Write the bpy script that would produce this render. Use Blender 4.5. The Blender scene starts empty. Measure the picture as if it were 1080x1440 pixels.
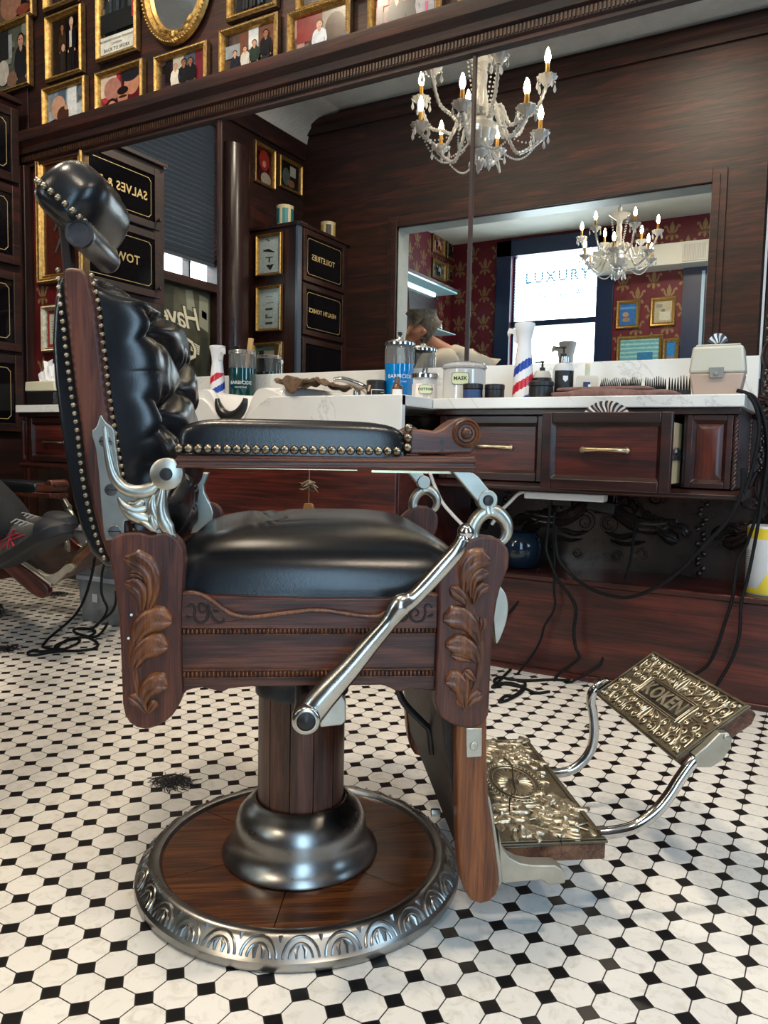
import bpy, bmesh, math, random
from math import sin, cos, pi, radians as RAD, sqrt
from mathutils import Matrix, Vector
random.seed(7)
scene = bpy.context.scene
COL = scene.collection

# ---------------------------------------------------------------- materials
MATS = {}
def new_mat(name):
    m = bpy.data.materials.new(name); m.use_nodes = True
    nt = m.node_tree
    return m, nt, nt.nodes['Principled BSDF']
def N(nt, kind, **kw):
    n = nt.nodes.new(kind)
    for k, v in kw.items():
        if k in n.inputs: n.inputs[k].default_value = v
        else: setattr(n, k, v)
    return n
def simple(name, col, rough=.5, metal=0., **kw):
    if name in MATS: return MATS[name]
    m, nt, b = new_mat(name)
    b.inputs['Base Color'].default_value = (*col, 1)
    b.inputs['Roughness'].default_value = rough
    b.inputs['Metallic'].default_value = metal
    for k, v in kw.items(): b.inputs[k].default_value = v
    MATS[name] = m
    return m
def hexc(h):
    c = [int(h[i:i+2], 16)/255 for i in (0, 2, 4)]
    return tuple(x/12.92 if x <= .04045 else ((x+.055)/1.055)**2.4 for x in c)
def print_ink(h):
    """photographic print: flat tone broken by fine mottling"""
    c = hexc(h); return noisy('print_'+h, tuple(x*.8 for x in c), tuple(min(1, x*1.1) for x in c), (38, 38, 38), (.18, .26), 0, 0, detail=3)
def ink(h, rough=.45):
    return simple('ink_'+h+('' if rough == .45 else '_%d' % (rough*100)), hexc(h), rough)
def noisy(name, c1, c2, scale=(8, 8, 8), rough=(.35, .5), metal=0, bump=0, detail=5, nscale=1., bscale=None, lo=.3, hi=.7, **kw):
    if name in MATS: return MATS[name]
    m, nt, b = new_mat(name)
    tc = N(nt, 'ShaderNodeTexCoord'); mp = N(nt, 'ShaderNodeMapping'); mp.inputs['Scale'].default_value = scale
    nt.links.new(tc.outputs['Object'], mp.inputs['Vector'])
    no = N(nt, 'ShaderNodeTexNoise', Scale=nscale, Detail=detail, Roughness=.6)
    nt.links.new(mp.outputs[0], no.inputs['Vector'])
    cr = N(nt, 'ShaderNodeValToRGB')
    cr.color_ramp.elements[0].position = lo; cr.color_ramp.elements[1].position = hi
    cr.color_ramp.elements[0].color = (*c1, 1); cr.color_ramp.elements[1].color = (*c2, 1)
    nt.links.new(no.outputs['Fac'], cr.inputs['Fac']); nt.links.new(cr.outputs[0], b.inputs['Base Color'])
    mr = N(nt, 'ShaderNodeMapRange'); mr.inputs['To Min'].default_value = rough[0]; mr.inputs['To Max'].default_value = rough[1]
    nt.links.new(no.outputs['Fac'], mr.inputs['Value']); nt.links.new(mr.outputs[0], b.inputs['Roughness'])
    b.inputs['Metallic'].default_value = metal
    if bump:
        n2 = no
        if bscale:
            n2 = N(nt, 'ShaderNodeTexNoise', Scale=bscale, Detail=3)
            nt.links.new(tc.outputs['Object'], n2.inputs['Vector'])
        bp = N(nt, 'ShaderNodeBump', Strength=bump, Distance=.01)
        nt.links.new(n2.outputs['Fac'], bp.inputs['Height']); nt.links.new(bp.outputs[0], b.inputs['Normal'])
    for k, v in kw.items(): b.inputs[k].default_value = v
    MATS[name] = m
    return m
def wood(name, dark, mid, light, axis='x', scale=1., rough=(.28, .45), coat=.15):
    """long grain along one axis: a stretched noise for figure, a finer one for pores"""
    if name in MATS: return MATS[name]
    m, nt, b = new_mat(name)
    s = {'x': (1.6, 16, 16), 'y': (16, 1.6, 16), 'z': (16, 16, 1.6)}[axis]
    tc = N(nt, 'ShaderNodeTexCoord'); mp = N(nt, 'ShaderNodeMapping'); mp.inputs['Scale'].default_value = [q*scale for q in s]
    nt.links.new(tc.outputs['Object'], mp.inputs['Vector'])
    n1 = N(nt, 'ShaderNodeTexNoise', Scale=1.3, Detail=6, Roughness=.62, Distortion=.7)
    mp2 = N(nt, 'ShaderNodeMapping'); mp2.inputs['Scale'].default_value = [q*scale*(1.5 if q < 5 else 7) for q in s]
    nt.links.new(tc.outputs['Object'], mp2.inputs['Vector'])
    n2 = N(nt, 'ShaderNodeTexNoise', Scale=1.5, Detail=4, Roughness=.7)
    nt.links.new(mp.outputs[0], n1.inputs['Vector']); nt.links.new(mp2.outputs[0], n2.inputs['Vector'])
    ad = N(nt, 'ShaderNodeMix', data_type='FLOAT'); ad.inputs[0].default_value = .42
    nt.links.new(n1.outputs['Fac'], ad.inputs[2]); nt.links.new(n2.outputs['Fac'], ad.inputs[3])
    cr = N(nt, 'ShaderNodeValToRGB'); e = cr.color_ramp.elements
    e[0].position = .4; e[0].color = (*dark, 1); e[1].position = .6; e[1].color = (*light, 1)
    k = e.new(.5); k.color = (*mid, 1)
    nt.links.new(ad.outputs[0], cr.inputs['Fac']); nt.links.new(cr.outputs[0], b.inputs['Base Color'])
    mr = N(nt, 'ShaderNodeMapRange'); mr.inputs['To Min'].default_value = rough[1]; mr.inputs['To Max'].default_value = rough[0]
    nt.links.new(n2.outputs['Fac'], mr.inputs['Value']); nt.links.new(mr.outputs[0], b.inputs['Roughness'])
    bp = N(nt, 'ShaderNodeBump', Strength=.12, Distance=.004)
    nt.links.new(n2.outputs['Fac'], bp.inputs['Height']); nt.links.new(bp.outputs[0], b.inputs['Normal'])
    b.inputs['Coat Weight'].default_value = coat; b.inputs['Coat Roughness'].default_value = .18
    MATS[name] = m
    return m
def emit(name, col, strength):
    m, nt, b = new_mat(name)
    b.inputs['Base Color'].default_value = (*col, 1)
    b.inputs['Emission Color'].default_value = (*col, 1); b.inputs['Emission Strength'].default_value = strength
    MATS[name] = m
    return m

# ---------------------------------------------------------------- mesh builder
class MB:
    def __init__(s): s.v = []; s.f = []; s.mi = []; s.m = Matrix.Identity(4); s.mat = 0
    def add(s, vs, fs):
        o = len(s.v); m = s.m
        s.v += [tuple(m @ Vector(p)) for p in vs]
        s.f += [tuple(i+o for i in f) for f in fs]; s.mi += [s.mat]*len(fs)
        return s
    def box(s, a, b):
        (x0, y0, z0), (x1, y1, z1) = a, b
        return s.add([(x0,y0,z0),(x1,y0,z0),(x1,y1,z0),(x0,y1,z0),(x0,y0,z1),(x1,y0,z1),(x1,y1,z1),(x0,y1,z1)],
              [(0,3,2,1),(4,5,6,7),(0,1,5,4),(1,2,6,5),(2,3,7,6),(3,0,4,7)])
    def prism(s, poly, a, b, ax='y'):
        """extrude a 2D outline; ax = the axis it is extruded along"""
        f = {'y': lambda p, t: (p[0], t, p[1]), 'x': lambda p, t: (t, p[0], p[1]), 'z': lambda p, t: (p[0], p[1], t)}[ax]
        n = len(poly)
        area = sum(poly[i][0]*poly[(i+1) % n][1]-poly[(i+1) % n][0]*poly[i][1] for i in range(n))
        if area < 0: poly = poly[::-1]
        vs = [f(p, a) for p in poly]+[f(p, b) for p in poly]
        fs = [tuple(range(n)), tuple(range(2*n-1, n-1, -1))]+[(i, i+n, (i+1) % n+n, (i+1) % n) for i in range(n)]
        if (ax == 'y') == (b < a): fs = [q[::-1] for q in fs]
        return s.add(vs, fs)
    def tube(s, pts, r, n=8, caps=True, flat=1., up=(0, 0, 1)):
        pts = [Vector(p) for p in pts]; k = len(pts)
        rs = r if isinstance(r, (list, tuple)) else [r]*k
        vs = []; fs = []; prev = None
        for i, p in enumerate(pts):
            t = (pts[min(i+1, k-1)]-pts[max(i-1, 0)])
            t = t.normalized() if t.length > 1e-9 else Vector((0, 0, 1))
            if prev is None:
                u = Vector(up)
                if abs(u.dot(t)) > .95: u = Vector((1, 0, 0)) if abs(t.x) < .9 else Vector((0, 1, 0))
                prev = (u-t*u.dot(t)).normalized()
            else:
                prev = prev-t*prev.dot(t)
                prev = prev.normalized() if prev.length > 1e-6 else t.orthogonal().normalized()
            w = t.cross(prev)
            for j in range(n):
                a = 2*pi*j/n
                vs.append(p+prev*cos(a)*rs[i]*flat+w*sin(a)*rs[i])
        for i in range(k-1):
            for j in range(n):
                fs.append((i*n+j, i*n+(j+1) % n, (i+1)*n+(j+1) % n, (i+1)*n+j))
        if caps: fs += [tuple(range(n-1, -1, -1)), tuple(range((k-1)*n, k*n))]
        return s.add(vs, fs)
    def lathe(s, prof, n=32, o=(0, 0, 0), ax='z', close=True):
        vs = []; fs = []; k = len(prof)
        for r, h in prof:
            for j in range(n):
                a = 2*pi*j/n; c, d = r*cos(a), r*sin(a)
                q = {'z': (c, d, h), 'y': (d, h, c), 'x': (h, c, d)}[ax]
                vs.append((o[0]+q[0], o[1]+q[1], o[2]+q[2]))
        for i in range(k-1):
            for j in range(n):
                fs.append((i*n+j, i*n+(j+1) % n, (i+1)*n+(j+1) % n, (i+1)*n+j))
        if close:
            if prof[0][0] > 1e-6: fs.append(tuple(range(n-1, -1, -1)))
            if prof[-1][0] > 1e-6: fs.append(tuple(range((k-1)*n, k*n)))
        return s.add(vs, fs)
    def ball(s, c, r, n=8, m=6, sc=(1, 1, 1)):
        vs = [(c[0], c[1], c[2]-r*sc[2])]; fs = []
        for i in range(1, m):
            a = -pi/2+pi*i/m
            for j in range(n):
                b = 2*pi*j/n
                vs.append((c[0]+r*sc[0]*cos(a)*cos(b), c[1]+r*sc[1]*cos(a)*sin(b), c[2]+r*sc[2]*sin(a)))
        vs.append((c[0], c[1], c[2]+r*sc[2])); L = len(vs)-1
        for j in range(n):
            fs.append((0, 1+(j+1) % n, 1+j)); fs.append((L, L-n+j, L-n+(j+1) % n))
            for i in range(m-2): fs.append((1+i*n+j, 1+i*n+(j+1) % n, 1+(i+1)*n+(j+1) % n, 1+(i+1)*n+j))
        return s.add(vs, fs)
    def superq(s, c, a, e1, e2, n=40, m=20, half=False):
        """rounded-box pillow: half-sizes a, exponents e1 (vertical), e2 (plan)"""
        g = lambda x, e: math.copysign(abs(x)**e, x)
        vs = []; fs = []
        for i in range(m+1):
            t = (0 if half else -pi/2)+(pi/2 if half else pi)*i/m
            for j in range(n):
                p = 2*pi*j/n
                vs.append((c[0]+a[0]*g(cos(t), e1)*g(cos(p), e2), c[1]+a[1]*g(cos(t), e1)*g(sin(p), e2), c[2]+a[2]*g(sin(t), e1)))
        for i in range(m):
            for j in range(n): fs.append((i*n+j, i*n+(j+1) % n, (i+1)*n+(j+1) % n, (i+1)*n+j))
        if half: fs.append(tuple(range(n-1, -1, -1)))
        return s.add(vs, fs)
    def grid(s, fn, nu, nv, flip=False):
        vs = [fn(i/nu, j/nv) for j in range(nv+1) for i in range(nu+1)]
        fs = []
        for j in range(nv):
            for i in range(nu):
                q = (j*(nu+1)+i, j*(nu+1)+i+1, (j+1)*(nu+1)+i+1, (j+1)*(nu+1)+i)
                fs.append(q[::-1] if flip else q)
        return s.add(vs, fs)
    def leaf(s, path, w, h, to3, base=0., k=4, seg=14, groove=.35, tip=.35, curl=0.):
        """carved acanthus lobe: a ridge swept along a 2D path, swelling then tapering; to3(x, z, height)"""
        P = smooth2(path, seg); n = len(P); rows = []
        for i, p in enumerate(P):
            t = i/(n-1)
            a = P[max(i-1, 0)]; b = P[min(i+1, n-1)]
            d = (b[0]-a[0], b[1]-a[1]); L = math.hypot(*d) or 1; nx, nz = -d[1]/L, d[0]/L
            ww = w*(.32+.68*sin(pi*min(1, t*1.05)**.9*.62)**1.0)*(1 if t < .82 else 1-(1-tip)*((t-.82)/.18))
            hh = h*(.45+.55*sin(pi*min(1, .15+t*.75)))+curl*t*t
            row = []
            for j in range(-k, k+1):
                q = j/k
                z = hh*(1-q*q)**.55*(1-groove*math.exp(-(q/.22)**2)) if abs(q) < 1 else 0
                row.append(to3(p[0]+nx*q*ww/2, p[1]+nz*q*ww/2, base+z))
            rows.append(row)
        m = 2*k+1
        vs = [v for r in rows for v in r]
        fs = [(i*m+j, i*m+j+1, (i+1)*m+j+1, (i+1)*m+j) for i in range(n-1) for j in range(m-1)]
        fs += [tuple(range(m)), tuple(range((n-1)*m+m-1, (n-1)*m-1, -1))]
        return s.add(vs, fs)
    def text(s, body, size, mtx, depth=.0008, align='CENTER', shear=0., spacing=1., bold=0., res=2):
        cu = bpy.data.curves.new('t', 'FONT'); cu.body = body; cu.size = size; cu.align_x = align; cu.align_y = 'CENTER'
        cu.extrude = depth/2; cu.shear = shear; cu.space_character = spacing; cu.offset = bold; cu.resolution_u = res
        ob = bpy.data.objects.new('t', cu); me = ob.to_mesh()
        old = s.m; s.m = old @ mtx
        s.add([tuple(v.co) for v in me.vertices], [tuple(p.vertices) for p in me.polygons])
        s.m = old; ob.to_mesh_clear(); bpy.data.objects.remove(ob); bpy.data.curves.remove(cu)
        return s
    def build(s, name, mats, parent=None, bevel=0, seg=2, smooth=38, subsurf=0, loc=None, rot=None, recalc=True):
        me = bpy.data.meshes.new(name); me.from_pydata(s.v, [], s.f)
        if not isinstance(mats, (list, tuple)): mats = [mats]
        for m in mats: me.materials.append(m)
        me.polygons.foreach_set('material_index', s.mi)
        if recalc:
            b = bmesh.new(); b.from_mesh(me); bmesh.ops.recalc_face_normals(b, faces=b.faces); b.to_mesh(me); b.free()
        if smooth:
            me.shade_smooth(); me.set_sharp_from_angle(angle=RAD(smooth))
        o = bpy.data.objects.new(name, me); COL.objects.link(o)
        if parent: o.parent = parent
        if loc: o.location = loc
        if rot: o.rotation_euler = rot
        if bevel:
            mo = o.modifiers.new('edge', 'BEVEL'); mo.width = bevel; mo.segments = seg; mo.limit_method = 'ANGLE'; mo.angle_limit = RAD(35)
        if subsurf:
            mo = o.modifiers.new('sub', 'SUBSURF'); mo.levels = subsurf; mo.render_levels = subsurf
        return o
def smooth2(path, seg=8):
    """Catmull-Rom through points of any dimension"""
    P = [tuple(p) for p in path]
    if len(P) < 3:
        return [tuple(a+(b-a)*i/seg for a, b in zip(P[0], P[1])) for i in range(seg+1)]
    Q = [tuple(2*a-b for a, b in zip(P[0], P[1]))]+P+[tuple(2*a-b for a, b in zip(P[-1], P[-2]))]
    out = []
    for i in range(1, len(Q)-2):
        for j in range(seg):
            t = j/seg
            out.append(tuple(.5*(2*b+(c-a)*t+(2*a-5*b+4*c-d)*t*t+(3*b-a-3*c+d)*t**3) for a, b, c, d in zip(Q[i-1], Q[i], Q[i+1], Q[i+2])))
    out.append(P[-1])
    return out
def lerp(vals, n):
    """resample a list of radii to n values"""
    o = []
    for i in range(n):
        t = i/(n-1)*(len(vals)-1); k = min(int(t), len(vals)-2); o.append(vals[k]+(vals[k+1]-vals[k])*(t-k))
    return o
def stube(mb, pts, r, seg=8, n=10, **kw):
    P = smooth2(pts, seg)
    return mb.tube(P, lerp(r, len(P)) if isinstance(r, (list, tuple)) else r, n, **kw)

# ---------------------------------------------------------------- object bookkeeping
def tag(o, label, cat, group=None, kind=None):
    o['label'] = label; o['category'] = cat
    if group: o['group'] = group
    if kind: o['kind'] = kind
    return o
def thing(name, label, cat, loc=(0, 0, 0), rz=0., group=None):
    o = bpy.data.objects.new(name, None); COL.objects.link(o)
    o.location = loc; o.rotation_euler = (0, 0, rz); o.empty_display_size = .05
    return tag(o, label, cat, group)
def struct(o): o['kind'] = 'structure'; return o
def kids(o): return [c for c in bpy.data.objects if c.parent is o]
def copy_tree(o, parent=None):
    c = o.copy(); COL.objects.link(c); c.parent = parent
    for ch in kids(o): copy_tree(ch, c)
    return c
def Rz(a): return Matrix.Rotation(a, 4, 'Z')
def Rx(a): return Matrix.Rotation(a, 4, 'X')
def Ry(a): return Matrix.Rotation(a, 4, 'Y')
def T(x, y, z): return Matrix.Translation((x, y, z))

# ---------------------------------------------------------------- palette
WALNUT = wood('walnut_panelling', hexc('100605'), hexc('260e0b'), hexc('431c13'), 'x', .8, (.5, .66), 0)
WALNUTZ = wood('walnut_upright', hexc('100605'), hexc('260e0b'), hexc('431c13'), 'z', .8, (.44, .6), .03)
WALNUTY = wood('walnut_side', hexc('100605'), hexc('260e0b'), hexc('431c13'), 'y', .8, (.44, .6), .03)
MAHOG = wood('mahogany_cabinet', hexc('230b09'), hexc('441813'), hexc('62291d'), 'x', 1.)
MAHOGZ = wood('mahogany_upright', hexc('230b09'), hexc('441813'), hexc('62291d'), 'z', 1.)
OAK = wood('chair_oak_long', hexc('29110b'), hexc('482318'), hexc('683a26'), 'x', 2.2, (.34, .52), .05)
OAKZ = wood('chair_oak_upright', hexc('2a110b'), hexc('472117'), hexc('653623'), 'z', 2.2, (.34, .52), .05)
OAKY = wood('chair_oak_cross', hexc('2a110b'), hexc('472117'), hexc('653623'), 'y', 2.2, (.34, .52), .05)
CARVE = wood('carved_oak', hexc('361a0c'), hexc('582e18'), hexc('7a4824'), 'z', 2.5, (.28, .45))
LEGOAK = wood('leg_oak', hexc('4a2410'), hexc('6c3a19'), hexc('854d26'), 'z', 2.5, (.35, .5))
BASEOAK = wood('base_oak', hexc('33180b'), hexc('5d3116'), hexc('824c22'), 'x', 2., (.22, .4), .3)
NICKEL = noisy('worn_nickel', (.38, .375, .33), (.56, .55, .49), (14, 14, 14), (.3, .44), 1)
POLISHED = noisy('polished_nickel', (.36, .355, .33), (.56, .55, .51), (14, 14, 14), (.16, .28), 1)
CHROME = noisy('bright_chrome', (.45, .45, .44), (.66, .66, .65), (10, 10, 10), (.1, .22), 1)
STEEL = noisy('brushed_steel', (.26, .255, .245), (.42, .415, .40), (12, 12, 12), (.22, .36), 1)
BRASS = noisy('aged_brass', (.42, .35, .22), (.72, .62, .42), (30, 30, 30), (.22, .42), 1)
PEWTER = noisy('cast_plate', (.09, .075, .05), (.2, .17, .12), (26, 26, 26), (.4, .6), .9)
RELIEF = noisy('cast_relief', (.46, .4, .29), (.7, .63, .49), (30, 30, 30), (.3, .44), 1)
BOLT = simple('blackened_bolt', (.02, .02, .022), .4, .3)
LEATHER = noisy('black_leather', (.006, .007, .009), (.011, .013, .016), (5, 5, 5), (.2, .3), 0, .04, bscale=420)
DULLBLK = simple('black_plastic', (.012, .012, .013), .4)
RUBBER = simple('black_rubber_cord', (.005, .005, .006), .7, 0, **{'Specular IOR Level': .25})
DARKMAH = wood('dark_mahogany_rail', hexc('150706'), hexc('280e0b'), hexc('3c1712'), 'x', 1.)
GOLD = noisy('gilt_frame', (.26, .15, .045), (.66, .44, .15), (60, 60, 60), (.28, .5), .85)
DARKGOLD = noisy('dark_gilt_edge', (.06, .035, .018), (.2, .12, .05), (50, 50, 50), (.35, .55), .5)
ROPE = noisy('dark_carved_bead', hexc('241109'), hexc('4a2f1a'), (50, 50, 50), (.4, .55))
GLASS = simple('clear_glass', (1, 1, 1), .0, 0, **{'Transmission Weight': 1., 'IOR': 1.45})
THINGLASS = simple('crystal_glass', (.97, .97, .96), .03, 0, **{'Transmission Weight': .42, 'IOR': 1.5, 'Specular IOR Level': .9})
CERAMIC = simple('white_ceramic', (.86, .85, .83), .12, 0, **{'Coat Weight': .4})
MIRROR = simple('silvered_glass', (.86, .88, .88), .0, 1)
WHITEPL = simple('white_plastic', (.8, .8, .79), .35)
def marble():
    m, nt, b = new_mat('veined_marble')
    tc = N(nt, 'ShaderNodeTexCoord')
    n0 = N(nt, 'ShaderNodeTexNoise', Scale=1.6, Detail=7, Roughness=.62, Distortion=1.1)
    nt.links.new(tc.outputs['Object'], n0.inputs['Vector'])
    r0 = N(nt, 'ShaderNodeValToRGB'); e = r0.color_ramp.elements
    e[0].position = .492; e[0].color = (.82, .82, .8, 1); e[1].position = .508; e[1].color = (.82, .82, .8, 1)
    k = e.new(.5); k.color = (.64, .64, .64, 1)
    nt.links.new(n0.outputs['Fac'], r0.inputs['Fac'])
    n1 = N(nt, 'ShaderNodeTexNoise', Scale=7, Detail=4)
    nt.links.new(tc.outputs['Object'], n1.inputs['Vector'])
    mx = N(nt, 'ShaderNodeMix', data_type='RGBA', blend_type='MULTIPLY'); mx.inputs[0].default_value = .22
    nt.links.new(r0.outputs[0], mx.inputs[6]); nt.links.new(n1.outputs['Fac'], mx.inputs[7])
    nt.links.new(mx.outputs[2], b.inputs['Base Color'])
    b.inputs['Roughness'].default_value = .18
    return m
MARBLE = marble()

# ================================================================ THE ROOM
# x runs along the mirror wall, y towards it, z up.  Mirror wall at y = 2.8, opposite partition at y = -.7,
# left wall at x = -4.6, right wall at x = 2.2; a second, red-papered room lies beyond the partition.
WX0, WX1, WY1, WYF, CEIL = -4.6, 2.2, 2.8, -.7, 3.9
FARY = -4.1
def tile_floor():
    m, nt, b = new_mat('octagon_and_dot_tiles')
    L = nt.links.new
    def M(op, a, c=None, d=None):
        n = nt.nodes.new('ShaderNodeMath'); n.operation = op
        for i, q in enumerate((a, c, d)):
            if q is None: continue
            if isinstance(q, (int, float)): n.inputs[i].default_value = q
            else: L(q, n.inputs[i])
        return n.outputs[0]
    tc = N(nt, 'ShaderNodeTexCoord'); sx = N(nt, 'ShaderNodeSeparateXYZ'); L(tc.outputs['Object'], sx.inputs[0])
    s = .058248
    u = M('DIVIDE', M('SUBTRACT', sx.outputs[0], -.47434), s); v = M('DIVIDE', M('SUBTRACT', sx.outputs[1], 1.11022), s)
    du = M('ABSOLUTE', M('SUBTRACT', u, M('ROUND', u))); dv = M('ABSOLUTE', M('SUBTRACT', v, M('ROUND', v)))
    sm = M('ADD', du, dv)
    dot = M('LESS_THAN', sm, .262)
    g1 = M('LESS_THAN', M('ABSOLUTE', M('SUBTRACT', sm, .281)), .02)
    g2 = M('MULTIPLY', M('LESS_THAN', M('MINIMUM', du, dv), .0165), M('GREATER_THAN', sm, .27))
    gr = M('MAXIMUM', g1, g2)
    cell = N(nt, 'ShaderNodeCombineXYZ'); L(M('FLOOR', u), cell.inputs[0]); L(M('FLOOR', v), cell.inputs[1])
    wn = N(nt, 'ShaderNodeTexWhiteNoise'); L(cell.outputs[0], wn.inputs['Vector'])
    ve = N(nt, 'ShaderNodeTexNoise', Scale=34, Detail=6, Roughness=.65, Distortion=1.2); 
    vadd = N(nt, 'ShaderNodeVectorMath', operation='MULTIPLY_ADD'); vadd.inputs[1].default_value = (3, 3, 3)
    L(wn.outputs['Color'], vadd.inputs[0]); L(tc.outputs['Object'], vadd.inputs[2]); L(vadd.outputs[0], ve.inputs['Vector'])
    cr = N(nt, 'ShaderNodeValToRGB'); e = cr.color_ramp.elements
    e[0].position = .3; e[0].color = (.68, .645, .58, 1); e[1].position = .5; e[1].color = (.85, .82, .765, 1)
    L(ve.outputs['Fac'], cr.inputs['Fac'])
    tint = N(nt, 'ShaderNodeMix', data_type='RGBA', blend_type='MULTIPLY'); L(M('MULTIPLY', wn.outputs['Value'], .25), tint.inputs[0])
    L(cr.outputs[0], tint.inputs[6]); tint.inputs[7].default_value = (.82, .8, .76, 1)
    mk = N(nt, 'ShaderNodeMix', data_type='RGBA'); L(dot, mk.inputs[0]); L(tint.outputs[2], mk.inputs[6]); mk.inputs[7].default_value = (.006, .006, .007, 1)
    mg = N(nt, 'ShaderNodeMix', data_type='RGBA'); L(gr, mg.inputs[0]); L(mk.outputs[2], mg.inputs[6]); mg.inputs[7].default_value = (.022, .021, .02, 1)
    L(mg.outputs[2], b.inputs['Base Color'])
    L(M('ADD', M('MULTIPLY', gr, .45), M('ADD', .24, M('MULTIPLY', ve.outputs['Fac'], .12))), b.inputs['Roughness'])
    bp = N(nt, 'ShaderNodeBump', Strength=.5, Distance=.0015); L(M('SUBTRACT', 1., gr), bp.inputs['Height'])
    L(bp.outputs[0], b.inputs['Normal'])
    return m
FLOORM = tile_floor()
mb = MB().box((WX0-.2, FARY-.2, -.1), (WX1+.2, WY1+.2, 0)); struct(mb.build('floor', FLOORM, smooth=0))
PLASTER = noisy('embossed_white_ceiling', (.56, .56, .54), (.68, .68, .66), (6, 6, 6), (.5, .7), 0, .6, bscale=40)
PLAINPL = noisy('cream_plaster', (.62, .6, .52), (.7, .68, .6), (3, 3, 3), (.5, .7))
REDW = noisy('red_wallpaper', hexc('5a1020'), hexc('6e1828'), (9, 9, 9), (.45, .6))
FLEUR = simple('wallpaper_gold_motif', hexc('8f7350'), .5, .2)
mb = MB().box((WX0-.2, WYF, CEIL), (WX1+.2, WY1+.2, CEIL+.1)); struct(mb.build('ceiling', PLASTER, smooth=0))
mb = MB().box((WX0-.2, FARY-.2, 3.5), (WX1+.2, WYF-.2, 3.6)); o = struct(mb.build('ceiling_front_room', PLAINPL, smooth=0))

# mirror wall: walnut behind everything, dark pressed-tin lining under the counter
mb = MB().box((WX0-.2, WY1, 0), (WX1+.2, WY1+.15, CEIL)); struct(mb.build('wall_back', WALNUT, smooth=0))
TIN = noisy('pressed_tin_brown', hexc('2e2421'), hexc('43352f'), (12, 12, 12), (.22, .3), .25, .03, bscale=30, **{'Coat Weight': .5, 'Coat Roughness': .12})
REDPL = noisy('red_painted_panel', hexc('4a0d12'), hexc('6a141a'), (4, 4, 4), (.4, .55))

# --- wall_right, wall_left
mb = MB()
mb.box((WX1, FARY-.2, 0), (WX1+.15, .9, CEIL)).box((WX1, 1.8, 0), (WX1+.15, WY1, CEIL)).box((WX1, .9, 0), (WX1+.15, 1.8, .8)).box((WX1, .9, 2.8), (WX1+.15, 1.8, CEIL))
struct(mb.build('wall_right', WALNUTY, smooth=0))
# left wall has a window opening y 0.35 .. 1.6, z .95 .. 3.3
mb = MB()
mb.box((WX0-.15, WYF-.2, 0), (WX0, .47, CEIL)).box((WX0-.15, 1.75, 0), (WX0, WY1, CEIL)).box((WX0-.15, .47, 0), (WX0, 1.75, .95)).box((WX0-.15, .47, 3.45), (WX0, 1.75, CEIL))
struct(mb.build('wall_left', WALNUTY, smooth=0))
# plaster cove along the head of the left wall, dark cornice under it
mb = MB(); prof = [(WX0, CEIL), (WX0, 3.62)]+[(WX0+.04+.34*(1-cos(a)), 3.64+.24*sin(a)) for a in [i*pi/16 for i in range(9)]]+[(WX0+.42, CEIL)]
mb.prism(prof, WYF, 1.72); struct(mb.build('trim_1', PLASTER))
mb = MB(); mb.prism([(WX0, 3.5), (WX0+.025, 3.5), (WX0+.03, 3.56), (WX0+.05, 3.6), (WX0+.06, 3.64), (WX0, 3.64)], WYF, .47)
struct(mb.build('trim_2', WALNUTY, bevel=.004))

# --- partition with a wide opening through to the front room, and a gap for the added glowing door
PA = WYF-.18; OX0, OX1, OZ0, OZ1 = -3.53, -.885, .9, 2.745; DX0, DX1, DZ1 = .35, 1.35, 2.6
mb = MB()
mb.box((WX0, PA, 0), (OX0, WYF, CEIL)).box((OX0, PA, OZ1), (OX1, WYF, CEIL)).box((OX0, PA, 0), (OX1, WYF, OZ0)).box((OX1, PA, 0), (DX0, WYF, CEIL))
mb.box((DX0, PA, DZ1), (DX1, WYF, CEIL)).box((DX1, PA, 0), (WX1, WYF, CEIL))
struct(mb.build('wall_front', WALNUT, smooth=0))
mb = MB()   # moulded casing round the opening, on the near face
for w, t in ((.1, .022), (.055, .036)):
    y0, y1 = WYF, WYF+t
    mb.box((OX0-w, y0, OZ0-w), (OX0, y1, OZ1+w)).box((OX1, y0, OZ0-w), (OX1+w, y1, OZ1+w)).box((OX0, y0, OZ1), (OX1, y1, OZ1+w)).box((OX0, y0, OZ0-w), (OX1, y1, OZ0))
struct(mb.build('trim_3', WALNUT, bevel=.004))
JAMB = noisy('pale_grey_paint', hexc('8d989c'), hexc('a6b0b2'), (5, 5, 5), (.3, .45))
mb = MB(); e = .006
mb.box((OX0, PA-.01, OZ0), (OX0+e, WYF-.004, OZ1)).box((OX1-e, PA-.01, OZ0), (OX1, WYF-.004, OZ1)).box((OX0, PA-.01, OZ1-e), (OX1, WYF-.004, OZ1)).box((OX0, PA-.01, OZ0), (OX1, WYF-.004, OZ0+e))
struct(mb.build('trim_4', JAMB, smooth=0))
mb = MB(); mb.prism([(WYF, 3.72), (WYF+.03, 3.72), (WYF+.03, 3.78), (WYF+.06, 3.8), (WYF+.06, 3.85), (WYF, 3.85)], WX0, WX1, 'x'); struct(mb.build('trim_5', WALNUT))

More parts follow.
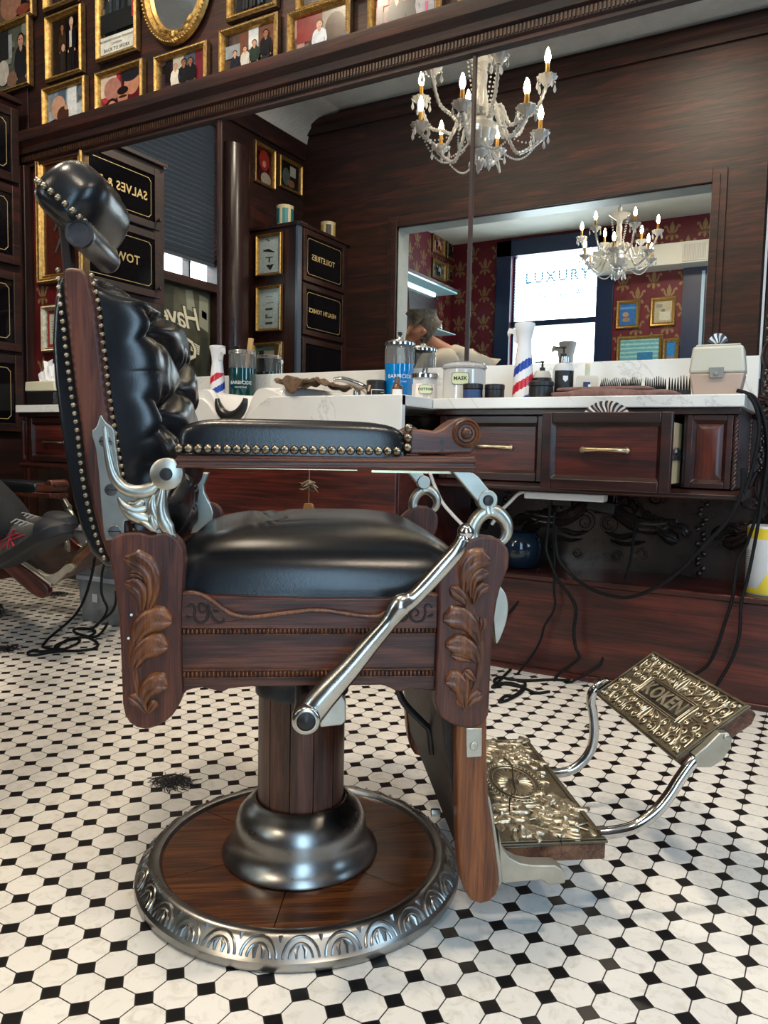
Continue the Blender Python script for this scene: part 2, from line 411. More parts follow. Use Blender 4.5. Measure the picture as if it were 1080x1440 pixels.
# --- front room shell: red paper with gold fleur motifs (one mesh with its wall)
def fleur_polys():
    L = []
    L.append([(0, -.02), (.018, .01), (.022, .045), (.012, .075), (0, .1), (-.012, .075), (-.022, .045), (-.018, .01)])
    for sg in (1, -1):
        L.append([(sg*a, b) for a, b in ((.012, -.005), (.03, .02), (.04, .05), (.055, .066), (.072, .06), (.074, .04), (.06, .036), (.058, .048), (.052, .044), (.05, .02), (.035, -.005), (.02, -.015))])
        L.append([(sg*a, b) for a, b in ((.01, -.035), (.03, -.045), (.04, -.065), (.055, -.062), (.06, -.045), (.05, -.03), (.03, -.024), (.012, -.026))])
    L.append([(-.04, -.022), (.04, -.022), (.04, -.033), (-.04, -.033)])
    L.append([(-.012, -.034), (.012, -.034), (.014, -.06), (0, -.085), (-.014, -.06)])
    return L
def paper(mb, to3, u0, u1, v0, v1, hole=None, pitch=.36):
    """lay the paper's motifs over a wall face"""
    mb.mat = 1; k = 1.25
    r = 0; v = v0+.1
    while v < v1-.1:
        u = u0+.12+(pitch/2 if r % 2 else 0)
        while u < u1-.1:
            if not hole or not (hole[0]-.12 < u < hole[1]+.12 and hole[2]-.14 < v < hole[3]+.14):
                for P in fleur_polys():
                    n = len(P); vs = [to3(u+a*k, v+b*k, .0015) for a, b in P]
                    mb.add(vs, [tuple(range(n))])
            u += pitch
        v += pitch*.5; r += 1
    mb.mat = 0
FWX0, FWX1, FWZ0, FWZ1 = -3.741, -2.62, 1., 3.255
mb = MB(); y0 = FARY-.15
mb.box((WX0-.2, y0, 0), (FWX0, FARY, 3.5)).box((FWX1, y0, 0), (WX1+.2, FARY, 3.5)).box((FWX0, y0, 0), (FWX1, FARY, FWZ0)).box((FWX0, y0, FWZ1), (FWX1, FARY, 3.5))
paper(mb, lambda u, v, d: (u, FARY+d, v), WX0, 0, .9, 3.5, (FWX0, FWX1, FWZ0, FWZ1)); struct(mb.build('wall_far', [REDW, FLEUR], smooth=0, recalc=False))
mb = MB(); mb.box((WX0-.15, FARY, 0), (WX0, PA, 3.5))
paper(mb, lambda u, v, d: (WX0+d, u, v), FARY, PA, 1.6, 3.5); struct(mb.build('wall_side', [REDW, FLEUR], smooth=0, recalc=False))
# cream bulkhead across the right of the front room, with an air grille
mb = MB(); mb.box((-2.62, FARY, 2.9), (WX1, FARY+.3, 3.14)); struct(mb.build('trim_6', PLAINPL, bevel=.006))
g = thing('air_grille', 'pale slatted air grille on the cream bulkhead of the front room', 'vent', (-1.47, FARY+.3, 3.02))
GREY = simple('grille_grey', (.42, .41, .38), .5)
mb = MB().box((-.13, 0, -.1), (.13, .012, .1)); mb.build('frame', simple('grille_cream', (.6, .58, .5), .5), g, bevel=.003)
mb = MB()
for i in range(14): mb.box((-.115+i*.017, .012, -.085), (-.107+i*.017, .017, .085))
mb.build('slat_panel', GREY, g)
# casing, sashes and slatted blind of the street window seen through the opening
BLUEW = simple('dark_blue_woodwork', hexc('1a2a4a'), .35)
win = thing('window_1', 'bright street window in the red front room, reflected in the mirror', 'window', (0, 0, 0)); struct(win)
mb = MB(); w = .2
mb.box((FWX0-w, FARY, FWZ0-.1), (FWX0, FARY+.05, FWZ1+w)).box((FWX1, FARY, FWZ0-.1), (FWX1+w, FARY+.05, FWZ1+w)).box((FWX0-w, FARY, FWZ1), (FWX1+w, FARY+.05, FWZ1+w)).box((FWX0-w, FARY, FWZ0-.1), (FWX1+w, FARY+.07, FWZ0))
mb.box((FWX0, FARY-.1, 2.36), (FWX1, FARY-.02, 2.43)).box((FWX0, FARY-.1, FWZ0), (FWX0+.03, FARY-.04, FWZ1)).box((FWX1-.03, FARY-.1, FWZ0), (FWX1, FARY-.04, FWZ1))
mb.build('frame', BLUEW, win, bevel=.004)
DAY = emit('daylit_glass', (.8, .95, 1.), 9.)
mb = MB().box((FWX0, FARY-.13, FWZ0), (FWX1, FARY-.12, FWZ1)); mb.build('pane', DAY, win)
SLAT = simple('blind_slat', (.75, .78, .8), .4)
mb = MB()
for i in range(22):
    z = 2.46+i*.036; mb.box((FWX0+.03, FARY-.035, z), (FWX1-.03, FARY-.012, z+.003))
mb.build('blind', SLAT, win)
mb = MB(); q = T((FWX0+FWX1)/2, FARY-.05, 3.0) @ Rx(pi/2)
mb.text('LUXURY', .19, T((FWX0+FWX1)/2, FARY-.112, 2.98) @ Rz(pi) @ Matrix.Scale(-1, 4, (1, 0, 0)) @ Rx(pi/2), .002, spacing=1.25, bold=.003)
mb.text('SHAVES & GEAR', .1, T((FWX0+FWX1)/2, FARY-.112, 2.76) @ Rz(pi) @ Matrix.Scale(-1, 4, (1, 0, 0)) @ Rx(pi/2), .002, spacing=1.1, bold=.001)
mb.build('lettering', simple('window_letter_teal', hexc('1f6f8c'), .5), win)
# tree shapes outside the lower sash
LEAFM = simple('street_foliage', hexc('3f6f4a'), .8)
# --- mirror wall: the long moulded shelf over the mirrors, with a rope bead
mb = MB()
mb.prism([(2.8, 2.232), (2.765, 2.232), (2.765, 2.247), (2.752, 2.252), (2.752, 2.285), (2.735, 2.29), (2.728, 2.318), (2.70, 2.34), (2.692, 2.372), (2.692, 2.388), (2.8, 2.388)], -3.97, WX1, 'x')
struct(mb.build('trim_7', WALNUT, smooth=25))
mb = MB()
for i in range(410): mb.box((-3.9+i*.015, 2.7465, 2.256), (-3.8925+i*.015, 2.7525, 2.281))
struct(mb.build('trim_8', ROPE, smooth=0))
mb = MB()   # upright panel joints of the walnut boarding above
for x in (-3.72, -2.42, -1.12, .2): mb.box((x, 2.793, 2.39), (x+.05, 2.8, CEIL))
mb.box((-4.6, 2.79, 2.39), (-3.9, 2.8, CEIL)); struct(mb.build('trim_9', WALNUTZ, bevel=.003))
# corner post and red strip left of the mirror
mb = MB(); mb.box((-3.98, 2.735, 0), (-3.865, 2.8, 2.235)).box((-3.9, 2.72, 0), (-3.885, 2.735, 2.235)); struct(mb.build('trim_10', WALNUTZ, bevel=.004))
mb = MB(); mb.box((-3.865, 2.792, .92), (-3.482, 2.8, 2.235))
mb.mat = 1
for (u, v) in ((-3.52, 2.19), (-3.80, 1.55), (-3.80, 1.15), (-3.55, 1.3)):
    for P in fleur_polys():
        n = len(P); mb.add([(u+a*.7, 2.7908, v+b*.7) for a, b in P], [tuple(range(n))])
mb.mat = 0
struct(mb.build('trim_11', [REDPL, FLEUR], smooth=0, recalc=False))
# marble upstand
mb = MB().box((-3.86, 2.772, .921), (-.222, 2.799, 1.073)); struct(mb.build('trim_12', MARBLE, bevel=.003))
# three mirror panes and the walnut beads between them
xs = [-3.48, -2.518, -1.252, -.226]
names = ['tall wall mirror pane showing the cabinet of salves, leftmost of the three', 'wall mirror pane over the shampoo basin showing the toiletries cabinet', 'wide wall mirror pane over the drawers, reflecting the street window']
for i in range(3):
    mb = MB().box((xs[i]+(.008 if i else 0), 2.785, 1.074), (xs[i+1]-.008, 2.796, 2.233))
    tag(mb.build('wall_mirror', MIRROR, smooth=0), names[i], 'mirror', 'mirror panes over the counter')
mb = MB()
for x in xs[1:3]: mb.prism([(x-.009, 2.785), (x-.006, 2.776), (x+.006, 2.776), (x+.009, 2.785)], 1.074, 2.233, 'z')
mb.box((-3.49, 2.775, 1.074), (-3.475, 2.797, 2.233)); struct(mb.build('trim_13', WALNUTZ))
mb = MB().box((-.226, 2.782, 1.0), (-.219, 2.798, 2.233)); struct(mb.build('trim_14', simple('pale_edge_strip', (.5, .52, .55), .3), smooth=0))
# right of the mirror: gilt beaded strip, red panel and pressed tin
mb = MB().box((-.215, 2.79, .34), (WX1, 2.8, 1.42)); struct(mb.build('trim_15', TIN, smooth=0))
mb = MB()
for i in range(58): mb.prism([(-.2165, 2.8), (-.2145, 2.781), (-.2, 2.781), (-.196, 2.8)], 1.425+i*.0138, 1.437+i*.0138, 'z')
struct(mb.build('trim_16', GOLD))
# wainscot panel and ledge under the counter
mb = MB().box((-1.1, 2.5, 0), (WX1, 2.52, .318)).box((-1.1, 2.485, .318), (WX1, 2.8, .337)).box((-1.1, 2.49, 0), (WX1, 2.5, .02))
struct(mb.build('baseboard_back', MAHOG, bevel=.004))
mb = MB().box((-1.1, 2.52, 0), (-1.07, 2.8, .318)); struct(mb.build('baseboard_end', MAHOGZ))
# pressed-tin lining with swags, scrolls and a beaded divider
mb = MB().box((-3.86, 2.788, 0), (-.216, 2.8, .93))
Y = 2.787
def tleaf(pts, w, h=.012): mb.leaf(pts, w, h*1.7, lambda a, b, d: (a, Y-d, b), seg=6, k=3)
def tscroll(cx, cz, r, t0, dr, r0=.006, turns=1.6):
    pts = [(cx+r*(1-.75*i/26)*cos(t0+dr*turns*2*pi*i/26), Y-.003, cz+r*(1-.75*i/26)*sin(t0+dr*turns*2*pi*i/26)) for i in range(27)]
    mb.tube(pts, r0, 6)
def tin_unit(x0, fl):
    X = lambda a: x0+fl*a
    tleaf([(X(0), .62), (X(.05), .56), (X(.12), .51), (X(.2), .50), (X(.27), .52)], .06, .016)
    tleaf([(X(.02), .66), (X(.06), .6), (X(.05), .54)], .035)
    tleaf([(X(.2), .5), (X(.24), .47), (X(.28), .455)], .05, .018)
    for k in range(9): t = k/8; tleaf([(X(.03+.2*t), .63-.13*sin(t*1.5)), (X(.045+.2*t), .645-.13*sin(t*1.5)+.008), (X(.06+.2*t), .62-.13*sin(t*1.5))], .018)
    for k in range(5): a = k*1.257; tleaf([(X(.0), .56), (X(.014*cos(a)), .56+.014*sin(a)), (X(.028*cos(a)), .56+.028*sin(a))], .018)
    tscroll(X(.07), .385, .02, 0, fl, .004); tscroll(X(.16), .40, .022, pi, -fl, .004)
    tleaf([(X(.24), .505), (X(.29), .5), (X(.31), .47)], .04, .018)
    tleaf([(X(.03), .47), (X(.08), .455), (X(.14), .47)], .022)
    tleaf([(X(.05), .44), (X(.1), .43), (X(.17), .445)], .018)
    tscroll(X(.045), .5, .035, pi/2, fl); tscroll(X(.12), .58, .028, 0, -fl); tscroll(X(.2), .60, .03, pi, fl)
    tleaf([(X(.2), .7), (X(.23), .64), (X(.22), .58)], .03); tleaf([(X(.24), .72), (X(.26), .66), (X(.25), .61)], .026)
    tscroll(X(.1), .7, .04, -pi/2, fl, .005); tleaf([(X(.04), .73), (X(.1), .76), (X(.16), .74)], .03)
for x in (-.72, -.02, -1.42, -2.1, .66, 1.3): tin_unit(x, 1); tin_unit(x, -1)
for x in (-.37, -1.07, .33):
    for i in range(34):
        mb.ball((x+.012*sin(i*1.9), Y, .35+i*.0168), .0105, 6, 4)
struct(mb.build('trim_17', TIN, smooth=60))
mb = MB(); Yq = 2.789   # same pressed pattern right of the cabinet
Y = 2.789
for x in (.05, .75, 1.45): 
    for zz in (0., .42):
        mb.m = T(0, 0, zz); tin_unit(x, 1); tin_unit(x, -1)
mb.m = Matrix.Identity(4)
for i in range(110): mb.ball((-.2+.006*sin(i*1.7), Y-.003, .36+i*.0095), .008, 6, 4)
struct(mb.build('trim_18', TIN, smooth=60))
# unseen window and glazed door, added so their glowing panes light the near room
BL = emit('added_pane_glow', (.5, .76, 1.), 8.)
win = thing('added_window', 'unseen tall window added in the right-hand wall for its daylight', 'window'); struct(win)
mb = MB().box((WX1+.1, .9, .8), (WX1+.11, 1.8, 2.8)); mb.build('pane', BL, win)
mb = MB()
for y in (.9, 1.74): mb.box((WX1-.02, y, .8), (WX1+.06, y+.06, 2.8))
for z in (.8, 1.8, 2.74): mb.box((WX1-.02, .9, z), (WX1+.06, 1.8, z+.06))
mb.build('frame', WALNUTZ, win)
win = thing('added_door', 'unseen glazed door added in the partition behind the camera for its daylight', 'door'); struct(win)
mb = MB().box((DX0, WYF-.1, .25), (DX1, WYF-.09, DZ1)); mb.build('pane', BL, win)
mb = MB()
for x in (DX0, (DX0+DX1)/2-.04, DX1-.08): mb.box((x, WYF-.08, 0), (x+.08, WYF-.03, DZ1))
for z in (0, .2, 2.1, DZ1-.08): mb.box((DX0, WYF-.08, z), (DX1, WYF-.03, z+.08))
mb.box((DX0, WYF-.08, 0), (DX1, WYF-.05, .25))
mb.build('frame', WALNUTZ, win)

# ================================================================ THE BARBER CHAIR
# chair space: x forward (towards the foot rest), y across (camera side negative), z up
CH = thing('barber_chair', 'antique oak and black leather barber chair standing in the foreground', 'barber chair', (-.781, 1.079, 0), RAD(36.5), 'barber chairs')
TACK = noisy('brass_tack', (.16, .13, .09), (.42, .36, .27), (90, 90, 90), (.22, .4), 1)
def tacks(pts, r, name, parent, out=(0, -1, 0), step=None, mat=None):
    mb = MB(); L = [Vector(p) for p in pts]
    ac = 0; prev = L[0]; mb.ball(prev, r, 8, 6)
    for p in L[1:]:
        d = (p-prev).length
        while ac+d >= step:
            prev = prev+(p-prev).normalized()*(step-ac); d = (p-prev).length; ac = 0
            mb.ball(prev, r, 8, 6)
        ac += d; prev = p
    return mb.build(name, mat or TACK, parent)
# ---- base
mb = MB().lathe([(.236, .02), (.236, .036), (.2415, .044), (.249, .046), (.256, .044), (.262, .039), (.276, .021), (.2815, .016), (.2825, .008), (.281, .003), (.278, 0), (.236, 0)], 96, close=False)
rim = mb.build('base_rim', STEEL, CH)
mb = MB()
for k in range(28):
    a0 = 2*pi*k/28
    for A, s0, s1, rr in ((.096, .08, .95, .0021), (.062, .36, .95, .0018)):
        pts = []
        for i in range(15):
            t = pi*i/14; sl = s1-(s1-s0)*sin(t); ph = a0-A*cos(t)
            r = .257+.0215*sl; z = .0435-.0245*sl
            pts.append((r*cos(ph), r*sin(ph), z+.0012))
        mb.tube(pts, rr, 6)
    for sg in (-1, 1):
        ph = a0+sg*.022
        mb.tube([(.2775*cos(ph), .2775*sin(ph), .021), (.271*cos(a0+sg*.026), .271*sin(a0+sg*.026), .029), (.267*cos(a0+sg*.008), .267*sin(a0+sg*.008), .0345)], [.0016, .0034, .001], 6)
    ph = a0+pi/28; mb.tube([(.258*cos(ph), .258*sin(ph), .043), (.264*cos(ph), .264*sin(ph), .037)], [.004, .001], 6)
mb.build('scallop_relief', STEEL, rim)
mb = MB()
for k in range(6):
    a0 = k*pi/3+.35; n = 12
    P = [(.06*cos(a0+.02), .06*sin(a0+.02))]+[(.2372*cos(a0+.003+(pi/3-.006)*i/n), .2372*sin(a0+.003+(pi/3-.006)*i/n)) for i in range(n+1)]+[(.06*cos(a0+pi/3-.02), .06*sin(a0+pi/3-.02))]
    mb.prism(P, .02, .038, 'z')
mb.lathe([(.0, .03), (.23, .03)], 32, close=False)
mb.build('base_disc', BASEOAK, CH, smooth=20)
mb = MB().lathe([(.13, .038), (.137, .04), (.1365, .044), (.128, .052), (.119, .066), (.116, .08), (.1145, .095), (.108, .112), (.097, .124), (.088, .13), (.083, .136), (.079, .137), (.075, .13)], 72, close=False)
mb.build('pedestal_bell', STEEL, CH, smooth=60)
mb = MB()
for k in range(12):   # stave-built column
    a = 2*pi*k/12; d = pi/12-.012; r = .0755
    P = [(r*cos(a+d*t), r*sin(a+d*t)) for t in (-1, -.5, 0, .5, 1)]+[(.06*cos(a+d), .06*sin(a+d)), (.06*cos(a-d), .06*sin(a-d))]
    mb.prism(P, .1, .4, 'z')
mb.lathe([(.071, .1), (.071, .4)], 32)
mb.build('column', wood('column_oak', hexc('2a120b'), hexc('4a261a'), hexc('65382a'), 'z', 2.2), CH, smooth=20)
mb = MB().lathe([(.076, .325), (.081, .327), (.081, .343), (.079, .346), (.079, .36), (.082, .362), (.082, .4), (.07, .405)], 64)
mb.build('collar', noisy('dark_iron', (.03, .03, .032), (.09, .09, .09), (20, 20, 20), (.35, .55), .7), CH)
mb = MB().box((-.14, -.11, .395), (.14, .11, .425)).box((-.17, -.2, .42), (.2, .2, .436)); mb.build('seat_platform', BOLT, CH, bevel=.004)

# ---- carved posts (rear and front, both sides)
REAR = [(-0.2583,0.6152),(-0.2544,0.6253),(-0.245,0.6311),(-0.2332,0.6333),(-0.2191,0.6336),(-0.2096,0.6313),(-0.2032,0.63),(-0.195,0.6319),(-0.1849,0.6339),(-0.1748,0.6288),(-0.1675,0.6213),(-0.1629,0.6118),(-0.161,0.5947),(-0.1638,0.5545),(-0.1653,0.5179),(-0.1654,0.4559),(-0.1634,0.4201),(-0.1659,0.404),(-0.1705,0.3943),(-0.1771,0.3849),(-0.1855,0.3769),(-0.1958,0.3707),(-0.2117,0.3666),(-0.2237,0.3693),(-0.233,0.3758),(-0.2389,0.386),(-0.242,0.4024),(-0.2431,0.4432),(-0.2442,0.4831),(-0.2463,0.523),(-0.2501,0.5548),(-0.2547,0.5839),(-0.2592,0.6046)]
FRONT = [(0.1832,0.5708),(0.1833,0.5205),(0.1826,0.4508),(0.1827,0.4125),(0.1822,0.3965),(0.185,0.3868),(0.189,0.3777),(0.1975,0.3711),(0.2063,0.3654),(0.2177,0.3613),(0.2338,0.359),(0.2466,0.362),(0.2551,0.3686),(0.2594,0.377),(0.2602,0.3919),(0.2604,0.4242),(0.2609,0.4692),(0.2619,0.4979),(0.264,0.5202),(0.2663,0.5393),(0.2699,0.5567),(0.2766,0.5756),(0.2815,0.5892),(0.2823,0.6056),(0.2794,0.615),(0.275,0.6206),(0.2684,0.6268),(0.262,0.6299),(0.2445,0.6319),(0.2357,0.6303),(0.2272,0.6271),(0.2164,0.6196),(0.2042,0.6083),(0.1932,0.5964),(0.186,0.5833)]
RL = [[(-0.21,0.3882),(-0.2202,0.4156),(-0.2272,0.4507),(-0.227,0.4829),(-0.2197,0.5096),(-0.2069,0.5309),(-0.1971,0.5548)], [(-0.2069,0.5322),(-0.2011,0.5601),(-0.2061,0.5826),(-0.2193,0.5944),(-0.2382,0.5996)], [(-0.2161,0.5283),(-0.2155,0.5495),(-0.222,0.5614),(-0.2367,0.5667)], [(-0.2038,0.5389),(-0.1981,0.5575),(-0.199,0.5853)], [(-0.2244,0.4856),(-0.2167,0.5056),(-0.2005,0.5175),(-0.1766,0.5153)], [(-0.2069,0.5122),(-0.1967,0.5229),(-0.1884,0.5295)], [(-0.2256,0.4534),(-0.2174,0.4721),(-0.2014,0.4827),(-0.1819,0.481)], [(-0.2127,0.4775),(-0.205,0.4881),(-0.1967,0.4948)], [(-0.2146,0.4019),(-0.2099,0.4208),(-0.197,0.4301),(-0.1825,0.4272)], [(-0.212,0.4154),(-0.2073,0.4316),(-0.2016,0.4383)], [(-0.2105,0.391),(-0.219,0.4047),(-0.233,0.4136)], [(-0.2095,0.3882),(-0.2027,0.4004),(-0.1981,0.4071)], [(-0.2113,0.5707),(-0.2206,0.5786),(-0.2321,0.5786)], [(-0.2224,0.4856),(-0.2133,0.5096),(-0.1966,0.5282)]]
RW = [(.016,.004,0),(.032,.009,.002),(.026,.008,.002),(.015,.006,.001),(.038,.010,.002),(.02,.008,.002),(.036,.010,.002),(.018,.008,.002),(.032,.010,.002),(.016,.007,.002),(.02,.008,.002),(.015,.006,.001),(.014,.008,.001),(.014,.004,0)]
FL = [[(0.2234,0.3845),(0.2384,0.4181),(0.2456,0.4565),(0.2424,0.4949),(0.2293,0.5267),(0.2183,0.5551),(0.2175,0.5834)], [(0.2193,0.5551),(0.2212,0.5849),(0.2328,0.5991),(0.2545,0.5976)], [(0.2213,0.5834),(0.2281,0.599),(0.2342,0.606)], [(0.2287,0.5463),(0.2299,0.5693),(0.2392,0.5787),(0.2518,0.5819)], [(0.2335,0.5377),(0.238,0.5551),(0.2524,0.5639)], [(0.2259,0.5346),(0.2147,0.5482),(0.1986,0.5607)], [(0.2415,0.4837),(0.2293,0.5077),(0.2131,0.5179),(0.1903,0.5167)], [(0.2195,0.5141),(0.2113,0.5236),(0.208,0.5299)], [(0.2405,0.455),(0.233,0.4694),(0.2174,0.4791),(0.1945,0.4803)], [(0.2272,0.4727),(0.222,0.4839),(0.2154,0.4919)], [(0.2379,0.4566),(0.2211,0.4616),(0.2025,0.4659)], [(0.2242,0.3909),(0.2199,0.4151),(0.21,0.4281),(0.1959,0.4283)], [(0.2241,0.3925),(0.2243,0.4183),(0.2217,0.4408)], [(0.2248,0.3909),(0.235,0.4036),(0.249,0.4089)], [(0.2381,0.4277),(0.2308,0.4359),(0.2216,0.444)], [(0.2418,0.4949),(0.2465,0.5076),(0.2449,0.5187)], [(0.2232,0.3909),(0.2182,0.3958),(0.2133,0.4017)]]
FW = [(.016,.004,0),(.034,.009,.002),(.016,.009,.002),(.022,.008,.002),(.02,.008,.002),(.02,.008,.002),(.036,.010,.002),(.014,.008,.002),(.032,.010,.002),(.015,.008,.002),(.016,.007,.001),(.032,.010,.002),(.016,.008,.001),(.022,.008,.002),(.016,.008,.002),(.014,.006,.001),(.012,.006,.001)]
for sg in (-1, 1):
    for poly, LV, WW in ((REAR, RL, RW), (FRONT, FL, FW)):
        post = MB().prism(poly, sg*.29, sg*.256).build('side_post', OAKZ, CH, bevel=.0035, seg=3)
        mb = MB()
        for P, (w, h, cu) in zip(LV, WW): mb.leaf(P, w, h, lambda a, b, d: (a, sg*(.2892+d), b), curl=cu, seg=8)
        mb.build('carved_leaf', CARVE, post, smooth=70)
        if poly is REAR and sg < 0:
            for x, z in [(-0.2293,0.522),(-0.2332,0.4904)]: MB().tube([(x, -.289, z), (x+.001, -.297, z+.003)], .0018, 6).build('picture_nail', NICKEL, post)
# ---- side rails
RAIL = [(-0.1716,0.5478),(0.0104,0.5417),(0.1875,0.5415),(0.1911,0.4086),(0.1645,0.4112),(0.1581,0.4116),(0.1485,0.413),(0.1358,0.4084),(0.1278,0.4101),(0.1198,0.4144),(0.1118,0.4174),(0.107,0.4185),(0.0566,0.4186),(-0.0695,0.419),(-0.091,0.4176),(-0.1043,0.4159),(-0.111,0.4123),(-0.1177,0.413),(-0.1283,0.4159),(-0.139,0.4189),(-0.1522,0.4168),(-0.1602,0.4142),(-0.1654,0.4082),(-0.1694,0.4066)]
WAVE = [(-0.1668,0.5495),(-0.159,0.5513),(-0.1499,0.5511),(-0.1382,0.5481),(-0.1265,0.5414),(-0.1146,0.5319),(-0.1067,0.5264),(-0.0975,0.5215),(-0.0856,0.5187),(-0.0724,0.5176),(-0.0565,0.5192),(-0.0378,0.5218),(-0.0111,0.525),(0.0104,0.5274),(0.0022,0.5271),(0.0266,0.5264),(0.0482,0.5232),(0.073,0.5194),(0.0948,0.5177),(0.1041,0.5193),(0.1118,0.5237),(0.1195,0.5293),(0.1303,0.5365),(0.1443,0.5425),(0.1567,0.5469),(0.1693,0.5491),(0.1826,0.5481)]
LOWZ = [(-0.1658,0.5028),(0.1831,0.5008)]
for sg in (-1, 1):
    rail = MB().prism(RAIL, sg*.275, sg*.25).build('side_rail', OAK, CH, bevel=.002)
    MB().prism(WAVE+[LOWZ[1], LOWZ[0]], sg*.281, sg*.274).build('scroll_panel', OAK, rail, bevel=.0012)
    mb = MB(); mb.tube([(x, sg*.2815, z) for x, z in smooth2(WAVE, 3)], .0042, 8, flat=.8)
    mb.build('wave_molding', CARVE, rail, smooth=60)
    for zl in ([(-0.1658,0.4979),(0.1832,0.4977)], [(-0.1658,0.4384),(0.1848,0.4363)]):
        (xa, za), (xb, zb) = zl; mb = MB(); n = 62
        for i in range(n):
            t = (i+.5)/n; mb.ball((xa+(xb-xa)*t, sg*.2785, za+(zb-za)*t), .0036, 7, 5, (.72, 1.25, 1.15))
        for dz in (.0052, -.0052): mb.tube([(xa, sg*.277, za+dz), (xb, sg*.277, zb+dz)], .0014, 6)
        mb.build('bead_molding', CARVE, rail)
    mb = MB(); mb9 = MB()   # incised scrolls, blackened
    for P in [[(-0.1577,0.532),(-0.1551,0.5352),(-0.1499,0.5341),(-0.1481,0.5279),(-0.1491,0.5198),(-0.1465,0.513),(-0.1408,0.5103),(-0.1342,0.513),(-0.1309,0.5211),(-0.133,0.5306),(-0.1382,0.536),(-0.1434,0.5346),(-0.1421,0.5265),(-0.1377,0.5238),(-0.1356,0.5279)], [(-0.1317,0.536),(-0.129,0.5265),(-0.1251,0.5184),(-0.1198,0.5124),(-0.114,0.5107),(-0.1098,0.5134),(-0.1114,0.5161)], [(-0.1603,0.5199),(-0.1564,0.5179),(-0.1525,0.519)], [(-0.1251,0.5278),(-0.1212,0.5259),(-0.1159,0.5259)]]+[[(0.1761,0.5301),(0.1712,0.5349),(0.1659,0.5317),(0.1668,0.5222),(0.1633,0.5127),(0.1545,0.5102),(0.1474,0.5144),(0.1463,0.5223),(0.1509,0.528),(0.1566,0.5254),(0.1561,0.5197),(0.1524,0.5185)], [(0.1447,0.5239),(0.1417,0.516),(0.1356,0.5113),(0.1293,0.5113),(0.1261,0.5145)], [(0.1701,0.5174),(0.1748,0.519),(0.1769,0.5222)]]:
        Q = smooth2(P, 5); (mb if P[0][0] < 0 else mb9).tube([(a, sg*.2812, b) for a, b in Q], lerp([.0011, .0019, .0017, .0011], len(Q)), 6)
    for q in (mb, mb9): q.build('incised_scroll', simple('blackened_groove', hexc('1c0d07'), .6), rail)
xf = FRONT[3][0]
mb = MB().box((.19, -.256, .44), (.215, .256, .53)).box((-.2, -.256, .44), (-.175, .256, .53)); mb.build('cross_rail', OAKY, CH, bevel=.003)
# ---- seat cushion
mb = MB(); mb.superq((.018, 0, .536), (.224, .264, .1), .64, .22, 96, 32, True)
rng = random.Random(3)
def crease(v):
    x, y, z = v
    if z > .54:
        z -= .010*math.exp(-((x+.06)/.03)**2-((y-.02)/.14)**2)*(1+.5*sin(x*190+y*30))     # rubbed dip near the back
        z -= .006*math.exp(-((x+.13)/.035)**2-((y+.02)/.18)**2)
        z += .004*sin(x*9+1)*math.exp(-(y/.2)**2)
        y += .0025*sin(x*17+z*40)*(1 if y < 0 else -1)
    return (x, y, z)
mb.v = [crease(v) for v in mb.v]
seat = mb.build('seat_cushion', LEATHER, CH, smooth=80)
mb = MB()
(xa, za), (xb, zb) = [(-0.1622,0.5399),(0.1839,0.5379)]
for sg in (-1, 1): MB().tube([(xa, sg*.2615, .5375), (xb, sg*.2615, .5375)], .0022, 6).build('piping', simple('worn_piping', (.2, .23, .26), .4), seat)

# ---- backrest
SL = [(-0.3183,0.9702),(-0.3163,0.9333),(-0.3118,0.8954),(-0.3081,0.858),(-0.3032,0.8149),(-0.2966,0.7659),(-0.29,0.7014),(-0.2827,0.6618),(-0.2743,0.6276),(-0.2635,0.5961)]   # rear edge
SR = [(-0.2855,0.9654),(-0.278,0.9349),(-0.2734,0.8968),(-0.2678,0.8465),(-0.2636,0.8086),(-0.2567,0.7622),(-0.2489,0.7153),(-0.2409,0.668),(-0.2319,0.628),(-0.2228,0.5963)]   # front edge
TOPZ = [(-0.3138,0.9736),(-0.3058,0.9753),(-0.2952,0.9744),(-0.289,0.9715)]
for sg in (-1, 1):
    P = SL[::-1]+TOPZ+SR
    MB().prism(P, sg*.272, sg*.236).build('back_stile', OAKZ, CH, bevel=.005, seg=3)
    for E, off in ((SL, -.004), (SR, .005)):
        tacks([(x+off, sg*.2735, z) for x, z in smooth2(E, 5)], .0035, 'nail_trim', CH, step=.0108)
RB = [(-0.3333,0.9697),(-0.3399,0.9211),(-0.3422,0.8837),(-0.3397,0.832),(-0.334,0.779),(-0.3264,0.7256),(-0.3177,0.6726),(-0.307,0.6288),(-0.2942,0.5985),(-0.2726,0.5769)]
mid = [((a[0]+b[0])/2, (a[1]+b[1])/2) for a, b in zip(SL, SR)]
mb = MB(); mb.prism([p for p in RB]+[(p[0], p[1]) for p in mid[::-1]], -.238, .238)
mb.build('back_panel', LEATHER, CH, bevel=.007, seg=4)
def edge_at(E, t):
    k = t*(len(E)-1); i = min(int(k), len(E)-2); f = k-i
    return (E[i][0]+(E[i+1][0]-E[i][0])*f, E[i][1]+(E[i+1][1]-E[i][1])*f)
EF = smooth2(SR, 4)
NB = 5.0; 
BTN = [(i/3.1+.5, j*.165+.17) for i in range(-1, 2) for j in range(0, 5) if (i+j) % 2 == 1]
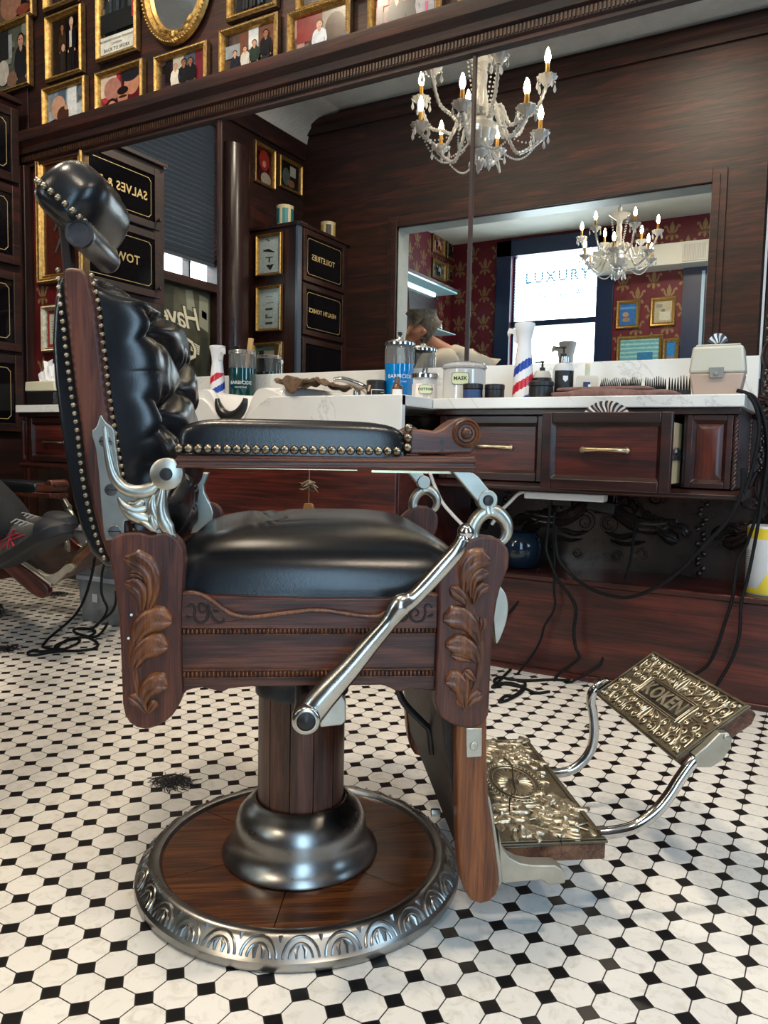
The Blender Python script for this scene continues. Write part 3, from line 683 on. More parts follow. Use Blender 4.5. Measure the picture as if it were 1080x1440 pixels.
def tuft(u, v):
    """u across, v from bottom up; diamond-buttoned pillow with folds running out from every button"""
    x, z = edge_at(EF[::-1], v*.985)
    y = (u-.5)*.50
    a, b = (u-.5)*3.1+1, (v-.17)/.165
    p1, p2 = (a+b)/2*pi, (a-b)/2*pi
    puff = (1-(1-abs(sin(p1)))**2.2)*(1-(1-abs(sin(p2)))**2.2)
    edge = min(u, 1-u)*2; ez = min(v, 1-v)
    env = (1-(1-min(1, edge/.2))**2.2)*(.78+.22*min(1, edge/.6))*(1-(1-min(1, ez/.12))**2.4)
    if edge < .32: puff = puff*(edge/.32)+(1-edge/.32)*(.45+.55*abs(cos(b*pi/2))**.5)
    env *= min(1, (1-v)/.09)**.5
    if v > .88: puff = puff*(1-v)/.12+(1-(1-v)/.12)*(.4+.6*abs(sin(a*pi/2))**.5)
    dip = wr = 0
    for ub, vb in BTN:
        du, dv = (u-ub)*.5, (v-vb)*.42; d = math.hypot(du, dv)
        if d < .11:
            dip += .022*math.exp(-(d/.02)**2); th = math.atan2(dv, du)
            wr += .0022*(1 if v < .8 else .2)*sin(8*th+ub*40+vb*23)*math.exp(-((d-.035)/.025)**2)
    s_ = min(1, v/.45); s_ = s_*s_*(3-2*s_)
    t = env*(.022+.036*s_+.03*(puff-.5)*(.5+.5*s_)-dip*(.5+.5*s_)+wr)
    return (x+t*.985+.002, y, z+t*.14-(.02*(1-env) if v < .1 else 0))
mb = MB().grid(tuft, 150, 150); tc = mb.build('back_cushion', LEATHER, CH, smooth=80)
mb = MB()
for ub, vb in BTN:
    if .05 < ub < .95:
        p = tuft(ub, vb); mb.ball((p[0]+.002, p[1], p[2]), .009, 10, 6, (.5, 1, 1))
mb.build('button', LEATHER, tc)
x0, z0 = SR[0]; x1 = SL[0][0]
mb = MB(); mb.superq(((x0+x1)/2, 0, z0-.012), (.034, .238, .03), .6, .5, 40, 12); mb.build('back_roll', LEATHER, CH, smooth=80)

# ---- head rest
hp = [(-0.3989,1.1135),(-0.3815,1.0988),(-0.3713,1.0228),(-0.3913,1.0219)]
mb = MB(); (ax, az), (bx, bz), (cx, cz), (dx, dz) = hp
mb.prism([(ax, az), (bx, bz), (cx+.008, cz-.1), (dx+.008, dz-.1)], -.012, .012); mb.build('headrest_post', WALNUTZ, CH, bevel=.003)
(hx, hz), = [(-0.3407,1.0619)]
mb = MB(); mb.lathe([(0, -.101), (.0155, -.101), (.0165, -.1035), (.0205, -.1035), (.0214, -.1), (.0214, -.09), (.0206, -.088), (.0206, .06), (.0214, .062), (.0214, .072), (.0205, .075), (0, .075)], 40, (hx, 0, hz), 'y')
mb.build('headrest_bar', noisy('gunmetal', (.1, .1, .11), (.2, .2, .21), (20, 20, 20), (.25, .4), .9), CH)
(px_, pz_), (qx, qz) = [(-0.401,1.1328),(-0.3375,1.0806)]   # back board of the pillow, near end
tx, tz = qx-px_, qz-pz_; L = math.hypot(tx, tz); tx /= L; tz /= L; nx, nz = -tz, tx
HR = Matrix(((tx, 0, nx, (px_+qx)/2), (0, 1, 0, 0), (tz, 0, nz, (pz_+qz)/2), (0, 0, 0, 1)))
mb = MB(); mb.superq((0, 0, 0), (L/2+.009, .122, .078), .72, .58, 72, 24, True)
def pleat(v):
    x, y, z = v
    e = max(0, (abs(y)-.085)/.043); k = 1+.05*e*sin(x*150)*(1-z/.08)
    return (x*k, y, z*(1-.03*sin(abs(y)*55)))
mb.v = [pleat(v) for v in mb.v]; mb.v = [tuple(HR @ Vector(v)) for v in mb.v]
hr = mb.build('headrest', LEATHER, CH, smooth=80)
mb = MB(); mb.m = HR; mb.superq((0, 0, -.002), (L/2+.006, .119, .026), .7, .55, 48, 12); mb.build('headrest_back', LEATHER, hr, smooth=60)
pts = []
for i in range(101):
    a = 2*pi*i/100; g = lambda q: math.copysign(abs(q)**.58, q)
    pts.append(HR @ Vector(((L/2+.010)*g(cos(a)), .122*g(sin(a)), .002)))
tacks(pts, .0054, 'nail_trim', hr, step=.0128, mat=TACK)

# ---- arm rests
PAD = [(-0.1699,0.7415),(-0.1708,0.7657),(-0.1644,0.7733),(-0.1498,0.7783),(-0.1055,0.7822),(-0.0308,0.7859),(0.0451,0.7869),(0.1029,0.7854),(0.1282,0.7822),(0.1342,0.7766),(0.1359,0.7477)]
RAILA = [(-0.171,0.7368),(0.2288,0.7423),(0.2304,0.7209),(-0.171,0.7205)]
BLOCK = [(0.1376,0.7762),(0.1547,0.7774),(0.1729,0.7752),(0.1829,0.7781),(0.1909,0.7845),(0.1976,0.7892),(0.2052,0.7938),(0.2134,0.7954),(0.2217,0.7942),(0.2283,0.7895),(0.2331,0.782),(0.2357,0.7739),(0.2337,0.764),(0.2294,0.7549),(0.2241,0.7458),(0.1384,0.7432)]
(rx, rz_), = [(0.2154,0.7731)]
for sg in (-1, 1):
    ar = MB().prism(RAILA, sg*.292, sg*.205).build('armrest', OAK, CH, bevel=.003)
    mb = MB(); (xa, za), (xb, zb) = RAILA[0], RAILA[1]
    mb.tube([(xa, sg*.2925, za-.007), (xb, sg*.2925, zb-.007)], .0028, 8); mb.tube([(xa, sg*.2925, za-.0155), (xb, sg*.2925, zb-.0155)], .002, 8); mb.build('arm_molding', OAK, ar)
    mb = MB(); xs_ = [p[0] for p in PAD]; x0, x1 = min(xs_), max(xs_); zb_ = PAD[0][1]; zt = max(p[1] for p in PAD)
    mb.superq(((x0+x1)/2, sg*.248, zb_-.003), ((x1-x0)/2, .044, zt-zb_+.003), .42, .22, 80, 16, True)
    mb.build('arm_pad', LEATHER, ar, smooth=80)
    (ta, tz0), (tb, tz1) = [(-0.1674,0.7448),(0.1303,0.7471)]
    tacks([(ta, sg*.2925, tz0), (tb, sg*.2925, tz1)], .0062, 'nail_trim', ar, step=.0125)
    (ta, tz0), (tb, tz1) = [(0.1354,0.7784),(0.1351,0.7477)]
    tacks([(ta, sg*.2905, tz0), (tb, sg*.2905, tz1)], .006, 'nail_trim', ar, step=.013)
    bl = MB().prism(BLOCK, sg*.29, sg*.212).build('arm_scroll', OAK, ar, bevel=.003)
    mb = MB(); o = (rx, sg*.289, rz_)
    mb.lathe([(.0195, 0), (.0195, sg*.004), (.0175, sg*.006), (.0155, sg*.0035), (.0145, sg*.0035), (.0125, sg*.0065), (.0115, sg*.004), (.0085, sg*.004), (.0075, sg*.0085), (.004, sg*.0115), (0, sg*.012)], 32, o, 'y', close=False)
    mb.build('roundel', CARVE, bl, smooth=50)
    if sg < 0:
        mb = MB(); (x, z), (x2, z2) = [(0.1818,0.7602),(0.1821,0.7486)]
        mb.lathe([(0, -.2905), (.004, -.2905), (.004, -.289)], 10, (x, 0, z), 'y'); mb.lathe([(0, -.2905), (.0026, -.2905), (.0026, -.289)], 10, (x2, 0, z2), 'y'); mb.build('plug_hole', BOLT, bl)
    mb = MB(); za = RAILA[2][1]
    mb.box((xa, sg*.262-.004, za-.002), (xa+.24, sg*.262+.004, za+.003)).box((xa+.26, sg*.262-.004, za-.004), (xb-.02, sg*.262+.004, za+.002)); mb.build('brass_strip', BRASS, ar)
# ---- front arm links: hinge bar over a looped casting
for sg in (-1, 1):
    lk = MB()
    (a0, b0), (a1, b1), (a2, b2), (a3, b3) = [(0.1977,0.7213),(0.2248,0.7218),(0.2604,0.6866),(0.2384,0.6764)]
    lk.prism([(a0, b0), (a1, b1), (a1+.012, b1-.008), (a2, b2), (a2-.002, b2-.012), (a3+.004, b3-.004), (a3, b3), (a0+.012, b0-.013)], sg*.283, sg*.265)
    (hx, hz), = [(0.2504,0.6815)]
    lk.lathe([(.0145, -.286*-sg-.002*sg), (.0145, sg*.262)], 24, (hx, 0, hz), 'y')
    lo = lk.build('arm_link', NICKEL, CH, bevel=.002)
    mb = MB(); mb.lathe([(0, sg*.2895), (.006, sg*.289), (.0075, sg*.2865), (.0075, sg*.28)], 16, (hx, 0, hz), 'y'); mb.build('pivot_bolt', BOLT, lo)
    ring = [(0.2363,0.6122),(0.2306,0.6323),(0.2332,0.6463),(0.241,0.6584),(0.2529,0.6655),(0.2652,0.6637),(0.2758,0.6548),(0.2813,0.6428),(0.2797,0.6307),(0.2728,0.6215),(0.2658,0.6165)]
    mb = MB(); R = smooth2(ring, 5); mb.tube([(a, sg*.275, b) for a, b in R], lerp([.012, .011, .0105, .010, .0105, .0105, .0095, .008, .006, .0075], len(R)), 12)
    nk = [(0.2504,0.6805),(0.2517,0.6715),(0.253,0.6626)]; mb.tube([(a, sg*.275, b) for a, b in nk], [.012, .0095, .012], 12)
    mb.build('arm_loop', NICKEL, lo, smooth=60)
    nk = [(0.2774,0.5594),(0.2907,0.5406),(0.2936,0.5176),(0.2881,0.4913),(0.2772,0.4703),(0.2717,0.5072)]   # lower bulge of the casting behind the post
    mb = MB(); mb.prism(smooth2(nk, 4), sg*.252, sg*.236); mb.build('arm_tail', NICKEL, lo, bevel=.004)
# ---- rear arm brackets
BKC = [(-0.2692,0.7855),(-0.2672,0.786),(-0.2647,0.7809),(-0.261,0.7759),(-0.2543,0.7709),(-0.2513,0.7653),(-0.2504,0.7524),(-0.248,0.7317),(-0.2456,0.7135),(-0.2426,0.7018),(-0.2371,0.6953),(-0.2287,0.6918),(-0.2198,0.6917),(-0.2122,0.6936),(-0.205,0.6984),(-0.2009,0.7043),(-0.1994,0.7117),(-0.1963,0.7175),(-0.1917,0.721),(-0.186,0.7224),(-0.1801,0.7214),(-0.1748,0.7184),(-0.1712,0.7132),(-0.1707,0.7074),(-0.1737,0.701),(-0.1789,0.6936),(-0.1825,0.6856),(-0.1846,0.675),(-0.1846,0.6645),(-0.1815,0.6513),(-0.1769,0.638),(-0.1725,0.6261),(-0.1919,0.6259),(-0.1991,0.6325),(-0.2099,0.6398),(-0.2226,0.6455),(-0.2328,0.6486),(-0.2392,0.6475),(-0.24,0.6401),(-0.2391,0.6256),(-0.263,0.6214),(-0.266,0.6333),(-0.2687,0.6661),(-0.2716,0.7104),(-0.2746,0.7415),(-0.2794,0.7595),(-0.2791,0.7659),(-0.2743,0.7694),(-0.2718,0.7751)]
RIDGE = [[(-0.2629,0.7712),(-0.2601,0.7418),(-0.2539,0.711),(-0.2435,0.6943),(-0.2284,0.6867),(-0.2132,0.687),(-0.2018,0.6923),(-0.1929,0.7042)], [(-0.1878,0.6991),(-0.1904,0.6834),(-0.1925,0.6676),(-0.1905,0.6519),(-0.1841,0.6388),(-0.1778,0.6296)], [(-0.2461,0.6787),(-0.2386,0.6671),(-0.226,0.662),(-0.2108,0.6648)], [(-0.2436,0.6722),(-0.2336,0.6593),(-0.221,0.6529),(-0.2045,0.6491)], [(-0.2335,0.6723),(-0.2234,0.6699),(-0.2133,0.6752)], [(-0.2006,0.6832),(-0.2032,0.6701),(-0.2007,0.657),(-0.1943,0.6466)], [(-0.2032,0.6623),(-0.2032,0.6491),(-0.1982,0.636)], [(-0.221,0.649),(-0.2084,0.6425),(-0.1982,0.6347)]]
RWD = [.019, .02, .018, .02, .014, .018, .016, .012]
SCR = [(-0.2623,0.7521),(-0.256,0.6888),(-0.2519,0.634)]
BOL = [(-0.1842,0.7109)]
for sg in (-1, 1):
    if sg > 0: continue
    br = MB().prism(BKC, sg*.284, sg*.272).build('back_bracket', NICKEL, CH, bevel=.003, seg=3)
    mb = MB()
    for P, w in zip(RIDGE, RWD): mb.leaf(P, w, .0075, lambda a, b, d: (a, sg*(.283+d), b), seg=6, groove=.0, tip=.5)
    mb.build('bracket_relief', NICKEL, br, smooth=70)
    for x, z in SCR:
        mb = MB(); mb.lathe([(0, sg*.2862), (.0075, sg*.286), (.0085, sg*.284)], 18, (x, 0, z), 'y'); mb.mat = 1; mb.box((x-.0078, min(sg*.2865, sg*.285), z-.0007), (x+.0078, max(sg*.2865, sg*.285), z+.0007))
        mb.build('screw', [STEEL, BOLT], br)
    (x, z), = BOL; mb = MB().lathe([(.021, sg*.266), (.021, sg*.29), (.019, sg*.2915), (0, sg*.2915)], 32, (x, 0, z), 'y'); mb.build('bracket_boss', NICKEL, br)
    mb = MB().lathe([(0, sg*.294), (.0075, sg*.2935), (.0088, sg*.291)], 20, (x, 0, z), 'y'); mb.build('pivot_bolt', BOLT, br)
FBK = [(-0.2826,0.6724),(-0.2593,0.6768),(-0.2321,0.6792),(-0.2223,0.6885),(-0.2204,0.6945),(-0.1891,0.6951),(-0.1938,0.6818),(-0.1989,0.6697),(-0.1984,0.6557),(-0.1921,0.6418),(-0.1842,0.6279),(-0.1799,0.6138),(-0.181,0.5977),(-0.1869,0.5835),(-0.1967,0.5766),(-0.2203,0.5711),(-0.2595,0.5708),(-0.2829,0.5686),(-0.2828,0.5926),(-0.2419,0.5922),(-0.2242,0.5916),(-0.2156,0.5941),(-0.2125,0.6022),(-0.218,0.6134),(-0.2282,0.6213),(-0.2407,0.6276),(-0.2516,0.6258),(-0.2827,0.6166)]
MB().prism(FBK, .255, .275).build('back_bracket', NICKEL, CH, bevel=.003)
# ---- recline lever on the camera side
LV = [(0.2082,0.6302),(0.1999,0.6148),(0.1783,0.5896),(0.1538,0.5626),(0.1396,0.5491),(0.1254,0.5413),(0.1105,0.5201),(0.0861,0.4912),(0.0581,0.4575),(0.0319,0.4286),(0.0169,0.4113),(0.0029,0.3921)]
mb = MB(); P = smooth2([(a, -.318-.012*i/11, b) for i, (a, b) in enumerate(LV)], 5)
mb.tube(P, lerp([.008, .0112, .012, .0112, .0118, .0165, .0112, .0128, .0155, .018, .019, .0185], len(P)), 16, flat=.85, up=(0, 1, 0))
lv = mb.build('recline_lever', POLISHED, CH, smooth=60)
(x, z), = [(0.2137,0.6404)]; mb = MB().ball((x, -.312, z), .0115, 20, 14)
mb.lathe([(.008, 0), (.0095, .003), (.0095, .006), (.008, .009)], 16, (x-.004, -.314, z-.014)); mb.build('ball_joint', CHROME, lv)
(x, z), = [(0.0018,0.3962)]; mb = MB().lathe([(.0185, -.336), (.0185, -.352), (.0165, -.354), (.0125, -.354), (.0125, -.350)], 32, (x, 0, z), 'y', close=False)
mb.lathe([(.0185, -.336), (.0150, -.3), (.014, -.08)], 24, (x, 0, z), 'y'); mb.build('lever_boss', POLISHED, lv, smooth=50)
mb = MB().lathe([(0, -.3575), (.008, -.3565), (.0118, -.353), (.0125, -.348)], 24, (x, 0, z), 'y'); mb.build('pivot_bolt', BOLT, lv)
W = [(0.0232,0.4062),(0.0481,0.4287),(0.0513,0.4127),(0.0562,0.4057),(0.0567,0.3787),(0.0509,0.3728),(0.0218,0.3704)]; MB().prism(W, -.306, -.286).build('lever_web', NICKEL, lv, bevel=.002)

# ---- leg rest: two oak legs, back panel, brass step, swung-out foot rest
LEGP = [(0.2152,0.3931),(0.2158,0.3355),(0.2189,0.2614),(0.2218,0.1973),(0.225,0.1595),(0.2289,0.1345),(0.2348,0.1147),(0.2437,0.1012),(0.2577,0.0956),(0.2715,0.0988),(0.2808,0.1082),(0.2846,0.1211),(0.2802,0.1573),(0.2722,0.2062),(0.2645,0.2494),(0.2603,0.3134),(0.2578,0.3924)]
(lx0, lz0), (lx1, lz1) = LEGP[0], LEGP[8]
LR = MB()
a = [(0.2067,0.3832),(0.2216,0.383),(0.2443,0.1589),(0.2291,0.1595)]
LR.prism([(lx0-.02, lz0), (lx0+.0, lz0), (lx1-.005, lz1+.06), (lx1-.027, lz1+.06)], -.25, .25)
leg = LR.build('leg_rest', wood('dark_cross_board', hexc('120906'), hexc('22130e'), hexc('33201a'), 'y', 1.5, (.5, .65), 0), CH, bevel=.002)
for sg in (-1, 1):
    MB().prism(LEGP, sg*.287, sg*.25).build('leg_board', LEGOAK, leg, bevel=.005, seg=3)
    cl = [(0.2275,0.3591),(0.2511,0.3586),(0.2519,0.3171),(0.2299,0.3161)]; mb = MB().prism(cl, sg*.2895, sg*.286)
    (x, z), = [(0.2396,0.333)]; mb.lathe([(0, sg*.2925), (.006, sg*.292), (.0065, sg*.289)], 16, (x, 0, z), 'y'); mb.build('leg_clip', NICKEL, leg, bevel=.0012)
    edge = [(0.2656,0.2472),(0.2733,0.2062),(0.2813,0.1572),(0.2868,0.1211),(0.2838,0.1124),(0.2892,0.1122),(0.2943,0.1207),(0.2875,0.1624),(0.2772,0.2168),(0.2698,0.2492)]
    mb = MB().prism(edge, sg*.272, sg*.236)
    foot = [(0.2877,0.1931),(0.2941,0.1652),(0.3055,0.1503),(0.3223,0.1408),(0.3422,0.1366),(0.3766,0.1352),(0.3892,0.1268),(0.394,0.1176),(0.3923,0.1064),(0.3678,0.1052),(0.3564,0.1136),(0.297,0.1106),(0.2923,0.1208)]
    mb.prism(foot, sg*.262, sg*.236); mb.build('step_bracket', noisy('cast_bracket', (.32, .3, .25), (.55, .51, .43), (14, 14, 14), (.38, .55), .75), leg, bevel=.002)
(x, z), = [(0.214,0.2031)]; mb = MB().lathe([(.006, 0), (.006, .012), (.0045, .014), (0, .014)], 6, (x-.02, -.22, z), 'x'); mb.build('hinge_bolt', NICKEL, leg)
rod = [(0.1561,0.3555),(0.1636,0.3374),(0.1783,0.3191),(0.2002,0.297),(0.2101,0.2847),(0.2159,0.2456)]
mb = MB(); stube(mb, [(a, -.1, b) for a, b in rod], .0058, 5, 8); mb.build('strut', BOLT, leg)
# step: local frame, x forward .30 -> .475, slight rise
SX0, SX1, SZ = .298, .474, .147
mb = MB(); mb.box((SX0, -.215, SZ-.032), (SX1, .205, SZ-.004)); st = mb.build('step_block', wood('step_oak', hexc('3a2016'), hexc('5f3c2a'), hexc('7d553c'), 'y', 2.), leg, bevel=.003)
mb = MB().box((SX0-.004, -.218, SZ-.004), (SX1+.002, .208, SZ))
for a, b in (((SX0, -.214, SZ), (SX1, -.207, SZ+.0025)), ((SX0, .197, SZ), (SX1, .204, SZ+.0025)), ((SX1-.008, -.21, SZ), (SX1, .2, SZ+.0025)), ((SX0, -.21, SZ), (SX0+.007, .2, SZ+.0025))): mb.box(a, b)
pl_ = mb.build('step_plate', PEWTER, leg, bevel=.001)
# cast foliage relief: medallion, blossoms and leaves on stems
mb = MB(); t3 = lambda a, b, d: (a, b, SZ+d)
mcx, mcy = .386, .0
for k in range(3):
    ra, rb = (.05-.007*k), (.085-.011*k)
    mb.tube([(mcx+ra*cos(i*pi/18), mcy+rb*sin(i*pi/18), SZ+.001) for i in range(37)], .0018 if k != 1 else .0012, 6)
for i in range(46): mb.ball((mcx+.0465*cos(i*2*pi/46), mcy+.079*sin(i*2*pi/46), SZ+.001), .0022, 6, 4)
for i in range(22):
    a = i*2*pi/22; mb.leaf([(mcx+.01*cos(a), mcy+.015*sin(a)), (mcx+.022*cos(a+.1), mcy+.035*sin(a+.1)), (mcx+.033*cos(a), mcy+.056*sin(a))], .008, .004, t3, seg=4, k=2, groove=0)
rg = random.Random(11)
def flower(cx, cy, r, n=5):
    for i in range(n):
        a = i*2*pi/n+rg.random(); mb.leaf([(cx, cy), (cx+r*.6*cos(a), cy+r*.6*sin(a)), (cx+r*cos(a), cy+r*sin(a))], r*.75, .005, t3, seg=4, k=3, groove=.2, tip=.7)
    mb.ball((cx, cy, SZ+.004), r*.28, 8, 5)
for s2 in (-1, 1):
    for (a, b, r) in ((.33, .125, .019), (.43, .15, .022), (.35, .175, .024), (.405, .112, .017), (.445, .1, .014)): flower(a, s2*b, r)
    for k in range(64):
        a, b = .312+rg.random()*.148, s2*(.09+rg.random()*.105); an = rg.random()*6.28; l = .022+.016*rg.random()
        mb.leaf([(a, b), (a+l*.55*cos(an)+.003, b+l*.55*sin(an)), (a+l*cos(an+.35), b+l*sin(an+.35))], .013, .0055, t3, seg=4, k=3)
    for k in range(7):
        a, b = .32+.02*k, s2*(.1+.08*rg.random()); Q = smooth2([(a, b), (a+.02, b+s2*.015), (a+.03, b-s2*.01), (a+.05 if a < .4 else a-.03, b+s2*.01)], 5); mb.tube([(min(max(p, .308), .464), q, SZ+.002) for p, q in Q], .0017, 6)
for k in range(90):
    a, b = .31+rg.random()*.152, (rg.random()-.5)*.2
    if ((a-mcx)/.05)**2+((b-mcy)/.083)**2 < 1: continue
    an = rg.random()*6.28; mb.leaf([(a, b), (a+.012*cos(an), b+.012*sin(an)), (a+.021*cos(an+.4), b+.021*sin(an+.4))], .011, .005, t3, seg=4, k=3)
mb.build('foliage_relief', RELIEF, leg, smooth=70)
mb = MB(); stube(mb, [(.345, -.12, SZ+.0035), (.36, -.07, SZ+.0055), (.375, -.05, SZ+.0055), (.385, .0, SZ+.0045), (.4, .06, SZ+.0055), (.395, .1, SZ+.0055)], .0012, 4, 5); mb.box((.4, -.2185, SZ-.004), (.4012, -.2, SZ+.0032)); mb.build('crack', BOLT, leg)
# foot-rest tubes
tn = [(0.4679,0.1501),(0.4913,0.1504),(0.5217,0.1551),(0.5448,0.1661),(0.5665,0.1829),(0.5867,0.2069),(0.601,0.2288),(0.6199,0.254),(0.6348,0.2653)]
tf = [(0.5221,0.0799),(0.5451,0.0823),(0.5679,0.0894),(0.5932,0.1118),(0.6074,0.1422),(0.6088,0.1789),(0.6042,0.2125),(0.5986,0.2355),(0.6022,0.2582),(0.6216,0.2715)]
mb = MB(); stube(mb, [(a, -.2+.012*i/8, b) for i, (a, b) in enumerate(tn)], .0098, 6, 14); mb.build('footrest_tube', CHROME, leg, smooth=60)
mb = MB(); stube(mb, [(a, .185-.01*i/9, b) for i, (a, b) in enumerate(tf)], .0098, 6, 14); mb.build('footrest_tube', CHROME, leg, smooth=60)
# foot-rest plate: frame  e1 = across, e2 = up the tilt
o = Vector((.6015, -.181, .2595)); e1 = Vector((0, 1, 0)); e2 = Vector((.119, 0, .085)).normalized(); e3 = Vector((-.085, 0, .119)).normalized()
KP = Matrix(((e2.x, 0, e3.x, o.x), (0, 1, 0, o.y), (e2.z, 0, e3.z, o.z), (0, 0, 0, 1)))
KW, KL = .147, .336          # along the tilt, across
mb = MB(); mb.m = KP; mb.prism([(0, -.002), (KW, -.002), (KW+.004, -.02), (KW-.012, -.03), (.02, -.026), (0, -.016)], .002, KL-.002); mb.build('footrest_block', wood('scuffed_walnut', hexc('2c1710'), hexc('4b2b1e'), hexc('6d4634'), 'y', 2.), leg, bevel=.003)
mb = MB(); mb.m = KP; mb.box((-.002, 0, -.003), (KW+.002, KL, .0005))
for a, b in (((0, .001, 0), (KW, .006, .004)), ((0, KL-.006, 0), (KW, KL-.001, .004)), ((0, 0, 0), (.005, KL, .004)), ((KW-.005, 0, 0), (KW, KL, .004))): mb.box(a, b)
fp = mb.build('footrest_plate', PEWTER, leg, bevel=.0008)
mb = MB(); mb.m = KP
cx, cy = KW/2, KL/2; bw, bl = .021, .078
for d in (0, .004): mb.tube([(cx-bw-d, cy-bl-d, .002), (cx+bw+d, cy-bl-d, .002), (cx+bw+d, cy+bl+d, .002), (cx-bw-d, cy+bl+d, .002), (cx-bw-d, cy-bl-d, .002)], .0013, 6)
def spi(x, y, r, t0, d, turns=1.3, w=.0016):
    n = 22; mb.tube([(x+r*(1-.82*i/n)*cos(t0+d*2*pi*turns*i/n), y+r*(1-.82*i/n)*sin(t0+d*2*pi*turns*i/n), .0018) for i in range(n+1)], lerp([w*.8, w*1.15, w], n+1), 7); mb.ball((x, y, .0018), .003, 8, 5)
def stem(pts, w=.0017):
    Q = smooth2(pts, 5); mb.tube([(a, b, .0015) for a, b in Q], lerp([w*.7, w*1.3, w], len(Q)), 7)
for sx in (-1, 1):
    for sy in (-1, 1):
        q = lambda a, b: (cx+sx*a, cy+sy*b)
        hand = sx*sy
        for a, b, r, t0, dd in ((.056, .018, .0125, 0, 1), (.038, .034, .0105, 2, -1), (.058, .048, .0135, 3, 1), (.036, .064, .0105, 1, 1), (.058, .082, .0125, 4, -1), (.036, .094, .0105, 0, -1), (.056, .112, .014, 2, 1), (.03, .118, .0125, 3, -1), (.012, .104, .009, 1, 1), (.012, .132, .011, 5, -1), (.04, .142, .0135, 2, 1), (.060, .144, .0085, 0, -1), (.018, .153, .0075, 0, 1)):
            x, y = q(a, b); spi(x, y, r, t0*sx, dd*hand)
        stem([q(.028, .004), q(.045, .006), q(.06, .002)]); stem([q(.027, .01), q(.04, .02), q(.046, .012)]); stem([q(.028, .02), q(.036, .048), q(.048, .064), q(.062, .066)]); stem([q(.03, .078), q(.046, .096), q(.062, .098)]); stem([q(.022, .086), q(.024, .104), q(.042, .124), q(.062, .128)]); stem([q(.0, .088), q(.022, .09)]); stem([q(.0, .1), q(.0, .15)], .0013); stem([q(.022, .14), q(.03, .152), q(.05, .156)])
        for a, b, an in ((.032, .012, .4), (.05, .03, 1.2), (.046, .074, .8), (.022, .13, 1.8), (.046, .126, .2)):
            x, y = q(a, b); an2 = math.atan2(sy*sin(an), sx*cos(an)); mb.leaf([(x, y), (x+.006*cos(an2), y+.006*sin(an2)), (x+.013*cos(an2+.3), y+.013*sin(an2+.3))], .007, .004, lambda a, b, d: (a, b, .0005+d), seg=4, k=2)
mb.build('scroll_relief', RELIEF, fp, smooth=70)
mb = MB(); mb.m = KP; mb.box((cx-bw+.001, cy-bl+.001, -.001), (cx+bw-.001, cy+bl-.001, .0012)); mb.build('name_panel', simple('dark_bronze_ground', (.035, .03, .022), .5, .7), fp)
mb = MB(); mb.m = KP; mb.text('KOKEN', .041, T(cx, cy, .0022) @ Matrix(((0, 1, 0, 0), (-1, 0, 0, 0), (0, 0, 1, 0), (0, 0, 0, 1))), .0045, spacing=1.04, bold=.0012)
mb.build('lettering', RELIEF, fp, smooth=0)
mb = MB(); mb.m = KP
for a, b in ((.01, .012), (KW-.01, .012), (.01, KL-.012), (KW-.01, KL-.012)): mb.lathe([(0, .005), (.003, .0045), (.004, .002)], 12, (a, b, 0))
mb.build('rivet', NICKEL, fp)
hb = [(0.6216,0.2718),(0.6411,0.2877),(0.6615,0.3083),(0.6759,0.3092),(0.6837,0.3008),(0.6823,0.2844),(0.669,0.2635),(0.6503,0.2523),(0.6286,0.2528)]
mb = MB().prism(hb, -.199, -.183); (x, z), = [(0.6735,0.3018)]; mb.lathe([(0, -.202), (.005, -.2015), (.006, -.199)], 14, (x, 0, z), 'y'); mb.build('footrest_hinge', NICKEL, leg, bevel=.0015)
hb = [(0.5976,0.2781),(0.6184,0.2883),(0.6306,0.2866),(0.6313,0.2717),(0.6075,0.2601)]; MB().prism(hb, .158, .178).build('footrest_hinge', CHROME, leg, bevel=.002)

# ================================================================ COUNTER AND BASIN
CZ = .92
mb = MB().box((-1.166, 2.33, CZ-.035), (-.218, 2.771, CZ)); tag(mb.build('countertop', MARBLE, bevel=.003), 'pale veined marble countertop over the drawers, right of the basin', 'countertop', 'marble counter slabs')
mb = MB().box((-3.385, 2.33, CZ-.035), (-2.36, 2.771, CZ)); tag(mb.build('countertop', MARBLE, bevel=.003), 'pale marble countertop carrying the tissue box, left of the basin', 'countertop', 'marble counter slabs')
# basin stand: marble surround with a dipped front, ceramic bowl, rubber neck rest, red-brown wood front
bs = thing('shampoo_basin', 'white ceramic shampoo basin set in a marble surround, black neck rest at its lip', 'basin', (0, 0, 0))
BCX = -1.86
front = [(-2.35, .79), (-1.168, .79), (-1.168, CZ)]+[(BCX+dx, z) for dx, z in ((.2, CZ), (.165, .918), (.13, .9), (.09, .868), (.055, .846), (.0, .838), (-.055, .846), (-.08, .868), (-.11, .9), (-.135, .918), (-.17, CZ))]+[(-2.35, CZ)]
mb = MB().prism(front, 2.12, 2.145).prism([(-1.2, 2.145), (-1.168, 2.12), (-1.168, 2.77), (-1.2, 2.77)], CZ-.035, CZ, 'z').prism([(-2.35, 2.12), (-2.32, 2.145), (-2.32, 2.77), (-2.35, 2.77)], CZ-.035, CZ, 'z').box((-2.32, 2.56, CZ-.035), (-1.2, 2.77, CZ))
mb.box((-1.54, 2.145, CZ-.035), (-1.2, 2.56, CZ)).box((-2.32, 2.145, CZ-.035), (-2.18, 2.56, CZ)); mb.build('surround', MARBLE, bs, bevel=.003)
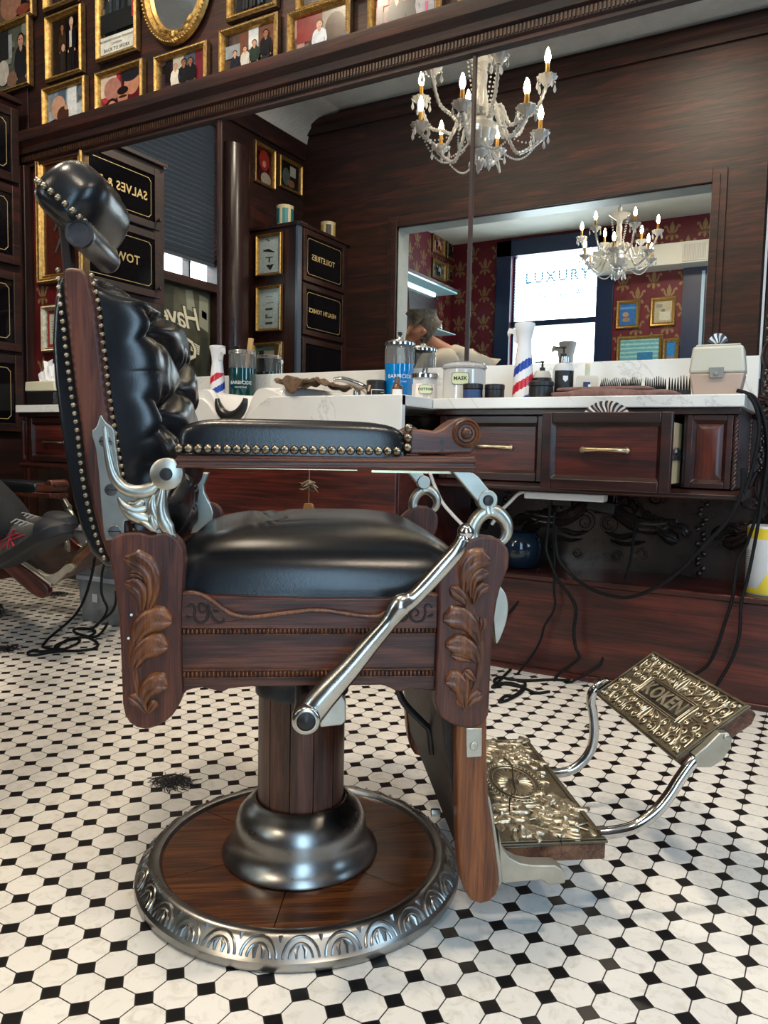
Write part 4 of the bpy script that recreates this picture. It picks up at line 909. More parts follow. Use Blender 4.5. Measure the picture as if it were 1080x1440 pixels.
def bowl(u, v):
    x = BCX-.27+u*.60; y = 2.128+v*.45
    ex, ey = (u-.45)/.47, (v-.5)/.52
    rim = .955
    d = max(abs(ex), abs(ey)); r4 = (abs(ex)**3.2+abs(ey)**3.2)**(1/3.2)
    z = rim-.012*max(0, r4-.92)**1*6
    if r4 < .86: z -= .115*(1-(r4/.86)**2.6)
    z -= .118*math.exp(-((x-BCX)/.085)**4)*math.exp(-(v/.33)**2)
    z -= .02*(1 if v < .0 else 0)
    if r4 > 1.0: z -= .22*(r4-1)
    return (x, y, z)
mb = MB().grid(bowl, 64, 44)
sk = []
for i in range(65): sk.append(bowl(i/64, 0))
o = len(mb.v); mb.v += sk+[(p[0], p[1]+.004, .8) for p in sk]; 
for i in range(64): mb.f.append((o+i, o+65+i, o+66+i, o+i+1)); mb.mi.append(0)
mb.build('bowl', CERAMIC, bs, smooth=70)
mb = MB()   # crescent neck rest: fat in the middle, tips raised
P = [(BCX+.066*sin(a), 2.122-.004*cos(a), .925-.074*cos(a)**1.0+.0) for a in [(-1.45+2.9*i/20) for i in range(21)]]
mb.tube(P, [.004+.017*cos((i-10)/10*1.45)**.7 for i in range(21)], 14, flat=1., up=(0, 1, 0)); mb.build('neck_rest', simple('black_rubber', (.012, .012, .012), .28), bs, smooth=70)
mb = MB()
for x in (-1.66, -1.48): MB().lathe([(.016, .92), (.016, .975), (.012, .99), (.0, .995)], 16, (x, 2.64, 0)).build('tap', CHROME, bs)
mb = MB(); stube(mb, [(-1.6, 2.64, .92), (-1.6, 2.64, .955), (-1.61, 2.62, .985), (-1.67, 2.56, 1.015), (-1.70, 2.53, 1.012)], [.02, .018, .016, .012, .009], 5, 12); mb.build('faucet', CHROME, bs, smooth=60)
mb = MB().box((-2.34, 2.15, .1), (-1.2, 2.17, .79)).box((-1.22, 2.17, .1), (-1.2, 2.75, .8)).box((-2.34, 2.17, .1), (-2.32, 2.75, .8)).box((-2.3, 2.24, 0), (-1.24, 2.26, .1)); mb.build('front_panel', MAHOG, bs, bevel=.003)

# ---- drawer units
def panel_front(mb, x0, x1, z0, z1, y, d=.022, rail=.028, raised=True):
    """framed panel facing the camera side (-y): frame, sunk moulding, raised field"""
    mb.mat = 1
    for a, b in (((x0, y, z0), (x0+rail, y+d, z1)), ((x1-rail, y, z0), (x1, y+d, z1)), ((x0+rail, y, z0), (x1-rail, y+d, z0+rail)), ((x0+rail, y, z1-rail), (x1-rail, y+d, z1))): mb.box(a, b)
    k2 = .009; a, b, c, e = x0+rail, x1-rail, z0+rail, z1-rail
    mb.add([(a, y+.001, c), (b, y+.001, c), (b, y+.001, e), (a, y+.001, e), (a+k2, y+.011, c+k2), (b-k2, y+.011, c+k2), (b-k2, y+.011, e-k2), (a+k2, y+.011, e-k2)], [(0, 1, 5, 4), (1, 2, 6, 5), (2, 3, 7, 6), (3, 0, 4, 7)])
    mb.mat = 0; mb.box((x0+rail, y+.012, z0+rail), (x1-rail, y+d, z1-rail))
    r = rail+.008
    if raised:
        a, b, c, e = x0+r, x1-r, z0+r, z1-r; k = .014
        mb.add([(a, y+.012, c), (b, y+.012, c), (b, y+.012, e), (a, y+.012, e), (a+k, y+.005, c+k), (b-k, y+.005, c+k), (b-k, y+.005, e-k), (a+k, y+.005, e-k)], [(0, 1, 5, 4), (1, 2, 6, 5), (2, 3, 7, 6), (3, 0, 4, 7), (4, 5, 6, 7)])
def pull(x0, x1, z, y, name, parent, mat=None):
    mb = MB(); n = 12; P = [(x0+(x1-x0)*i/n, y-.006-.016*sin(pi*i/n)**.6, z+.002*sin(pi*i/n)) for i in range(n+1)]
    mb.tube(P, [.0045+.0022*abs(cos(pi*i/n))**2 for i in range(n+1)], 10, flat=1.)
    for x in (x0, x1): mb.lathe([(.0095, y), (.0085, y-.004), (.005, y-.007), (0, y-.008)], 14, (x, 0, z), 'y')
    return mb.build(name, mat or BRASS, parent, smooth=60)
vu = thing('drawer_unit', 'dark mahogany drawer unit under the marble counter with one drawer pulled open', 'cabinet', (0, 0, 0), 0, 'drawer units')
mb = MB()
mb.box((-1.16, 2.385, .655), (-.775, 2.75, CZ-.036)).box((-.38, 2.385, .655), (-.24, 2.75, CZ-.036)).box((-.775, 2.385, .868), (-.38, 2.75, CZ-.036)).box((-.775, 2.72, .64), (-.38, 2.75, .87))
mb.box((-1.165, 2.352, .866), (-.228, 2.40, CZ-.036)).box((-.24, 2.40, .655), (-.232, 2.75, CZ-.036)); mb.build('carcass', DARKMAH, vu, bevel=.002)
mb = MB()
mb.prism([(2.75, .624), (2.35, .624), (2.342, .63), (2.342, .64), (2.352, .646), (2.36, .652), (2.75, .652)], -1.16, -.212, 'x'); mb.build('base_molding', DARKMAH, vu, bevel=.0015)
mb = MB(); panel_front(mb, -1.152, -.785, .655, .864, 2.358, .026, .026, False); d1 = mb.build('drawer', [MAHOG, DARKMAH], vu, bevel=.003)
pull(-1.02, -.9, .762, 2.368, 'handle', d1)
mb = MB(); panel_front(mb, -.731, -.373, .646, .864, 2.165, .026, .03, False)
d2 = mb.build('drawer', [MAHOG, DARKMAH], vu, bevel=.003); d2['label'] = 'drawer pulled open'
pull(-.612, -.49, .758, 2.172, 'handle', d2)
mb = MB().box((-.715, 2.19, .668), (-.7, 2.62, .84)).box((-.404, 2.19, .668), (-.389, 2.62, .84)).box((-.7, 2.19, .668), (-.404, 2.62, .68)); mb.build('drawer_box', simple('pale_drawer_wood', hexc('b9a583'), .5), d2)
mb = MB().box((-.389, 2.2, .735), (-.384, 2.62, .765)).box((-.384, 2.24, .74), (-.381, 2.6, .748)).box((-.384, 2.30, .756), (-.381, 2.33, .77)); mb.build('slide_rail', STEEL, d2)
mb = MB(); panel_front(mb, -.367, -.246, .656, .864, 2.358, .026, .016); mb.build('end_panel', [MAHOGZ, DARKMAH], vu, bevel=.002)
mb = MB()   # rope moulding at the corner
for k in range(3): mb.tube([(-.2385+.0045*cos(t*.9+k*2.094), 2.366+.0045*sin(t*.9+k*2.094), .655+.21*t/40) for t in range(41)], .0042, 6)
mb.build('rope_molding', DARKMAH, vu, smooth=60); mb = MB()
for k in range(3): mb.tube([(-.2345+.0045*cos(t*.9+k*2.094), 2.72+.0045*sin(t*.9+k*2.094), .655+.21*t/40) for t in range(41)], .0042, 6)
mb.build('rope_molding', DARKMAH, vu, smooth=60)

lu = thing('drawer_unit', 'dark mahogany drawer unit below the tissue box at the left end of the counter', 'cabinet', (0, 0, 0), 0, 'drawer units')
mb = MB().box((-3.37, 2.385, .655), (-2.36, 2.75, CZ-.036)).box((-3.39, 2.35, .866), (-2.36, 2.4, CZ-.036)); mb.prism([(2.75, .624), (2.35, .624), (2.342, .63), (2.342, .64), (2.36, .652), (2.75, .652)], -3.385, -2.36, 'x'); mb.build('carcass', DARKMAH, lu, bevel=.002)
mb = MB(); panel_front(mb, -3.33, -2.98, .655, .862, 2.358, .026, .026); d1 = mb.build('drawer', [MAHOG, DARKMAH], lu, bevel=.003)
pull(-3.225, -3.085, .745, 2.365, 'handle', d1, simple('dark_bronze', (.12, .1, .08), .35, .8))
mb = MB(); panel_front(mb, -2.96, -2.4, .655, .862, 2.358, .026, .026); mb.build('drawer', [MAHOG, DARKMAH], lu, bevel=.003)
mb = MB(); panel_front(mb, -3.382, -3.342, .656, .862, 2.358, .026, .009); mb.build('end_panel', [MAHOGZ, DARKMAH], lu, bevel=.001)

# ================================================================ THINGS ON THE COUNTER
def put(name, label, cat, x, y, z=CZ, group=None, rz=0): return thing(name, label, cat, (x, y, z), rz, group)
BARW = simple('spray_white', (.82, .82, .84), .25); BARR = ink('c4202f', .3); BARB = ink('1f3fa0', .3)
def spray(x, y, label, rz):
    """tall spray bottle wrapped in barber-pole stripes, flared trigger head"""
    t = put('spray_bottle', label, 'spray bottle', x, y, CZ, 'striped spray bottles', rz)
    mb = MB(); prof = [(.03, 0), (.036, .004), (.036, .02), (.034, .07), (.0315, .11), (.029, .145)]
    n = 48; H = .145; rows = 36; vs = []; fs = []; mats = []
    def rad(h): 
        for (r0, h0), (r1, h1) in zip(prof[1:], prof[2:]):
            if h0 <= h <= h1: return r0+(r1-r0)*(h-h0)/(h1-h0)
        return prof[-1][0]
    for i in range(rows+1):
        h = .004+(H-.004)*i/rows
        for j in range(n): a = 2*pi*j/n; vs.append((rad(h)*cos(a), rad(h)*sin(a), h))
    for i in range(rows):
        for j in range(n):
            fs.append((i*n+j, i*n+(j+1) % n, (i+1)*n+(j+1) % n, (i+1)*n+j))
            h = (i+.5)/rows*H; ph = (h/.125-(j+.5)/n) % 1.
            mats.append(1 if ph < .25 else (2 if .5 < ph < .75 else 0))
    o = len(mb.v); mb.add(vs, fs); mb.mi = mats
    mb.mat = 0; mb.lathe([(.03, 0), (.036, .004)], n); mb.build('bottle', [BARW, BARR, BARB], t, smooth=60)
    mb = MB(); mb.lathe([(.029, .145), (.0265, .165), (.024, .19), (.0255, .215), (.031, .24), (.035, .255), (.0345, .262), (.028, .264), (0, .262)], 36)
    mb.build('neck', BARW, t, smooth=60)
    mb = MB(); mb.prism([(.02, .243), (.056, .25), (.062, .236), (.06, .222), (.052, .232), (.038, .228), (.034, .2), (.024, .195), (.024, .22)], -.008, .008); mb.build('trigger', WHITEPL, t, bevel=.002)
    return t
spray(-2.36, 2.6, 'white spray bottle with blue and red barber stripes, beside the dark teal comb jar', RAD(-20))
spray(-.93, 2.54, 'white spray bottle with barber stripes standing right of the mask jar', RAD(175))
def comb_jar(x, y, r, h, liquid, label, lid, lettering):
    t = put('disinfectant_jar', label, 'jar', x, y, CZ, 'disinfectant jars')
    k = .68
    MB().lathe([(r, h*k), (r, h*.93), (r*.93, h*.96), (r*.93, h), (r*.9, h), (r*.9, h*.96), (r*.965, h*.92), (r*.965, h*k)], 40, close=False).build('glass', THINJAR, t, smooth=40)
    MB().lathe([(0, 0), (r*.97, 0), (r, .004), (r, h*k-.001), (r*.97, h*k), (0, h*k)], 40, close=False).build('liquid', liquid, t, smooth=40)
    if lid:
        mb = MB().lathe([(r*1.02, h-.002), (r*1.02, h+.008), (r*.8, h+.018), (r*.3, h+.022), (r*.25, h+.03), (0, h+.03)], 36); mb.build('lid', CHROME, t)
        mb = MB().lathe([(.004, h+.03), (.004, h+.036), (.009, h+.042), (.009, h+.05), (0, h+.053)], 16); mb.build('knob', DULLBLK, t)
    else:
        mb = MB()
        for k in range(3): mb.lathe([(r*1.015, h*.93+k*.006), (r*1.03, h*.93+k*.006+.0015), (r*1.015, h*.93+k*.006+.003)], 36, close=False)
        mb.build('rim', CHROME, t)
    mb = MB()
    for body, size, z in lettering:
        me = MB(); me.text(body, size, Matrix.Identity(4), .0004)
        for (a, b, c) in me.v: ph = a/r; mb.v.append(((r+.0006+c)*sin(ph), -(r+.0006+c)*cos(ph), z+b))
        o = len(mb.v)-len(me.v); mb.f += [tuple(i+o for i in f) for f in me.f]; mb.mi += [0]*len(me.f)
    lt = mb.build('lettering', simple('printed_white', (.8, .82, .84), .5), t, smooth=0); lt.rotation_euler = (0, 0, RAD(33))
    return t
THINJAR = simple('jar_glass', (.9, .95, .98), .02, 0, **{'Transmission Weight': .88, 'IOR': 1.2})
TEAL = simple('dark_teal_liquid', (.004, .055, .06), .06, 0, **{'Coat Weight': .5, 'Transmission Weight': .15})
BLUE = simple('bright_blue_liquid', (.0, .24, .72), .06, 0, **{'Coat Weight': .5, 'Transmission Weight': .2})
j = comb_jar(-2.295, 2.69, .06, .25, TEAL, 'glass jar of dark teal liquid with combs and a wooden brush handle standing in it', False, [('BARBICIDE', .021, .105), ('DISINFECTANT', .008, .085)])
mb = MB(); mb.m = T(.014, .0, .08) @ Ry(RAD(9)); mb.box((-.0125, -.006, 0), (.0125, .006, .225)); mb.build('brush_handle', simple('pale_beech', hexc('c9a36a'), .5), j, bevel=.003)
mb = MB(); mb.m = T(-.018, .01, .07) @ Ry(RAD(-6)); mb.box((-.014, -.003, 0), (.014, .003, .205)); mb.m = T(-.03, -.01, .08) @ Ry(RAD(-6)); mb.box((-.01, -.003, 0), (.01, .003, .195)); mb.build('comb', DULLBLK, j)
comb_jar(-1.497, 2.69, .058, .235, BLUE, 'glass jar of bright blue liquid with chrome lid and black knob', True, [('BARBICIDE', .021, .11), ('DISINFECTANT', .008, .09)])
# tissue dispenser at the far left of the counter
t = put('tissue_box', 'black and cream dispenser with white tissues puffing out of its top', 'tissue box', -3.36, 2.5)
mb = MB().prism([(-.1, 0), (.1, 0), (.11, .075), (-.11, .075)], -.055, .055); mb.build('base', simple('glossy_black', (.012, .012, .013), .15), t, bevel=.006)
mb = MB().prism([(-.113, .075), (.113, .075), (.108, .122), (-.108, .122)], -.058, .058); mb.build('top', simple('cream_plastic', hexc('cfcbb2'), .3), t, bevel=.005)
mb = MB(); rg = random.Random(5)
for k in range(9):
    a = rg.random()*6.28; cx, cy = -.03+.06*rg.random(), .02*(rg.random()-.5)
    mb.grid(lambda u, v: (cx+.05*(u-.5)*cos(a)+.035*v*cos(a*2.1)*(.4+u), cy+.045*(u-.5)*sin(a)+.02*sin(6*u+k)*v, .118+(.075+.03*sin(k*2.3))*v+.015*sin(5*u+k)), 8, 6)
mb.build('tissue', simple('white_tissue', (.85, .86, .9), .8), t, smooth=80)
# small group behind the chair back
def bottle(name, label, cat, x, y, prof, mat, group=None, cap=None, capmat=None, lab=None, labmat=None, n=24, z=CZ, capname='cap'):
    t = put(name, label, cat, x, y, z, group)
    MB().lathe(prof, n).build('body', mat, t, smooth=35)
    if cap: MB().lathe(cap, n).build(capname, capmat, t, smooth=35)
    if lab:
        r, z0, z1, a0, a1 = lab; mb = MB(); k = 12
        vs = [(r*sin(a0+(a1-a0)*i/k), -r*cos(a0+(a1-a0)*i/k), zz) for zz in (z0, z1) for i in range(k+1)]
        mb.add(vs, [(i, i+1, i+k+2, i+k+1) for i in range(k)]); mb.build('label', labmat, t, recalc=False)
    return t
CLEARPL = simple('frosted_white_bottle', (.72, .74, .76), .2)
AMB = simple('grey_green_glass', (.25, .3, .3), .08)
def pump(t, z, k=1., mat=None):
    mb = MB().lathe([(.0125*k, z), (.0125*k, z+.014*k), (.005*k, z+.016*k), (.0045*k, z+.034*k), (.009*k, z+.036*k), (.009*k, z+.043*k), (0, z+.044*k)], 16); mb.box((-.036*k, -.005*k, z+.036*k), (.004, .005*k, z+.043*k)); mb.build('pump', mat or DULLBLK, t, bevel=.001)
t = bottle('lotion_bottle', 'frosted white bottle with black pump head behind the chair back', 'bottle', -2.76, 2.56, [(.024, 0), (.026, .004), (.026, .085), (.022, .098), (.012, .102)], CLEARPL, 'small bottles left of the basin'); pump(t, .102)
t = bottle('tonic_bottle', 'black bottle with round white emblem label left of the basin', 'bottle', -2.66, 2.6, [(.022, 0), (.024, .004), (.024, .09), (.018, .1), (.01, .104)], DULLBLK, 'small bottles left of the basin', lab=(.0243, .02, .05, -.5, .8), labmat=WHITEPL); pump(t, .104)
t = bottle('cologne_bottle', 'square clear cologne bottle with tall gold cap left of the basin', 'bottle', -2.585, 2.54, [(.0, 0), (.034, 0), (.034, .055), (.028, .062), (.008, .064)], simple('smoky_clear', (.45, .4, .36), .08), 'small bottles left of the basin', cap=[(.011, .064), (.011, .115), (.009, .118), (0, .118)], capmat=BRASS, n=4)
t.rotation_euler = (0, 0, RAD(20))
t = bottle('cream_jar', 'short pinkish clear jar beside the gold-capped bottle', 'jar', -2.51, 2.58, [(.028, 0), (.03, .003), (.03, .05), (.02, .056)], simple('pink_clear', (.6, .45, .42), .1), 'small bottles left of the basin', cap=[(.024, .056), (.024, .075), (0, .076)], capmat=CHROME)
t = bottle('talc_tin', 'low silver tin by the white spray bottle left of the basin', 'tin', -2.44, 2.66, [(.036, 0), (.036, .045), (.034, .047), (0, .047)], CHROME, 'small bottles left of the basin', lab=(.0365, .008, .04, -.9, .9), labmat=ink('2a3038'))
mb = MB().box((-.13, -.06, 0), (.13, .06, .016)); mb.v = [(x, y, z+.002*sin(x*40)) for x, y, z in mb.v]
t = tag(mb.build('folded_cloth', simple('brown_cloth', hexc('5d4238'), .9), None, bevel=.006, loc=(-2.57, 2.43, CZ)), 'flat brown cloth under the small bottles left of the basin', 'towel')
t = bottle('black_carton', 'small black carton with silver panel behind the basin rim', 'box', -2.12, 2.66, [(.05, 0), (.05, .062), (0, .062)], DULLBLK, None, n=4); t.rotation_euler = (0, 0, RAD(45))
mb = MB().box((-.03, -.0365, .012), (.03, -.0358, .05)); o_ = mb.build('label', ink('5d6a78'), t, rot=(0, 0, RAD(-45)))
# brown towel slumped over the basin edge
def towel(u, v):
    x = -1.665+u*.25+.012*sin(7*v); y = 2.14+v*.16
    z = .966+.010*sin(u*11+v*4)*sin(pi*u)+.026*math.exp(-((u-.27)/.2)**2)*(1-v*.4)+.005*sin(u*27+v*19)-.018*max(0, u-.5)
    if v < .2: y = 2.112+.006*sin(u*11); z = z-(.2-v)*.34*math.exp(-((u-.28)/.13)**2)
    return (x, y, z)
mb = MB().grid(towel, 60, 26); o = mb.build('face_towel', noisy('tan_towelling', hexc('5c4634'), hexc('846a52'), (40, 40, 40), (.85, .95), 0, .4, bscale=300), smooth=80)
so = o.modifiers.new('thick', 'SOLIDIFY'); so.thickness = .006
tag(o, 'crumpled tan towel lying over the edge of the white basin', 'towel')
# tin, brown bottle, chrome dish, cotton and mask jars, black pots
t = bottle('wax_tin', 'black tin with white line decoration and round crest, left of the blue jar', 'tin', -1.56, 2.62, [(.037, 0), (.037, .082), (.0385, .084), (.0385, .092), (.035, .095), (0, .095)], DULLBLK)
mb = MB(); mb.m = Rz(RAD(30))
def arcstrip(mb, r, a0, a1, z0, z1, k=8):
    vs = [(r*sin(a0+(a1-a0)*i/k), -r*cos(a0+(a1-a0)*i/k), zz) for zz in (z0, z1) for i in range(k+1)]
    mb.add(vs, [(i, i+1, i+k+2, i+k+1) for i in range(k)])
R_ = .0376
for i in range(10): arcstrip(mb, R_, -1.3+.26*i, -1.3+.26*i+.2, .024+.006*(i % 2), .026+.006*(i % 2), 2); arcstrip(mb, R_, -1.3+.26*i, -1.3+.26*i+.2, .012-.004*(i % 2), .014-.004*(i % 2), 2)
arcstrip(mb, R_, -.5, 1., .055, .058); arcstrip(mb, R_, .5, 1., .046, .048); arcstrip(mb, R_, .97, 1.0, .03, .058, 2); arcstrip(mb, R_, -.5, -.45, .03, .058, 2)
mb.mat = 1
for k in range(6): arcstrip(mb, R_+.0002, -1.05+.04*k-.0, -1.05+.04*k+.3-.05*abs(k-3)*0, .05+.004*k, .054+.004*k, 3)
mb.build('decoration', [simple('printed_white', (.8, .8, .8), .5), ink('d8b9a6')], t, recalc=False)
t = bottle('dropper_bottle', 'small amber bottle with white label and brown screw cap in front of the blue jar', 'bottle', -1.365, 2.44, [(.019, 0), (.021, .003), (.021, .045), (.016, .056), (.009, .062), (.009, .066)], simple('amber_glass', (.1, .045, .015), .1), None, cap=[(.0105, .064), (.0095, .086), (0, .087)], capmat=simple('brown_cap', (.12, .085, .06), .4), lab=(.0214, .004, .042, -.4, 1.5), labmat=WHITEPL)
t = bottle('chrome_dish', 'little chrome dish at the foot of the blue jar', 'dish', -1.425, 2.5, [(.022, 0), (.026, .003), (.027, .024), (.024, .024), (.023, .006), (0, .005)], CHROME)
COTTON = noisy('cotton_wool', (.72, .66, .64), (.86, .81, .79), (40, 40, 40), (.9, 1))
LABELC = ink('cfd6ae', .5)
def jar_label(x, y, w, h, word, size, parent, z, rz):
    mb = MB(); P = []
    for i in range(48):
        a = 2*pi*i/48; r = .96-.10*cos(4*a)+.035*cos(8*a); P.append((w*r*cos(a)*.95, h*r*sin(a)))
    mb.m = Rz(rz) @ T(0, y, z); mb.mat = 1; mb.prism([(a*1.07, b*1.1) for a, b in P], 0, -.0008); mb.mat = 0; mb.prism(P, -.0008, -.0016); mb.mat = 2
    mb.text(word, size, T(0, -.0017, 0) @ Rx(pi/2), .0006, spacing=1.1, bold=.0006); mb.build('label', [LABELC, ink('50614c'), ink('16201a')], parent, smooth=0)
def apothecary(name, label, word, x, y, r, h, fill, domed, size, rz=RAD(30)):
    t = put(name, label, 'jar', x, y, CZ, 'clear lidded jars')
    mb = MB().lathe([(0, 0), (r, 0), (r*1.0, h*.8), (r*.93, h*.86), (r*.9, h*.86), (r*.95, h*.79), (r*.95, .006), (0, .006)], 6 if not domed else 32, close=False); mb.m = Matrix.Identity(4); mb.build('glass', THINGLASS, t, smooth=30)
    mb = MB().lathe([(0, .008), (r*.93, .008), (r*.9, h*fill), (r*.5, h*fill+.012), (0, h*fill+.008)], 24, close=False); mb.build('contents', COTTON, t, smooth=60)
    if domed:
        mb = MB().lathe([(r*1.02, h*.84), (r*1.06, h*.87), (r*1.04, h*.93), (r*.9, h*.99), (r*.55, h*1.03), (0, h*1.04)], 32); mb.build('lid', simple('crinkled_plastic', (.8, .82, .88), .08, 0, **{'Transmission Weight': .75, 'IOR': 1.2}), t, smooth=60)
    else:
        mb = MB().lathe([(r*1.0, h*.84), (r*1.02, h*.85), (r*1.02, h*.96), (r*.95, h), (r*.22, h), (r*.2, h*1.12), (r*.24, h*1.2), (0, h*1.2)], 32); mb.build('lid', CHROME, t)
    jar_label(0, -r*1.0, .027 if not domed else .034, .017 if not domed else .022, word, size, t, h*(.42 if not domed else .56), rz if not domed else RAD(14))
    return t
apothecary('cotton_jar', 'clear jar of cotton wool with chrome lid and COTTON label', 'COTTON', -1.285, 2.5, .05, .1, .62, False, .0115)
apothecary('mask_jar', 'wide clear jar of face masks with MASK label and crinkled plastic lid', 'MASK', -1.14, 2.52, .075, .135, .72, True, .017)
for i, (x, y, lb) in enumerate(((-1.062, 2.42, 'black pot with blue label in front of the mask jar'), (-1.0, 2.46, 'plain black pot between the blue-labelled pot and the spray bottle'))):
    t = bottle('pomade_pot', lb, 'pot', x, y, [(.031, 0), (.033, .003), (.033, .034), (.03, .036)], DULLBLK, 'black pomade pots', cap=[(.034, .036), (.034, .051), (.031, .053), (0, .053)], capmat=DULLBLK, lab=(.0334, .004, .032, -.6, 1.3) if i == 0 else None, labmat=ink('27406f'))
t = bottle('pomade_pot', 'wide black tub with tilted lid right of the striped spray bottle', 'pot', -.835, 2.45, [(.036, 0), (.039, .003), (.039, .04), (.036, .043)], DULLBLK, 'black pomade pots', cap=[(.041, .043), (.041, .055), (.038, .058), (0, .058)], capmat=DULLBLK)
t = bottle('shaving_cream_jar', 'clear jar with black band, red label and pump, behind the black tub', 'jar', -.87, 2.56, [(.03, 0), (.038, .01), (.038, .045), (.03, .06), (.03, .064)], simple('clear_tan', (.5, .47, .43), .08), None, cap=[(.032, .064), (.032, .08), (.03, .081), (.03, .09), (.022, .102), (0, .105)], capmat=simple('clear_cap', (.6, .6, .58), .1), lab=(.0385, .018, .04, -.2, 1.2), labmat=ink('b04455')); pump(t, .104, .75)
MB().lathe([(.0325, .064), (.0325, .079)], 24, close=False).build('band', DULLBLK, t)
t = bottle('shampoo_bottle', 'tall clear pump bottle with black crest label, right of the striped spray bottle', 'bottle', -.785, 2.52, [(.032, 0), (.034, .004), (.034, .1), (.026, .118), (.014, .124), (.014, .13)], simple('pale_clear', (.62, .64, .66), .08), None, cap=[(.0165, .124), (.0165, .142), (0, .143)], capmat=CHROME, lab=(.0345, .004, .096, -.6, 1.6), labmat=ink('15181c')); pump(t, .142, .8)
mb = MB(); mb.m = Rz(RAD(30)) @ T(0, -.0353, 0); mb.prism([(-.008, .078), (.008, .078), (.008, .066), (0, .058), (-.008, .066)], 0, -.0006); mb.text('SHAMPOO', .0075, T(0, -.0006, .03) @ Rx(pi/2), .0004); mb.text('TEA TREE', .0055, T(0, -.0006, .02) @ Rx(pi/2), .0004); mb.build('crest', simple('printed_white', (.8, .8, .8), .5), t, smooth=0)
t = bottle('cologne_bottle', 'square clear cologne bottle with blue label and gold atomiser beside the folded towel', 'bottle', -.71, 2.54, [(0, 0), (.05, 0), (.05, .07), (.044, .078), (.014, .08)], simple('clear_cologne', (.6, .58, .52), .06), None, cap=[(.0115, .08), (.0115, .118), (.01, .12), (0, .12)], capmat=BRASS, n=4); t.rotation_euler = (0, 0, RAD(60))
mb = MB(); mb.m = Rz(RAD(-60+30)) @ T(0, -.0362, 0); mb.box((-.022, -.0006, .008), (.022, 0, .058)); mb.mat = 1; mb.prism([(-.006, .05), (.006, .05), (.006, .042), (0, .036), (-.006, .042)], -.0006, -.0012); mb.box((-.014, -.0012, .026), (.014, -.0006, .029)); mb.build('label', [ink('24345f'), WHITEPL], t)
t = bottle('gold_cap', 'small gold bottle top showing above the folded brown towel', 'bottle', -.685, 2.44, [(.0085, 0), (.0085, .026), (.007, .028), (0, .028)], BRASS)
mb = MB(); mb.superq((.01, 0, .011), (.19, .06, .0125), .5, .25, 60, 12); mb.v = [(x, y+.004*sin(x*30), z+.002*sin(x*55+y*20)+(.004*sin((x+.1)*18) if z > .012 else 0)) for x, y, z in mb.v]
mb.superq((-.02, .002, .025), (.145, .05, .008), .5, .25, 60, 10)
tag(mb.build('folded_towel', noisy('dusky_towelling', hexc('6e5049'), hexc('91706a'), (40, 40, 40), (.85, .95), 0, .4, bscale=300), loc=(-.6, 2.42, CZ), smooth=80), 'folded dusky brown towel on the counter with combs behind it', 'towel')
for i, (x0, n, lean, lb) in enumerate(((-.67, 11, .45, 'black clipper comb with leaning teeth, nearest the cologne bottle'), (-.6, 12, .25, 'black clipper comb second from the cologne bottle'), (-.52, 10, .0, 'black clipper comb with upright teeth, middle of the row'), (-.45, 8, .0, 'black clipper comb nearest the cream case'))):
    t = put('clipper_comb', lb, 'comb', x0, 2.5, CZ+.004, 'clipper combs on the towel')
    mb = MB().box((0, -.012, 0), (.066, .012, .022)); 
    for k in range(n):
        x = .004+k*.058/(n-1); h = .05-.004*abs(k-n/2)/n+.004*sin(k+i)
        mb.tube([(x, 0, .012), (x+lean*.02, 0, .03), (x+lean*.035, -.004, .012+h)], [.0042, .0036, .001], 5)
    mb.build('teeth', DULLBLK, t)
# cream case with a clasp; striped fabric on top
t = put('clipper_case', 'cream plastic case with grey clasp at the right end of the counter', 'case', -.31, 2.5, CZ, None, RAD(2))
PINKB = simple('faded_pink_plastic', hexc('b09a8c'), .35); IVORY = simple('ivory_plastic', hexc('c6c4b6'), .3)
mb = MB().prism([(-.062, 0), (.062, 0), (.075, .07), (-.075, .07)], -.05, .05); mb.build('base', PINKB, t, bevel=.006)
mb = MB().prism([(-.077, .07), (.077, .07), (.068, .148), (-.068, .148)], -.052, .052); mb.build('lid', IVORY, t, bevel=.008, seg=3)
mb = MB().box((-.06, -.046, .148), (.06, .046, .153)); mb.build('lid_rib', IVORY, t, bevel=.002)
mb = MB().prism([(-.018, .055), (.018, .055), (.02, .085), (-.02, .085)], -.061, -.05); mb.ball((0, -.061, .066), .008, 10, 6, (1, .5, .8)); mb.build('clasp', simple('grey_clasp', (.22, .23, .22), .35), t, bevel=.002)
def fan(mb, w, h, n=13):
    for i in range(n):
        a0 = pi*(.12+.76*i/n); a1 = pi*(.12+.76*(i+1)/n); mb.mat = i % 2
        vs = []; 
        for k in range(7):
            r = .25+.75*k/6
            for a in (a0, a1): vs.append((-w*r*cos(a+.08*sin(r*6)), .004*sin(a*9), h*r*sin(a)))
        mb.add(vs, [(2*k, 2*k+1, 2*k+3, 2*k+2) for k in range(6)])
    mb.mat = 0
ZB = [simple('zebra_black', (.03, .025, .025), .7), simple('zebra_cream', (.7, .62, .58), .7)]
mb = MB(); fan(mb, .03, .038, 9); o = tag(mb.build('striped_scrap', [simple('striped_blue', hexc('3a4d63'), .5), simple('striped_white', (.75, .78, .8), .5)], None, loc=(-.315, 2.5, CZ+.153), smooth=0), 'scrap of striped blue and white wrapping on top of the cream case', 'wrapper')
o.modifiers.new('t', 'SOLIDIFY').thickness = .0015
mb = MB(); fan(mb, .07, .06, 21); o = tag(mb.build('zebra_cloth', ZB, None, loc=(-.56, 2.215, .838), smooth=0), 'zebra-striped cloth sticking up out of the open drawer', 'cloth')
o.modifiers.new('t', 'SOLIDIFY').thickness = .002
